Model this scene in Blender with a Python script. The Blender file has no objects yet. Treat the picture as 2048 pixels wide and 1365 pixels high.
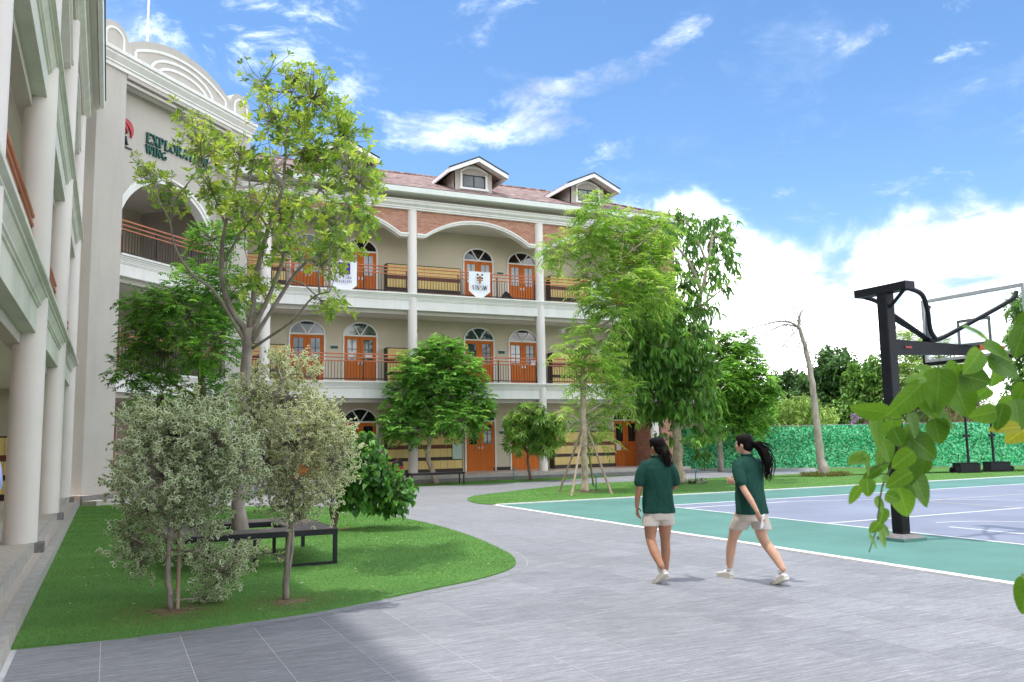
import bpy, bmesh, math, random
import numpy as np
from math import sin, cos, tan, pi, radians, atan, atan2, sqrt
from mathutils import Vector, Matrix

SC = bpy.context.scene
COL = SC.collection
random.seed(7)
RNG = np.random.default_rng(7)

# ------------------------------------------------------------------ camera
FPX = 1690.0                      # focal length in pixels of a 2048 px wide frame
YAW, PITCH, ROLL, EYE = radians(25.5), atan(196 / 1690), radians(1.02), 1.6
FH = Vector((sin(YAW), cos(YAW), 0)); RL = Vector((cos(YAW), -sin(YAW), 0)); UPV = Vector((0, 0, 1))
FW = FH * cos(PITCH) + UPV * sin(PITCH); UL = -FH * sin(PITCH) + UPV * cos(PITCH)
RV = RL * cos(ROLL) - UL * sin(ROLL); UV = UL * cos(ROLL) + RL * sin(ROLL)
cam = bpy.data.cameras.new('camera'); camo = bpy.data.objects.new('camera', cam); COL.objects.link(camo)
camo.matrix_world = Matrix(((RV.x, UV.x, -FW.x, 0), (RV.y, UV.y, -FW.y, 0), (RV.z, UV.z, -FW.z, EYE), (0, 0, 0, 1)))
cam.sensor_width = 36; cam.lens = FPX / 2048 * 36; cam.clip_start = 0.05; cam.clip_end = 4000
cam.dof.use_dof = True; cam.dof.focus_distance = 14.0; cam.dof.aperture_fstop = 10.0
SC.camera = camo

# ------------------------------------------------------------------ light
SUN_EL = radians(77.5); SUN_H = Vector((-0.94, 0.34, 0)).normalized()
TO_SUN = SUN_H * cos(SUN_EL) + UPV * sin(SUN_EL)
sun = bpy.data.lights.new('sun', 'SUN'); sun.energy = 2.0; sun.angle = radians(1.3); sun.color = (1.0, 0.965, 0.91)
suno = bpy.data.objects.new('sun', sun); COL.objects.link(suno)
suno.rotation_euler = TO_SUN.to_track_quat('Z', 'Y').to_euler(); suno.location = (-20, 10, 60)
SC.view_settings.view_transform = 'Standard'; SC.view_settings.look = 'None'
SC.view_settings.gamma = 1.0; SC.view_settings.use_curve_mapping = False
SC.view_settings.exposure = 0.61
SKY_STRENGTH = 0.15

world = bpy.data.worlds.new('World'); SC.world = world; world.use_nodes = True
def build_world():
    nt = world.node_tree; N = nt.nodes; L = nt.links; N.clear()
    def node(t, **kw):
        n = N.new(t)
        for k, v in kw.items(): setattr(n, k, v)
        return n
    def inp(n, i, v):
        if hasattr(v, 'is_output'): L.new(v, n.inputs[i])
        else: n.inputs[i].default_value = v
    def m(op, a, b=0.0, c=0.0, clamp=False):
        n = node('ShaderNodeMath', operation=op, use_clamp=clamp); inp(n, 0, a); inp(n, 1, b); inp(n, 2, c)
        return n.outputs[0]
    def smooth(x, lo, hi):
        n = node('ShaderNodeMapRange', interpolation_type='SMOOTHSTEP'); inp(n, 0, x); inp(n, 1, lo); inp(n, 2, hi)
        return n.outputs[0]
    tc = node('ShaderNodeTexCoord'); sep = node('ShaderNodeSeparateXYZ'); L.new(tc.outputs['Generated'], sep.inputs[0])
    x, y, z = sep.outputs
    sky = node('ShaderNodeTexSky', sky_type='NISHITA', sun_disc=False, sun_elevation=SUN_EL,
               sun_rotation=atan2(SUN_H.x, SUN_H.y), altitude=300, air_density=1.0, dust_density=0.4, ozone_density=2.2)
    hs = node('ShaderNodeHueSaturation'); hs.inputs['Saturation'].default_value = 1.16; hs.inputs['Value'].default_value = 1.0
    hs.inputs['Hue'].default_value = 0.5
    L.new(sky.outputs[0], hs.inputs['Color'])
    # azimuth measured from the view axis, elevation
    az = m('SUBTRACT', m('ARCTAN2', x, y), YAW); el = m('ARCSINE', z)
    cz = m('ADD', m('MAXIMUM', z, 0.0), 0.16)
    comb = node('ShaderNodeCombineXYZ'); inp(comb, 0, m('DIVIDE', x, cz)); inp(comb, 1, m('DIVIDE', y, cz)); inp(comb, 2, 0.0)
    def noise(vec, scale, detail=7, rough=0.58, dist=0.0, loc=(0, 0, 0)):
        mp = node('ShaderNodeMapping'); L.new(vec, mp.inputs[0]); mp.inputs['Location'].default_value = loc
        n = node('ShaderNodeTexNoise'); L.new(mp.outputs[0], n.inputs['Vector']); n.inputs['Scale'].default_value = scale
        n.inputs['Detail'].default_value = detail; n.inputs['Roughness'].default_value = rough; n.inputs['Distortion'].default_value = dist
        return n.outputs[0]
    wisp = noise(comb.outputs[0], 2.1, 9, 0.62, 0.5, (3.1, 1.7, 0))
    veil = noise(comb.outputs[0], 0.8, 4, 0.5, 0.3, (9.0, 4.0, 0))
    puff = noise(tc.outputs['Generated'], 7.5, 9, 0.56, 0.25, (0.4, 0.1, 0.7))
    big = noise(tc.outputs['Generated'], 2.6, 3, 0.5, 0.0, (1.3, 0.2, 0.0))
    def blob(a, e, ra, re, tilt=0.0):
        da = m('SUBTRACT', az, radians(a)); de = m('SUBTRACT', el, radians(e))
        de2 = m('SUBTRACT', de, m('MULTIPLY', da, tilt))
        q = m('ADD', m('POWER', m('DIVIDE', da, radians(ra)), 2.0), m('POWER', m('DIVIDE', de2, radians(re)), 2.0))
        return m('MAXIMUM', m('SUBTRACT', 1.0, q), 0.0)
    fine = noise(comb.outputs[0], 5.2, 10, 0.66, 0.35, (2.2, 0.4, 0))
    streak = blob(-4.6, 20.6, 6.4, 1.9, 0.05)
    streak = m('MAXIMUM', streak, blob(2.0, 21.0, 4.6, 1.7, 0.0))
    streak = m('MAXIMUM', streak, m('MULTIPLY', blob(5.0, 23.3, 8.5, 1.5, 0.22), 1.0))
    streak = m('MAXIMUM', streak, m('MULTIPLY', blob(10.8, 25.0, 4.6, 1.1, 0.42), 0.85))
    streak = m('MAXIMUM', streak, m('MULTIPLY', blob(7.2, 19.0, 5.0, 1.0, 0.22), 0.5))
    streak = m('MAXIMUM', streak, m('MULTIPLY', blob(-14.6, 24.3, 2.0, 1.5, 0.1), 0.3))
    streak = m('MAXIMUM', streak, m('MULTIPLY', blob(-22.5, 26.5, 7.5, 3.0, -0.35), 0.12))
    streak = m('MAXIMUM', streak, m('MULTIPLY', blob(-17.0, 28.0, 1.6, 1.6, 0.0), 0.4))
    streak = m('MAXIMUM', streak, m('MULTIPLY', blob(2.0, 28.8, 6.0, 0.9, 0.1), 0.35))
    d1 = m('MULTIPLY', smooth(m('ADD', m('MULTIPLY', streak, 0.30), m('ADD', m('MULTIPLY', fine, 1.25), m('MULTIPLY', wisp, 0.35))), 0.86, 1.26), 0.38)
    # thin veils all over the sky
    d2 = m('MULTIPLY', smooth(m('ADD', m('MULTIPLY', fine, 0.5), m('MULTIPLY', veil, 0.65)), 0.58, 0.85), 0.13)
    # cumulus bank near the horizon, all the way round
    rise = m('ADD', m('MULTIPLY', m('SUBTRACT', 15.6 * pi / 180, el), 4.6), m('MULTIPLY', m('SUBTRACT', big, 0.5), 1.5))
    d3 = smooth(m('ADD', m('ADD', rise, m('MULTIPLY', m('SUBTRACT', puff, 0.5), 1.2)), 0.0), -0.06, 0.34)
    d3 = m('MULTIPLY', m('POWER', d3, 1.5), 0.9)
    # blue gaps inside the bank
    gap = smooth(m('ADD', wisp, m('MULTIPLY', m('SUBTRACT', puff, 0.5), 0.6)), 0.24, 0.44)
    d3 = m('MULTIPLY', d3, m('ADD', m('MULTIPLY', gap, 0.75), 0.25))
    # broken cumulus added out of view to raise the fill light (the frame itself holds the photograph's own clouds)
    field = noise(comb.outputs[0], 0.95, 7, 0.56, 0.2, (0.7, 5.2, 0.0))
    frame = m('MINIMUM', m('MULTIPLY', blob(0.0, 17.0, 52.0, 34.0), 3.0), 1.0)
    d4 = m('MULTIPLY', smooth(field, 0.42, 0.58), m('SUBTRACT', 1.0, frame))
    dens = m('MAXIMUM', m('MAXIMUM', m('MAXIMUM', d1, d2), d3), d4, clamp=True)
    sh1 = smooth(m('ADD', m('MULTIPLY', puff, 0.7), m('MULTIPLY', big, 0.3)), 0.34, 0.60)
    sh2 = smooth(wisp, 0.30, 0.58)
    shade = m('ADD', m('MULTIPLY', m('MULTIPLY', sh1, sh2), 0.84), 0.16)
    CL = 24.0
    cc = node('ShaderNodeCombineColor'); inp(cc, 0, m('MULTIPLY', shade, CL)); inp(cc, 1, m('MULTIPLY', shade, CL)); inp(cc, 2, m('ADD', m('MULTIPLY', shade, CL * 0.97), 0.45))
    mix = node('ShaderNodeMix', data_type='RGBA'); L.new(dens, mix.inputs[0]); L.new(hs.outputs[0], mix.inputs[6]); L.new(cc.outputs[0], mix.inputs[7])
    bg = node('ShaderNodeBackground'); L.new(mix.outputs[2], bg.inputs[0]); bg.inputs[1].default_value = SKY_STRENGTH
    out = node('ShaderNodeOutputWorld'); L.new(bg.outputs[0], out.inputs[0])
build_world()

def at(u, v, D):                  # a point D metres ahead of the eye, seen at pixel u, v of the photograph
    d = FW * FPX + RV * (u - 1024) - UV * (v - 682.5)
    t = D / (d.x * FH.x + d.y * FH.y)
    return Vector((0, 0, EYE)) + d * t
def onax(u, v, ax, val):
    d = FW * FPX + RV * (u - 1024) - UV * (v - 682.5)
    o = Vector((0, 0, EYE)); return o + d * ((val - o[ax]) / d[ax])

# ------------------------------------------------------------------ materials
MATS = {}
def newmat(name):
    m = bpy.data.materials.new(name); m.use_nodes = True; MATS[name] = m
    return m, m.node_tree.nodes, m.node_tree.links, m.node_tree.nodes['Principled BSDF']
def _tex(N, L, kind, vec, **kw):
    n = N.new(kind); L.new(vec, n.inputs['Vector'])
    for k, v in kw.items(): n.inputs[k].default_value = v
    return n
def pos(N, L, scale=(1, 1, 1), rot=(0, 0, 0), obj=False):
    if obj:
        g = N.new('ShaderNodeTexCoord').outputs['Object']
    else:
        g = N.new('ShaderNodeNewGeometry').outputs['Position']
    mp = N.new('ShaderNodeMapping'); L.new(g, mp.inputs[0]); mp.inputs['Scale'].default_value = scale; mp.inputs['Rotation'].default_value = rot
    return mp.outputs[0]
def ramp(N, L, fac, stops):
    r = N.new('ShaderNodeValToRGB'); L.new(fac, r.inputs[0]); e = r.color_ramp.elements
    while len(e) < len(stops): e.new(0.5)
    for i, (p, c) in enumerate(stops): e[i].position = p; e[i].color = (*c, 1)
    return r.outputs[0]
def mixc(N, L, fac, a, b, blend='MIX'):
    n = N.new('ShaderNodeMix'); n.data_type = 'RGBA'; n.blend_type = blend
    for i, v in ((0, fac), (6, a), (7, b)):
        if hasattr(v, 'is_output'): L.new(v, n.inputs[i])
        else: n.inputs[i].default_value = v if i == 0 else (*v, 1)
    return n.outputs[2]
def bump(N, L, b, h, strength, dist=0.01):
    n = N.new('ShaderNodeBump'); n.inputs['Strength'].default_value = strength; n.inputs['Distance'].default_value = dist
    L.new(h, n.inputs['Height']); L.new(n.outputs[0], b.inputs['Normal'])
def pmat(name, col, rough=0.6, var=0.12, scale=3.0, bmp=0.0, bscale=60.0, metal=0.0, spec=0.3, streak=0.0, obj=False, stretch=(1, 1, 1)):
    m, N, L, b = newmat(name)
    p = pos(N, L, stretch, obj=obj)
    n = _tex(N, L, 'ShaderNodeTexNoise', p, Scale=scale, Detail=6.0, Roughness=0.6)
    lo = tuple(c * (1 - var) for c in col); hi = tuple(min(1, c * (1 + var)) for c in col)
    c = ramp(N, L, n.outputs[0], [(0.3, lo), (0.7, hi)])
    if streak > 0:
        p2 = pos(N, L, (1.6, 1.6, 0.16), obj=obj)
        n2 = _tex(N, L, 'ShaderNodeTexNoise', p2, Scale=2.2, Detail=8.0, Roughness=0.7)
        f = N.new('ShaderNodeMapRange'); L.new(n2.outputs[0], f.inputs[0]); f.inputs[1].default_value = 0.5; f.inputs[2].default_value = 0.78
        f.inputs[3].default_value = 0.0; f.inputs[4].default_value = streak
        c = mixc(N, L, f.outputs[0], c, tuple(x * 0.55 for x in col))
    L.new(c, b.inputs['Base Color']); b.inputs['Roughness'].default_value = rough; b.inputs['Metallic'].default_value = metal
    b.inputs['Specular IOR Level'].default_value = spec
    if bmp > 0:
        n3 = _tex(N, L, 'ShaderNodeTexNoise', p, Scale=bscale, Detail=4.0)
        bump(N, L, b, n3.outputs[0], bmp)
    return m

pmat('wall_paint', (0.50, 0.465, 0.42), 0.75, 0.05, 0.8, 0.15, 90, streak=0.22)
pmat('inner_wall_paint', (0.63, 0.565, 0.44), 0.8, 0.04, 0.8, 0.1, 90, streak=0.04)
pmat('trim_paint', (0.80, 0.79, 0.755), 0.6, 0.06, 1.2, 0.08, 90, streak=0.32)
pmat('trim_shaded_stained', (0.60, 0.61, 0.53), 0.65, 0.10, 1.1, 0.1, 90, streak=0.35)  # same trim paint with shade put into its colour, plus green algae stains
pmat('column_beige', (0.70, 0.655, 0.615), 0.65, 0.05, 0.9, 0.1, 90, streak=0.12)
pmat('column_paint', (0.80, 0.75, 0.71), 0.65, 0.04, 0.9, 0.1, 90, streak=0.10)
pmat('gutter_paint', (0.76, 0.79, 0.75), 0.5, 0.05, 1.5, streak=0.2)
pmat('ceiling_paint', (0.74, 0.71, 0.65), 0.8, 0.04, 1.0)
pmat('white_frame', (0.86, 0.85, 0.83), 0.5, 0.03, 2)
pmat('handrail_paint', (0.52, 0.19, 0.105), 0.45, 0.12, 4)
pmat('baluster_paint', (0.05, 0.035, 0.03), 0.5, 0.2, 4)
pmat('door_wood', (0.56, 0.15, 0.026), 0.55, 0.16, 2.0, 0.12, 40, spec=0.15, stretch=(6, 6, 0.7))
pmat('dark_frame', (0.03, 0.04, 0.05), 0.4, 0.1, 3)
pmat('locker_cream', (0.66, 0.50, 0.19), 0.45, 0.07, 1.5)
pmat('locker_dark', (0.035, 0.022, 0.02), 0.4, 0.15, 3)
pmat('locker_red', (0.13, 0.035, 0.02), 0.4, 0.15, 3)
pmat('steel', (0.5, 0.5, 0.5), 0.3, 0.05, 5, metal=1.0)
pmat('black_steel', (0.016, 0.017, 0.022), 0.45, 0.2, 5, spec=0.2)
pmat('black_rubber', (0.014, 0.014, 0.015), 0.7, 0.15, 5, spec=0.15)
pmat('grey_slate', (0.20, 0.19, 0.185), 0.75, 0.2, 12, 0.4, 70)
pmat('concrete', (0.42, 0.40, 0.36), 0.85, 0.18, 6, 0.35, 60)
pmat('pebble_wash', (0.50, 0.45, 0.38), 0.9, 0.28, 45, 0.5, 160)
pmat('floor_tile', (0.55, 0.45, 0.38), 0.35, 0.08, 2)
pmat('court_green', (0.105, 0.24, 0.205), 0.75, 0.16, 0.6, 0.12, 300)
pmat('court_blue', (0.225, 0.25, 0.325), 0.75, 0.15, 0.5, 0.12, 300)
pmat('line_white', (0.80, 0.80, 0.79), 0.7, 0.08, 6)
pmat('line_yellow', (0.52, 0.47, 0.40), 0.7, 0.12, 6)
pmat('kerb_white', (0.74, 0.72, 0.70), 0.85, 0.14, 9, 0.4, 60)
pmat('soil', (0.20, 0.155, 0.095), 0.95, 0.4, 14, 0.8, 40)
pmat('dry_grass', (0.26, 0.20, 0.09), 0.9, 0.35, 20)
pmat('bark_grey', (0.27, 0.235, 0.20), 0.9, 0.35, 9, 0.8, 30, stretch=(1, 1, 0.5))
pmat('bark_pale', (0.42, 0.34, 0.25), 0.9, 0.38, 10, 1.0, 26, stretch=(1, 1, 0.6))
pmat('bark_brown', (0.19, 0.13, 0.10), 0.9, 0.35, 10, 0.7, 30, stretch=(1, 1, 0.5))
pmat('bark_dead', (0.40, 0.345, 0.285), 0.92, 0.3, 8, 0.8, 30, stretch=(1, 1, 0.4))
pmat('stake_wood', (0.33, 0.25, 0.18), 0.85, 0.3, 8, 0.5, 30, stretch=(2, 2, 0.4))
pmat('rope', (0.30, 0.22, 0.12), 0.9, 0.3, 30)
pmat('bench_top', (0.11, 0.09, 0.082), 0.45, 0.25, 8, 0.2, 60, stretch=(1, 6, 1))
pmat('banner_cloth', (0.82, 0.84, 0.88), 0.8, 0.03, 3, 0.3, 6)
pmat('purple_print', (0.09, 0.02, 0.24), 0.8, 0.06, 5)
pmat('black_print', (0.03, 0.03, 0.035), 0.8, 0.06, 5)
pmat('orange_print', (0.45, 0.13, 0.05), 0.8, 0.1, 5)
pmat('sign_green', (0.012, 0.10, 0.075), 0.35, 0.1, 5)
pmat('sign_side', (0.012, 0.03, 0.035), 0.4, 0.1, 5)
pmat('sign_red', (0.45, 0.04, 0.05), 0.35, 0.1, 5)
pmat('sign_grey', (0.25, 0.33, 0.33), 0.4, 0.1, 5)
pmat('plate_green', (0.03, 0.10, 0.085), 0.4, 0.1, 5)
pmat('paper', (0.80, 0.80, 0.82), 0.8, 0.03, 4)
pmat('paper_green', (0.42, 0.55, 0.48), 0.6, 0.03, 4)
pmat('pipe_green', (0.02, 0.12, 0.08), 0.5, 0.1, 5)
pmat('pipe_teal', (0.10, 0.35, 0.38), 0.45, 0.1, 5)
pmat('pale_pane', (0.55, 0.58, 0.62), 0.8, 0.1, 3)  # flat pale colour of the top floor door panes
pmat('bag_red', (0.30, 0.03, 0.05), 0.7, 0.2, 12)
pmat('bag_black', (0.018, 0.018, 0.022), 0.7, 0.2, 12)
pmat('rim_orange', (0.75, 0.13, 0.05), 0.4, 0.1, 5)
pmat('alu', (0.70, 0.72, 0.75), 0.35, 0.05, 5, metal=0.6)
pmat('skin', (0.60, 0.35, 0.245), 0.55, 0.06, 8, 0.05, 120)
pmat('skin_tan', (0.40, 0.20, 0.12), 0.55, 0.07, 8, 0.05, 120)
pmat('shorts_cloth', (0.55, 0.49, 0.43), 0.85, 0.06, 9, 0.3, 22)
pmat('shoe_white', (0.72, 0.70, 0.66), 0.6, 0.08, 14)
pmat('shoe_sole', (0.60, 0.57, 0.50), 0.7, 0.12, 14)
pmat('shirt_blue', (0.40, 0.48, 0.78), 0.8, 0.05, 6)
pmat('trouser_dark', (0.03, 0.03, 0.04), 0.8, 0.1, 6)
pmat('phone_white', (0.78, 0.78, 0.80), 0.35, 0.03, 6)
pmat('shutter_blue', (0.23, 0.27, 0.42), 0.6, 0.1, 6)

def special_mats():
    # polo cloth with soft folds
    m, N, L, b = newmat('polo_green')
    p = pos(N, L, obj=True)
    n = _tex(N, L, 'ShaderNodeTexNoise', p, Scale=60.0, Detail=3.0)
    L.new(ramp(N, L, n.outputs[0], [(0.3, (0.009, 0.050, 0.036)), (0.7, (0.013, 0.067, 0.049))]), b.inputs['Base Color'])
    b.inputs['Roughness'].default_value = 0.85; b.inputs['Specular IOR Level'].default_value = 0.2
    p2 = pos(N, L, (1.0, 1.0, 0.55), (0.3, 0.6, 0), obj=True)
    n2 = _tex(N, L, 'ShaderNodeTexNoise', p2, Scale=7.5, Detail=3.0, Distortion=0.7)
    bump(N, L, b, n2.outputs[0], 0.75, 0.035)
    # hair
    m, N, L, b = newmat('hair_black')
    p = pos(N, L, (60, 60, 6), obj=True)
    n = _tex(N, L, 'ShaderNodeTexNoise', p, Scale=1.6, Detail=4.0)
    L.new(ramp(N, L, n.outputs[0], [(0.3, (0.005, 0.004, 0.004)), (0.75, (0.016, 0.011, 0.010))]), b.inputs['Base Color'])
    b.inputs['Roughness'].default_value = 0.5; b.inputs['Specular IOR Level'].default_value = 0.06; bump(N, L, b, n.outputs[0], 0.5, 0.01)
    # window glass (opaque rooms behind, mirror-like front)
    for nm, c in (('glass_dark', (0.012, 0.016, 0.018)), ('glass_blue', (0.02, 0.045, 0.06))):
        m, N, L, b = newmat(nm); b.inputs['Base Color'].default_value = (*c, 1); b.inputs['Roughness'].default_value = 0.04
        b.inputs['Specular IOR Level'].default_value = 0.85; b.inputs['Coat Weight'].default_value = 0.4
        n = _tex(N, L, 'ShaderNodeTexNoise', pos(N, L), Scale=1.4, Detail=1.0); bump(N, L, b, n.outputs[0], 0.06, 0.02)
    # clear backboard
    m, N, L, b = newmat('clear_board'); out = N['Material Output']
    tr = N.new('ShaderNodeBsdfTransparent'); tr.inputs[0].default_value = (0.93, 0.96, 0.97, 1)
    gl = N.new('ShaderNodeBsdfGlossy'); gl.inputs['Roughness'].default_value = 0.02
    fr = N.new('ShaderNodeFresnel'); mx = N.new('ShaderNodeMixShader')
    L.new(fr.outputs[0], mx.inputs[0]); L.new(tr.outputs[0], mx.inputs[1]); L.new(gl.outputs[0], mx.inputs[2]); L.new(mx.outputs[0], out.inputs[0])
    # bricks too small to be told apart: relief in the material
    m, N, L, b = newmat('brick')
    tcn = N.new('ShaderNodeTexCoord'); sp = N.new('ShaderNodeSeparateXYZ'); L.new(tcn.outputs['Object'], sp.inputs[0])
    cb = N.new('ShaderNodeCombineXYZ'); ad = N.new('ShaderNodeMath'); L.new(sp.outputs[0], ad.inputs[0]); L.new(sp.outputs[1], ad.inputs[1])
    L.new(ad.outputs[0], cb.inputs[0]); L.new(sp.outputs[2], cb.inputs[1])
    br = N.new('ShaderNodeTexBrick'); L.new(cb.outputs[0], br.inputs['Vector'])
    br.inputs['Scale'].default_value = 1.0; br.inputs['Brick Width'].default_value = 0.21; br.inputs['Row Height'].default_value = 0.07
    br.inputs['Mortar Size'].default_value = 0.009; br.inputs['Bias'].default_value = 0.0
    br.inputs['Color1'].default_value = (0.46, 0.17, 0.095, 1); br.inputs['Color2'].default_value = (0.60, 0.29, 0.19, 1); br.inputs['Mortar'].default_value = (0.42, 0.36, 0.31, 1)
    n = _tex(N, L, 'ShaderNodeTexNoise', cb.outputs[0], Scale=5.0, Detail=6.0)
    L.new(mixc(N, L, 0.35, br.outputs[0], ramp(N, L, n.outputs[0], [(0.3, (0.6, 0.6, 0.6)), (0.7, (1.1, 1.05, 1.0))]), 'MULTIPLY'), b.inputs['Base Color'])
    b.inputs['Roughness'].default_value = 0.9
    inv = N.new('ShaderNodeMath'); inv.operation = 'SUBTRACT'; inv.inputs[0].default_value = 1; L.new(br.outputs['Fac'], inv.inputs[1]); bump(N, L, b, inv.outputs[0], 0.8, 0.012)
    # asphalt roof shingles, each a few pixels wide in the photograph
    m, N, L, b = newmat('shingle')
    tcn = N.new('ShaderNodeTexCoord')
    mp = N.new('ShaderNodeMapping'); L.new(tcn.outputs['Object'], mp.inputs[0]); mp.inputs['Scale'].default_value = (1, 1.08, 0)
    br = N.new('ShaderNodeTexBrick'); L.new(mp.outputs[0], br.inputs['Vector']); br.inputs['Brick Width'].default_value = 0.26; br.inputs['Row Height'].default_value = 0.15
    br.inputs['Mortar Size'].default_value = 0.008; br.inputs['Scale'].default_value = 1.0
    br.inputs['Color1'].default_value = (0.17, 0.10, 0.09, 1); br.inputs['Color2'].default_value = (0.43, 0.32, 0.285, 1); br.inputs['Mortar'].default_value = (0.10, 0.05, 0.045, 1)
    n = _tex(N, L, 'ShaderNodeTexNoise', tcn.outputs['Object'], Scale=2.2, Detail=7.0, Roughness=0.7)
    L.new(mixc(N, L, 0.5, br.outputs[0], ramp(N, L, n.outputs[0], [(0.3, (0.55, 0.5, 0.5)), (0.7, (1.2, 1.15, 1.1))]), 'MULTIPLY'), b.inputs['Base Color'])
    b.inputs['Roughness'].default_value = 0.9
    inv = N.new('ShaderNodeMath'); inv.operation = 'SUBTRACT'; inv.inputs[0].default_value = 1; L.new(br.outputs['Fac'], inv.inputs[1]); bump(N, L, b, inv.outputs[0], 0.8, 0.02)
    # streaky grey stone tiles
    m, N, L, b = newmat('paving_tile')
    p = pos(N, L, (1.3, 15.0, 1.0), (0, 0, radians(-7)))
    n = _tex(N, L, 'ShaderNodeTexNoise', p, Scale=2.2, Detail=9.0, Roughness=0.72, Distortion=0.25)
    p2 = pos(N, L, (1, 1, 1)); n2 = _tex(N, L, 'ShaderNodeTexNoise', p2, Scale=0.55, Detail=4.0)
    p3 = pos(N, L, (9, 80, 1), (0, 0, radians(-7))); n3 = _tex(N, L, 'ShaderNodeTexNoise', p3, Scale=2.0, Detail=4.0, Roughness=0.7)
    oi = N.new('ShaderNodeObjectInfo')
    c = ramp(N, L, n.outputs[0], [(0.30, (0.155, 0.157, 0.167)), (0.46, (0.235, 0.237, 0.25)), (0.58, (0.305, 0.307, 0.322)), (0.72, (0.46, 0.46, 0.47))])
    c = mixc(N, L, 0.8, c, ramp(N, L, n3.outputs[0], [(0.3, (0.6, 0.6, 0.62)), (0.7, (1.38, 1.38, 1.38))]), 'MULTIPLY')
    c = mixc(N, L, 0.5, c, ramp(N, L, n2.outputs[0], [(0.35, (0.86, 0.85, 0.82)), (0.65, (1.08, 1.08, 1.1))]), 'MULTIPLY')
    c = mixc(N, L, 0.9, c, ramp(N, L, oi.outputs['Random'], [(0, (0.87, 0.87, 0.88)), (1, (1.09, 1.09, 1.09))]), 'MULTIPLY')
    # a few dull stains
    n4 = _tex(N, L, 'ShaderNodeTexNoise', p2, Scale=1.9, Detail=6.0, Roughness=0.65)
    f = N.new('ShaderNodeMapRange'); L.new(n4.outputs[0], f.inputs[0]); f.inputs[1].default_value = 0.62; f.inputs[2].default_value = 0.78; f.inputs[4].default_value = 0.5
    c = mixc(N, L, f.outputs[0], c, (0.20, 0.20, 0.16))
    L.new(c, b.inputs['Base Color']); b.inputs['Roughness'].default_value = 0.62; bump(N, L, b, n3.outputs[0], 0.2, 0.004)
    pmat('grout', (0.60, 0.59, 0.58), 0.9, 0.15, 4)
    # turf under the blades
    m, N, L, b = newmat('turf')
    n = _tex(N, L, 'ShaderNodeTexNoise', pos(N, L), Scale=1.1, Detail=3.0)
    n2 = _tex(N, L, 'ShaderNodeTexNoise', pos(N, L), Scale=90.0, Detail=3.0)
    c = ramp(N, L, n.outputs[0], [(0.3, (0.085, 0.215, 0.04)), (0.7, (0.12, 0.285, 0.05))])
    c = mixc(N, L, 0.6, c, ramp(N, L, n2.outputs[0], [(0.3, (0.55, 0.55, 0.5)), (0.7, (1.25, 1.25, 1.1))]), 'MULTIPLY')
    L.new(c, b.inputs['Base Color']); b.inputs['Roughness'].default_value = 0.9; bump(N, L, b, n2.outputs[0], 0.8, 0.02)
    # rough ground far around
    m, N, L, b = newmat('far_ground')
    n = _tex(N, L, 'ShaderNodeTexNoise', pos(N, L), Scale=0.15, Detail=8.0)
    L.new(ramp(N, L, n.outputs[0], [(0.3, (0.08, 0.12, 0.04)), (0.7, (0.18, 0.17, 0.09))]), b.inputs['Base Color']); b.inputs['Roughness'].default_value = 0.95
    # printed leaf screen on the fence
    m, N, L, b = newmat('leaf_print')
    p = pos(N, L, (1, 1, 1))
    v = _tex(N, L, 'ShaderNodeTexVoronoi', p, Scale=17.0, Randomness=1.0)
    v2 = _tex(N, L, 'ShaderNodeTexVoronoi', p, Scale=32.0, Randomness=1.0)
    n = _tex(N, L, 'ShaderNodeTexNoise', p, Scale=1.1, Detail=4.0)
    sp = N.new('ShaderNodeSeparateColor'); L.new(v.outputs['Color'], sp.inputs[0])
    c = ramp(N, L, sp.outputs[0], [(0.0, (0.003, 0.07, 0.02)), (0.25, (0.008, 0.22, 0.065)), (0.6, (0.02, 0.44, 0.145)), (1.0, (0.24, 0.70, 0.36))])
    sp2 = N.new('ShaderNodeSeparateColor'); L.new(v2.outputs['Color'], sp2.inputs[0])
    c = mixc(N, L, 0.55, c, ramp(N, L, sp2.outputs[1], [(0.0, (0.35, 0.45, 0.4)), (0.6, (1.0, 1.0, 1.0)), (1.0, (1.7, 1.5, 1.6))]), 'MULTIPLY')
    c = mixc(N, L, 0.6, c, ramp(N, L, n.outputs[0], [(0.3, (0.7, 0.75, 0.7)), (0.7, (1.25, 1.2, 1.3))]), 'MULTIPLY')
    L.new(c, b.inputs['Base Color']); b.inputs['Roughness'].default_value = 0.55
    bump(N, L, b, v.outputs['Distance'], 0.5, 0.02)
    # foliage: per-leaf colour attribute, light passes through
    for nm, tr, rough in (('foliage', 0.46, 0.36), ('foliage_dense', 0.36, 0.45), ('grass_blade', 0.25, 0.7)):
        m, N, L, b = newmat(nm); out = N['Material Output']
        at_ = N.new('ShaderNodeAttribute'); at_.attribute_name = 'leafcol'
        L.new(at_.outputs['Color'], b.inputs['Base Color']); b.inputs['Roughness'].default_value = rough; b.inputs['Specular IOR Level'].default_value = 0.4
        t = N.new('ShaderNodeBsdfTranslucent'); mx = N.new('ShaderNodeMixShader'); mx.inputs[0].default_value = tr
        yel = mixc(N, L, 1.0, at_.outputs['Color'], (1.25, 1.2, 0.75), 'MULTIPLY'); L.new(yel, t.inputs[0])
        L.new(b.outputs[0], mx.inputs[1]); L.new(t.outputs[0], mx.inputs[2]); L.new(mx.outputs[0], out.inputs[0])
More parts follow.
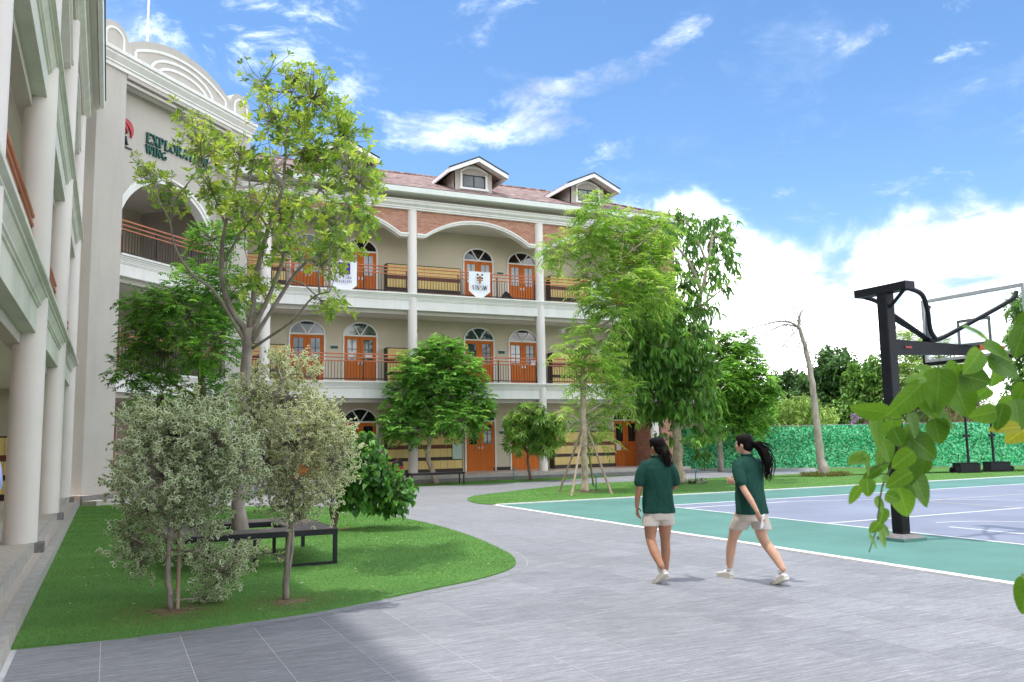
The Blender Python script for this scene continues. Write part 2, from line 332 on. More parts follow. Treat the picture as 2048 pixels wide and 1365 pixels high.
    # large near leaves with veins
    for nm, c0, c1 in (('vine_leaf', (0.07, 0.18, 0.018), (0.12, 0.27, 0.025)), ('vine_leaf_young', (0.13, 0.31, 0.03), (0.21, 0.41, 0.045)), ('vine_leaf_yellow', (0.40, 0.42, 0.03), (0.50, 0.52, 0.05))):
        m, N, L, b = newmat(nm); out = N['Material Output']
        tcn = N.new('ShaderNodeTexCoord')
        n = _tex(N, L, 'ShaderNodeTexNoise', tcn.outputs['Object'], Scale=22.0, Detail=4.0)
        oi = N.new('ShaderNodeObjectInfo')
        c = ramp(N, L, n.outputs[0], [(0.3, c0), (0.7, c1)])
        c = mixc(N, L, 0.6, c, ramp(N, L, oi.outputs['Random'], [(0, (0.7, 0.75, 0.7)), (1, (1.3, 1.25, 1.2))]), 'MULTIPLY')
        L.new(c, b.inputs['Base Color']); b.inputs['Roughness'].default_value = 0.45
        t = N.new('ShaderNodeBsdfTranslucent'); mx = N.new('ShaderNodeMixShader'); mx.inputs[0].default_value = 0.45
        L.new(mixc(N, L, 1.0, c, (1.5, 1.4, 0.5), 'MULTIPLY'), t.inputs[0])
        L.new(b.outputs[0], mx.inputs[1]); L.new(t.outputs[0], mx.inputs[2]); L.new(mx.outputs[0], out.inputs[0])
        # pale midrib and herringbone side veins, in the leaf's own frame
        sp = N.new('ShaderNodeSeparateXYZ'); L.new(tcn.outputs['Object'], sp.inputs[0])
        ab = N.new('ShaderNodeMath'); ab.operation = 'ABSOLUTE'; L.new(sp.outputs[1], ab.inputs[0])
        mr = N.new('ShaderNodeMapRange'); L.new(ab.outputs[0], mr.inputs[0]); mr.inputs[1].default_value = 0.0004; mr.inputs[2].default_value = 0.0013; mr.inputs[3].default_value = 1.0; mr.inputs[4].default_value = 0.0
        sv = N.new('ShaderNodeMath'); sv.operation = 'MULTIPLY_ADD'; L.new(ab.outputs[0], sv.inputs[0]); sv.inputs[1].default_value = -0.75; L.new(sp.outputs[0], sv.inputs[2])
        md = N.new('ShaderNodeMath'); md.operation = 'PINGPONG'; L.new(sv.outputs[0], md.inputs[0]); md.inputs[1].default_value = 0.0045
        mv = N.new('ShaderNodeMapRange'); L.new(md.outputs[0], mv.inputs[0]); mv.inputs[1].default_value = 0.0; mv.inputs[2].default_value = 0.0009; mv.inputs[3].default_value = 0.5; mv.inputs[4].default_value = 0.0
        mx2 = N.new('ShaderNodeMath'); mx2.operation = 'MAXIMUM'; L.new(mr.outputs[0], mx2.inputs[0]); L.new(mv.outputs[0], mx2.inputs[1])
        cv = mixc(N, L, mx2.outputs[0], c, tuple(min(1, x * 1.5 + 0.05) for x in c1)); L.new(cv, b.inputs['Base Color'])
        bump(N, L, b, mx2.outputs[0], 0.5, 0.001)
special_mats()

# ------------------------------------------------------------------ helpers
class MB:
    """collects faces, builds ONE mesh object"""
    def __init__(s, M=None): s.v = []; s.f = []; s.m = []; s.cur = 0; s.M = M
    def add(s, verts, faces, mi=None):
        o = len(s.v); mi = s.cur if mi is None else mi
        if s.M is not None: verts = [s.M @ Vector(p) for p in verts]
        s.v.extend([tuple(p) for p in verts])
        for f in faces: s.f.append(tuple(i + o for i in f)); s.m.append(mi)
        return s
    def box(s, x0, x1, y0, y1, z0, z1, mi=None):
        return s.add([(x0, y0, z0), (x1, y0, z0), (x1, y1, z0), (x0, y1, z0), (x0, y0, z1), (x1, y0, z1), (x1, y1, z1), (x0, y1, z1)],
                     [(0, 3, 2, 1), (4, 5, 6, 7), (0, 1, 5, 4), (1, 2, 6, 5), (2, 3, 7, 6), (3, 0, 4, 7)], mi)
    def bar(s, a, b, w, h=None, mi=None):       # rectangular bar between two points
        a = Vector(a); b = Vector(b); h = w if h is None else h
        d = (b - a).normalized(); up = Vector((0, 0, 1)) if abs(d.z) < 0.95 else Vector((0, 1, 0))
        r = d.cross(up).normalized() * (w / 2); u = r.cross(d).normalized() * (h / 2)
        V = [p + q for p in (a, b) for q in (-r - u, r - u, r + u, -r + u)]
        return s.add(V, [(0, 1, 2, 3), (7, 6, 5, 4), (0, 4, 5, 1), (1, 5, 6, 2), (2, 6, 7, 3), (3, 7, 4, 0)], mi)
    def tube(s, path, radii, n=8, cap=True, mi=None):
        path = [Vector(p) for p in path]
        if not hasattr(radii, '__len__'): radii = [radii] * len(path)
        V = []; prev = None
        for i, p in enumerate(path):
            d = (path[min(i + 1, len(path) - 1)] - path[max(i - 1, 0)])
            d = d.normalized() if d.length > 1e-9 else Vector((0, 0, 1))
            if prev is None:
                r = d.cross(Vector((0, 0, 1)) if abs(d.z) < 0.9 else Vector((1, 0, 0))).normalized()
            else:
                r = (prev - d * prev.dot(d)); r = r.normalized() if r.length > 1e-6 else d.orthogonal().normalized()
            prev = r; u = d.cross(r)
            for k in range(n):
                a = 2 * pi * k / n; V.append(p + (r * cos(a) + u * sin(a)) * radii[i])
        F = []
        for i in range(len(path) - 1):
            for k in range(n):
                k2 = (k + 1) % n; F.append((i * n + k, i * n + k2, (i + 1) * n + k2, (i + 1) * n + k))
        if cap: F.append(tuple(range(n - 1, -1, -1))); F.append(tuple((len(path) - 1) * n + k for k in range(n)))
        return s.add(V, F, mi)
    def cyl(s, x, y, z0, z1, r, n=24, r1=None, mi=None):
        return s.tube([(x, y, z0), (x, y, z1)], [r, r if r1 is None else r1], n, True, mi)
    def extrude(s, prof, s0, s1, mi=None):       # closed profile (d, z) swept along local x
        n = len(prof); V = [(s0, d, z) for d, z in prof] + [(s1, d, z) for d, z in prof]
        F = [(i, (i + 1) % n, n + (i + 1) % n, n + i) for i in range(n)] + [tuple(range(n - 1, -1, -1)), tuple(range(n, 2 * n))]
        return s.add(V, F, mi)
    def slab(s, poly, z0, z1, mi=None):          # polygon in xy given thickness
        n = len(poly); V = [(x, y, z0) for x, y in poly] + [(x, y, z1) for x, y in poly]
        F = [(i, (i + 1) % n, n + (i + 1) % n, n + i) for i in range(n)] + [tuple(range(n - 1, -1, -1)), tuple(range(n, 2 * n))]
        return s.add(V, F, mi)
    def face(s, poly, y0, y1, mi=None):          # polygon in (x, z) given thickness in y (front y0)
        n = len(poly); V = [(x, y0, z) for x, z in poly] + [(x, y1, z) for x, z in poly]
        F = [(i, (i + 1) % n, n + (i + 1) % n, n + i) for i in range(n)] + [tuple(range(n - 1, -1, -1)), tuple(range(n, 2 * n))]
        return s.add(V, F, mi)
    def ribbon(s, lower, upper, y0, y1, mi=None):  # strip between two polylines in (x, z), thickness in y
        n = len(lower)
        for i in range(n - 1):
            q = [lower[i], lower[i + 1], upper[i + 1], upper[i]]
            V = [(x, y0, z) for x, z in q] + [(x, y1, z) for x, z in q]
            F = [(0, 1, 2, 3), (7, 6, 5, 4), (0, 4, 5, 1), (3, 2, 6, 7)]
            if i == 0: F.append((0, 3, 7, 4))
            if i == n - 2: F.append((1, 5, 6, 2))
            s.add(V, F, mi)
        return s
    def ellip(s, c, r, n=12, k=8, mi=None, M=None):
        V = []; 
        for i in range(k + 1):
            t = pi * i / k
            for j in range(n):
                a = 2 * pi * j / n; p = Vector((sin(t) * cos(a) * r[0], sin(t) * sin(a) * r[1], cos(t) * r[2]))
                if M is not None: p = M @ p
                V.append(p + Vector(c))
        F = [(i * n + j, (i + 1) * n + j, (i + 1) * n + (j + 1) % n, i * n + (j + 1) % n) for i in range(k) for j in range(n)]
        return s.add(V, F, mi)
    def mesh(s, name, mats, smooth=False, auto=None):
        me = bpy.data.meshes.new(name); me.from_pydata(s.v, [], s.f)
        mats = mats if isinstance(mats, (list, tuple)) else [mats]
        for x in mats: me.materials.append(MATS[x])
        if len(mats) > 1: me.polygons.foreach_set('material_index', s.m)
        if smooth: me.polygons.foreach_set('use_smooth', [True] * len(me.polygons))
        me.validate(); me.update()
        bm = bmesh.new(); bm.from_mesh(me); bmesh.ops.recalc_face_normals(bm, faces=bm.faces)
        if auto:
            for e in bm.edges:
                if len(e.link_faces) == 2 and e.calc_face_angle(0) > auto: e.smooth = False
        bm.to_mesh(me); bm.free()
        return me
    def build(s, name, mats, parent=None, smooth=False, auto=None, **kw):
        return link(name, s.mesh(name, mats, smooth, auto), parent, **kw)
def link(name, me, parent=None, loc=None, rot=None, **kw):
    o = bpy.data.objects.new(name, me); COL.objects.link(o)
    if parent is not None: o.parent = parent
    if loc is not None: o.location = loc
    if rot is not None: o.rotation_euler = rot
    return tag(o, **kw)
def tag(o, label=None, cat=None, group=None, kind=None):
    if label: o['label'] = label
    if cat: o['category'] = cat
    if group: o['group'] = group
    if kind: o['kind'] = kind
    return o
def thing(name, label, cat, loc=(0, 0, 0), rz=0.0, group=None):
    o = bpy.data.objects.new(name, None); COL.objects.link(o); o.location = loc; o.rotation_euler = (0, 0, rz); o.empty_display_size = 0.2
    return tag(o, label, cat, group)
# ------------------------------------------------------------------ ground
def smooth_closed(pts, n=6):
    out = []; k = len(pts)
    for i in range(k):
        p0, p1, p2, p3 = (Vector((*pts[(i + j - 1) % k], 0)) for j in range(4))
        for t in np.linspace(0, 1, n, endpoint=False):
            q = 0.5 * ((2 * p1) + (p2 - p0) * t + (2 * p0 - 5 * p1 + 4 * p2 - p3) * t * t + (3 * p1 - p0 - 3 * p2 + p3) * t ** 3)
            out.append((q.x, q.y))
    return out
def smooth_open(pts, n=6):
    out = []
    P = [Vector((*p, 0)) if len(p) == 2 else Vector(p) for p in pts]; P = [2 * P[0] - P[1]] + P + [2 * P[-1] - P[-2]]
    for i in range(1, len(P) - 2):
        p0, p1, p2, p3 = P[i - 1:i + 3]
        for t in np.linspace(0, 1, n, endpoint=False):
            out.append(0.5 * ((2 * p1) + (p2 - p0) * t + (2 * p0 - 5 * p1 + 4 * p2 - p3) * t * t + (3 * p1 - p0 - 3 * p2 + p3) * t ** 3))
    out.append(P[-2]); return out
def sm2(pts, n=6): return [(p.x, p.y) for p in smooth_open(pts, n)]

MB().add([(-900, -900, -0.06), (900, -900, -0.06), (900, 900, -0.06), (-900, 900, -0.06)], [(0, 1, 2, 3)]).build('ground', 'far_ground', kind='structure')
pav = MB().box(-0.9, 40, -8, 34.5, -0.05, -0.0018).build('paving', 'grout', kind='structure')
def tiles():
    px, py, g = 0.605, 0.605, 0.0052
    w, h = px - g, py - g
    b = 0.0012
    V = [(0, 0, -0.02), (w, 0, -0.02), (w, h, -0.02), (0, h, -0.02), (0, 0, -b), (w, 0, -b), (w, h, -b), (0, h, -b), (b, b, 0), (w - b, b, 0), (w - b, h - b, 0), (b, h - b, 0)]
    F = [(0, 1, 5, 4), (1, 2, 6, 5), (2, 3, 7, 6), (3, 0, 4, 7), (4, 5, 9, 8), (5, 6, 10, 9), (6, 7, 11, 10), (7, 4, 8, 11), (8, 9, 10, 11)]
    me = MB().add(V, F).mesh('tile', 'paving_tile')
    near, far = [], []
    rows = int(42 / py)
    for j in range(rows):
        y = -7.6 + j * py
        off = 0.0
        for i in range(-2, 50):
            x = i * px + off
            if x < -0.9 or x > 29: continue
            c = Vector((x + w / 2, y + h / 2, 0)); d = c.x * FH.x + c.y * FH.y; lat = c.x * RL.x + c.y * RL.y
            inlawn = -0.64 < c.x < 3.0 and 9.2 < c.y < 21
            incourt = c.x > 9.0 and c.y < 19.2
            if incourt and c.y < 18.6: continue
            vis = d > 4.2 and abs(lat) < d * 0.66 + 0.4 and not inlawn
            (near if vis and d < 13.2 and len(near) < 300 else far).append((x, y))
    near.sort(key=lambda p: (p[0] * FH.x + p[1] * FH.y))
    far.extend(near[300:]); near = near[:300]
    for x, y in near:
        o = link('tile', me, pav, (x + 0.0022, y + 0.0022, random.uniform(-0.0003, 0.0003)))
    m = MB()
    for x, y in far:
        m.add([(a + x + 0.0022, b_ + y + 0.0022, c) for a, b_, c in V], F)
    m.build('tiles_beyond', 'paving_tile', pav, kind='stuff')
tiles()

LAWN_L = [(-0.64, 8.03), (0.3, 8.0)] + sm2([(0.75, 8.03), (1.87, 8.26), (3.14, 8.82), (3.95, 9.2), (4.6, 9.75), (4.98, 10.5), (5.2, 11.4), (5.48, 13.2), (5.62, 15.5), (5.5, 18.0), (5.22, 20.3), (4.7, 21.5), (3.8, 22.3), (2.4, 23.0), (1.1, 24.2), (0.2, 25.6), (-0.3, 26.0)], 5) + [(-0.64, 25.8)]
LAWN_M = sm2([(8.62, 19.28), (8.45, 19.9), (8.72, 21.2), (9.4, 22.4), (10.8, 23.4), (14.5, 25.55), (18.4, 25.75), (22, 25.8), (25.2, 25.9)], 5) + [(27.3, 27.0), (29.3, 29.4), (47, 15.7), (47, 19.28)]
LAWN_B = [(7.2, 30.6), (7.2, 29.2)] + sm2([(8.4, 28.9), (10.0, 28.8), (11.6, 28.3), (14.5, 28.75), (16.7, 29.1), (19.2, 30.0), (20.2, 30.45)], 4) + [(20.4, 30.6)]
def inpoly(x, y, poly):
    c = np.zeros(len(x), bool); n = len(poly)
    for i in range(n):
        x1, y1 = poly[i]; x2, y2 = poly[i - 1]
        if y1 == y2: continue
        k = ((y1 > y) != (y2 > y)) & (x < (x2 - x1) * (y - y1) / (y2 - y1) + x1); c ^= k
    return c
def quick_mesh(name, V, F, mat, col=None, k=3):
    me = bpy.data.meshes.new(name); nv, nf = len(V), len(F)
    me.vertices.add(nv); me.vertices.foreach_set('co', np.ascontiguousarray(V, np.float32).ravel())
    me.loops.add(nf * k); me.loops.foreach_set('vertex_index', np.ascontiguousarray(F, np.int32).ravel())
    me.polygons.add(nf); me.polygons.foreach_set('loop_start', np.arange(0, nf * k, k, dtype=np.int32))
    try: me.polygons.foreach_set('loop_total', np.full(nf, k, np.int32))
    except Exception: pass
    me.update(calc_edges=True)
    if col is not None:
        a = me.attributes.new('leafcol', 'FLOAT_COLOR', 'POINT'); c4 = np.ones((nv, 4), np.float32); c4[:, :3] = col
        a.data.foreach_set('color', c4.ravel())
    for m_ in (mat if isinstance(mat, (list, tuple)) else [mat]): me.materials.append(MATS[m_])
    return me
DRY = [(0.62, 8.95, 0.62), (1.7, 8.85, 0.5), (3.8, 15.5, 0.4), (1.73, 13.08, 0.6), (12.8, 21.9, 1.1), (17.4, 23.7, 0.7), (24.6, 24.4, 1.5), (10.9, 29.8, 0.8)]
def blades(poly, n, hmin, hmax, w, near_bias=True):
    P = np.array(poly); lo, hi = P.min(0), P.max(0); out = []
    while sum(len(o) for o in out) < n:
        q = RNG.uniform(lo, hi, (n * 2, 2))
        d = q @ np.array([FH.x, FH.y]); lat = np.abs(q @ np.array([RL.x, RL.y]))
        keep = inpoly(q[:, 0], q[:, 1], poly) & (lat < d * 0.68 + 0.5)
        if near_bias: keep &= RNG.random(len(q)) < np.clip((7.5 / np.maximum(d, 1)) ** 1.6, 0, 1)
        out.append(q[keep])
    q = np.concatenate(out)[:n]; d = q @ np.array([FH.x, FH.y])
    grow = np.clip(d / 9, 1, 2.2)
    h = RNG.uniform(hmin, hmax, n) * np.sqrt(grow); a = RNG.uniform(0, 2 * pi, n); ww = w * RNG.uniform(0.6, 1.3, n) * grow
    ln = RNG.normal(0, 0.6, (n, 2)) * h[:, None]
    V = np.zeros((n, 3, 3)); z0 = 0.018
    V[:, 0, 0] = q[:, 0] - np.cos(a) * ww; V[:, 0, 1] = q[:, 1] - np.sin(a) * ww; V[:, 0, 2] = z0
    V[:, 1, 0] = q[:, 0] + np.cos(a) * ww; V[:, 1, 1] = q[:, 1] + np.sin(a) * ww; V[:, 1, 2] = z0
    V[:, 2, :2] = q + ln; V[:, 2, 2] = z0 + h
    base = np.array([0.145, 0.325, 0.07]); c = base * RNG.uniform(0.75, 1.25, (n, 1)) * (1 + 0.10 * np.sin(q[:, 1:2] * 5.5 + 0.6 * np.sin(q[:, :1] * 2.0))); c[:, 0] *= RNG.uniform(0.85, 1.2, n)
    dry = np.zeros(n)
    for x, y, r in DRY:
        rr = np.hypot(q[:, 0] - x, (q[:, 1] - y)) / r
        dry = np.maximum(dry, np.clip(1.25 - rr, 0, 1))
    isdry = RNG.random(n) < dry * 0.85; c[isdry] = np.array([0.27, 0.21, 0.09]) * RNG.uniform(0.6, 1.3, (isdry.sum(), 1))
    col = np.repeat(c, 3, 0)
    return quick_mesh('grass', V.reshape(-1, 3), np.arange(3 * n).reshape(-1, 3), 'grass_blade', col)
for poly, n, nm in ((LAWN_L, 170000, 'front'), (LAWN_M, 60000, 'mid'), (LAWN_B, 16000, 'back')):
    o = MB().slab(poly, -0.03, 0.02).build('lawn', 'turf', kind='structure')
    g = link('turf_blades', blades(poly, n, 0.008, 0.018, 0.0035), None, kind='stuff')
    lbl = {'front': 'short green turf blades on the curved lawn beside the left arcade', 'mid': 'bright green turf blades of the lawn along the sports court', 'back': 'turf blades on the narrow lawn strip before the steps'}[nm]
    g['label'] = lbl; g['category'] = 'grass'
# border of cut stone along the front lawn
def border():
    edge = LAWN_L[1:-2]
    m = MB(); m2 = MB()
    P = [Vector((x, y, 0)) for x, y in edge]
    for width, z, mm in ((0.155, 0.0035, m2), (0.15, 0.0045, m)):
        pts = []
        for i, p in enumerate(P):
            t = (P[min(i + 1, len(P) - 1)] - P[max(i - 1, 0)]).normalized(); nrm = Vector((t.y, -t.x, 0)); pts.append((p, p + nrm * width))
        for i in range(len(pts) - 1):
            a, b = pts[i], pts[i + 1]
            mm.add([(q.x, q.y, z) for q in (a[0], b[0], b[1], a[1])], [(0, 1, 2, 3)])
    m2.build('border_joint', 'grout', pav); m.build('border_stone', 'paving_tile', pav)
border()
# worn soil rings at the trunks
for x, y, r in DRY:
    pts = []
    for k in range(26):
        a = 2 * pi * k / 26; rr = r * 0.36 * (1 + 0.22 * sin(3 * a + x) + 0.12 * sin(7 * a + y) + random.uniform(-0.1, 0.1)); pts.append((x + cos(a) * rr, y + sin(a) * rr * 0.8))
    MB().slab(pts, -0.02, 0.024).build('soil_patch', 'soil', kind='structure')

# ------------------------------------------------------------------ court
HX, HY = 10.72, 9.12       # hoop post
crt = MB().box(8.66, 48, -9, 19.12, -0.04, 0.004).build('court_surround', 'court_green', kind='structure')
MB().box(11.6, 40, -1.0, 16.45, 0.0, 0.008).build('court', 'court_blue', kind='structure')
def court_lines():
    z0, z1 = 0.006, 0.0125
    m = MB()
    m.box(11.57, 11.63, -1, 16.48, z0, z1); m.box(11.63, 40, 16.42, 16.48, z0, z1)
    def arc(cx, cy, r, a0, a1, w=0.05, n=48):
        A = np.linspace(a0, a1, n)
        for i in range(n - 1):
            q = [(cx + (r + s * w / 2) * cos(a), cy + (r + s * w / 2) * sin(a)) for a, s in ((A[i], -1), (A[i], 1), (A[i + 1], 1), (A[i + 1], -1))]
            m.add([(x, y, z1 - 0.0005) for x, y in q], [(0, 1, 2, 3)])
    bx, by, R = 13.15, 9.0, 6.75
    yy = 6.6; dx = sqrt(R * R - yy * yy)
    m.box(11.63, bx + dx, by + yy - 0.025, by + yy + 0.025, z0, z1)
    arc(bx, by, R, -1.3, math.asin(yy / R))
    m.box(11.63, 17.4, by + 2.43, by + 2.48, z0, z1); m.box(11.63, 17.4, by - 2.48, by - 2.43, z0, z1); m.box(17.4, 17.45, by - 2.48, by + 2.48, z0, z1)
    arc(17.42, by, 1.8, -pi / 2, pi / 2); arc(bx, by, 1.45, -pi / 2, pi / 2); m.box(12.75, 12.8, by - 0.9, by + 0.9, z0, z1)
    arc(26, by, 1.8, 0, 2 * pi)
    m.box(25.97, 26.03, -1, 16.4, z0, z1)
    m.build('court_markings', 'line_white', kind='structure')
    y = MB(); y.box(17.0, 31, 13.86, 13.9, z0, z1 + 0.001); y.box(17.0, 17.04, 4.0, 13.86, z0, z1 + 0.001); y.box(17.04, 31, 11.2, 11.24, z0, z1 + 0.001)
    y.build('court_markings_faded', 'line_yellow', kind='structure')
    # white kerb: separate stones on the near side, a painted edge at the back
    kb = MB().box(8.5, 8.66, -9, 19.2, -0.05, -0.002).build('court_kerb', 'concrete', kind='structure')
    yy = -4.0
    while yy < 19.0:
        ln = random.uniform(0.82, 0.98); e = min(yy + ln, 19.19)
        s = MB(); w0 = random.uniform(-0.004, 0.004); a = random.uniform(0.006, 0.016)
        pts = [(8.515 + w0, yy + 0.005), (8.652 + w0, yy + a), (8.655 + w0, e - 0.006), (8.512 + w0, e - 0.003)]
        s.slab(pts, -0.02, 0.016 + random.uniform(-0.002, 0.003)); s.build('kerb_stone', 'kerb_white', kb); yy = e
    MB().box(8.66, 47, 19.14, 19.24, -0.04, 0.022).build('court_edge', 'kerb_white', kind='structure')
court_lines()

# ------------------------------------------------------------------ building pieces (local frame: x along the front, y into the building)
F1, F2, F3 = 0.28, 3.80, 7.28     # floors (upper two measured at the front lip)
def band(root, s0, s1, zt, d0=0.0, back=2.0, trim='trim_paint'):
    pr = [(-0.27, 0), (-0.27, -0.055), (-0.215, -0.075), (-0.215, -0.105), (-0.19, -0.115), (-0.155, -0.18), (-0.14, -0.21), (-0.14, -0.235), (-0.115, -0.25), (-0.115, -0.275), (-0.09, -0.285), (-0.09, -0.64), (0.10, -0.64), (0.10, 0)]
    MB().extrude([(d + d0, z + zt) for d, z in pr], s0, s1).build('slab_edge', trim, root)
    MB().box(s0, s1, d0 + 0.10, d0 + 0.30, zt - 0.80, zt - 0.02).build('beam', 'wall_paint', root)
    MB().box(s0, s1, d0 + 0.30, d0 + back, zt - 0.72, zt - 0.03).build('floor_slab', 'ceiling_paint', root)
BAL = MB().box(-0.008, 0.008, -0.008, 0.008, 0, 1).mesh('baluster', 'baluster_paint')
def railing(root, s0, s1, z, d=0.05, step=0.118, posts=3):
    m = MB(); m.box(s0, s1, d - 0.016, d + 0.016, z + 0.10, z + 0.14)
    for i in range(posts + 1):
        x = s0 + 0.05 + (s1 - s0 - 0.1) * i / posts; m.box(x - 0.022, x + 0.022, d - 0.020, d + 0.020, z, z + 0.96)
    r = m.build('railing', 'baluster_paint', root)
    for zz, rad in ((1.06, 0.028), (0.925, 0.022), (0.79, 0.022)):
        MB().tube([(s0, d - 0.024, z + zz), (s1, d - 0.024, z + zz)], rad, 8).build('handrail', 'handrail_paint', r, smooth=True, auto=1.0)
    n = int((s1 - s0) / step)
    for i in range(1, n):
        o = link('baluster', BAL, r, (s0 + i * (s1 - s0) / n, d, z + 0.14)); o.scale = (1, 1, 0.65)
    return r
def arch_pts(cx, hw, z0, rise, n=20):
    return [(cx + hw * cos(a), z0 + rise * sin(a)) for a in np.linspace(pi, 0, n)]
DOORM = {}
def door_meshes(w=1.44, sp=2.1, rise=0.56):
    hw = w / 2
    # leaves with real window openings, seen from -y
    m = MB()
    for sgn in (-1, 1):
        x0, x1 = (-hw + 0.06, -0.004) if sgn < 0 else (0.004, hw - 0.06)
        lw = x1 - x0; a, b = x0 + 0.135, x1 - 0.135; zb, zt = sp - 0.98, sp - 0.16
        m.box(x0, x1, 0.0, 0.045, 0.01, zb); m.box(x0, x1, 0, 0.045, zt, sp - 0.03); m.box(x0, a, 0, 0.045, zb, zt); m.box(b, x1, 0, 0.045, zb, zt)
    DOORM['leaf'] = m.mesh('door', 'door_wood')
    for sgn in (-1, 1):
        p = MB(); x0, x1 = (-hw + 0.06, -0.004) if sgn < 0 else (0.004, hw - 0.06)
        a, b = x0 + 0.135, x1 - 0.135; zb, zt = sp - 0.98, sp - 0.16; c = (a + b) / 2
        p.box(c - 0.012, c + 0.012, 0.008, 0.03, zb, zt); p.box(a, b, 0.009, 0.029, zt - 0.40, zt - 0.376)
        DOORM['muntin%d' % sgn] = p.mesh('glazing_bars', 'dark_frame')
    f = MB()
    f.box(-hw, -hw + 0.06, -0.03, 0.06, 0, sp); f.box(hw - 0.06, hw, -0.03, 0.06, 0, sp); f.box(-hw + 0.06, hw - 0.06, -0.03, 0.06, sp - 0.03, sp + 0.03)
    f.ribbon(arch_pts(0, hw - 0.06, sp, rise - 0.06), arch_pts(0, hw, sp, rise), -0.03, 0.06)
    for sx in (-1, 1): f.bar((sx * 0.02, 0.0, sp + 0.02), (sx * hw * 0.46, 0.0, sp + rise * 0.86), 0.03, 0.045)
    DOORM['frame'] = f.mesh('door_frame', 'white_frame')
    for i, (a0, a1) in enumerate(((pi, 2 * pi / 3), (2 * pi / 3, pi / 3), (pi / 3, 0))):
        for g in ('glass_dark', 'glass_blue'):
            q = MB(); pts = [(0, sp + 0.02)] + [((hw - 0.05) * cos(a), sp + (rise - 0.05) * sin(a)) for a in np.linspace(a0, a1, 8)]
            q.face(pts, 0.02, 0.028); DOORM['fan%d%s' % (i, g)] = q.mesh('fanlight_pane', g)
    for g in ('glass_dark', 'glass_blue', 'pale_pane'):
        for sgn in (-1, 1):
            x0, x1 = (-hw + 0.06, -0.004) if sgn < 0 else (0.004, hw - 0.06)
            q = MB(); q.box(x0 + 0.13, x1 - 0.13, 0.026, 0.034, sp - 0.985, sp - 0.155); DOORM['win%d%s' % (sgn, g)] = q.mesh('window_pane', g)
    h = MB()
    for sx in (-1, 1): h.box(sx * 0.07 - 0.02, sx * 0.07 + 0.02, -0.012, -0.001, 0.93, 1.03); h.tube([(sx * 0.07, -0.012, 0.985), (sx * 0.07, -0.05, 0.985), (sx * 0.17, -0.05, 0.985)], 0.009, 6)
    DOORM['handle'] = h.mesh('handle', 'steel')
door_meshes()
def door(root, s, d, z, fan='glass_dark', win='glass_dark', papers=()):
    o = link('door', DOORM['leaf'], root, (s, d, z))
    link('door_frame', DOORM['frame'], o); link('handle', DOORM['handle'], o)
    for i in range(3): link('fanlight_pane', DOORM['fan%d%s' % (i, fan)], o)
    for sgn in (-1, 1): link('window_pane', DOORM['win%d%s' % (sgn, win)], o); link('glazing_bars', DOORM['muntin%d' % sgn], o)
    for x0, x1, z0, z1 in papers: MB().box(x0, x1, -0.006, -0.002, z0, z1).build('notice', 'paper', o)
    return o
def lockers(P, rz, width, ncol, label, top=1.62):
    r = thing('locker_bank', label, 'lockers', P, rz, 'cream locker banks along the corridors')
    MB().box(-0.03, width + 0.03, 0.02, 0.40, 0, top).build('cabinet', 'locker_dark', r)
    cw = width / ncol; rows = [(0.16, 0.50), (0.64, 0.98), (1.14, 1.58)]
    me = [MB().box(0.005, cw - 0.005, -0.002, 0.018, a, b).mesh('locker_door', 'locker_cream') for a, b in rows]
    for i in range(ncol):
        for k in range(3): link('locker_door', me[k], r, (i * cw, random.uniform(-0.003, 0.002), 0))
    MB().box(0, width, 0.004, 0.018, 0.985, 1.135).build('shelf_strip', 'locker_red', r)
    MB().box(0, width, 0.004, 0.018, 0.505, 0.635).build('shelf_strip', 'locker_dark', r)
    MB().box(-0.03, width + 0.03, -0.02, 0.018, 0.0, 0.14).build('plinth', 'locker_dark', r)
    return r
def spandrel(root, s0, s1, zs, apex, ztop, mat='brick', flat=0.34, y0=-0.02):
    n = 22; c = (s0 + s1) / 2; hw = (s1 - s0) / 2 - flat
    low = [(s0, zs)] + [(c + hw * t, zs + (apex - zs) * (1 - abs(t) ** 2.15)) for t in np.linspace(-1, 1, n)] + [(s1, zs)]
    def off(pts, h): return [(x, z + h) for x, z in pts]
    MB().ribbon(off(low, 0.13), [(x, ztop) for x, _ in low], y0, y0 + 0.24).build('brick_panel' if mat == 'brick' else 'wall_panel', mat, root)
    MB().ribbon(low, off(low, 0.075), y0 - 0.07, y0 + 0.26).build('arch_moulding', 'trim_paint', root)
    MB().ribbon(off(low, 0.075), off(low, 0.145), y0 - 0.12, y0 + 0.1).build('arch_moulding', 'trim_paint', root)
def column(root, s, z0, z1, r, d=0.0, mat='column_paint'):
    MB().cyl(s, d, z0, z1, r, 28).build('column', mat, root, smooth=True, auto=0.8)
def cornice(root, s0, s1, zb, y0=-0.1, trim='trim_paint'):
    pr = [(0.24, 0), (-0.05, 0), (-0.05, 0.05), (-0.09, 0.07), (-0.09, 0.12), (-0.20, 0.20), (-0.22, 0.26), (-0.22, 0.29), (-0.27, 0.30), (-0.27, 0.345), (0.24, 0.345)]
    MB().extrude([(d + y0, z + zb) for d, z in pr], s0, s1).build('cornice', trim, root)

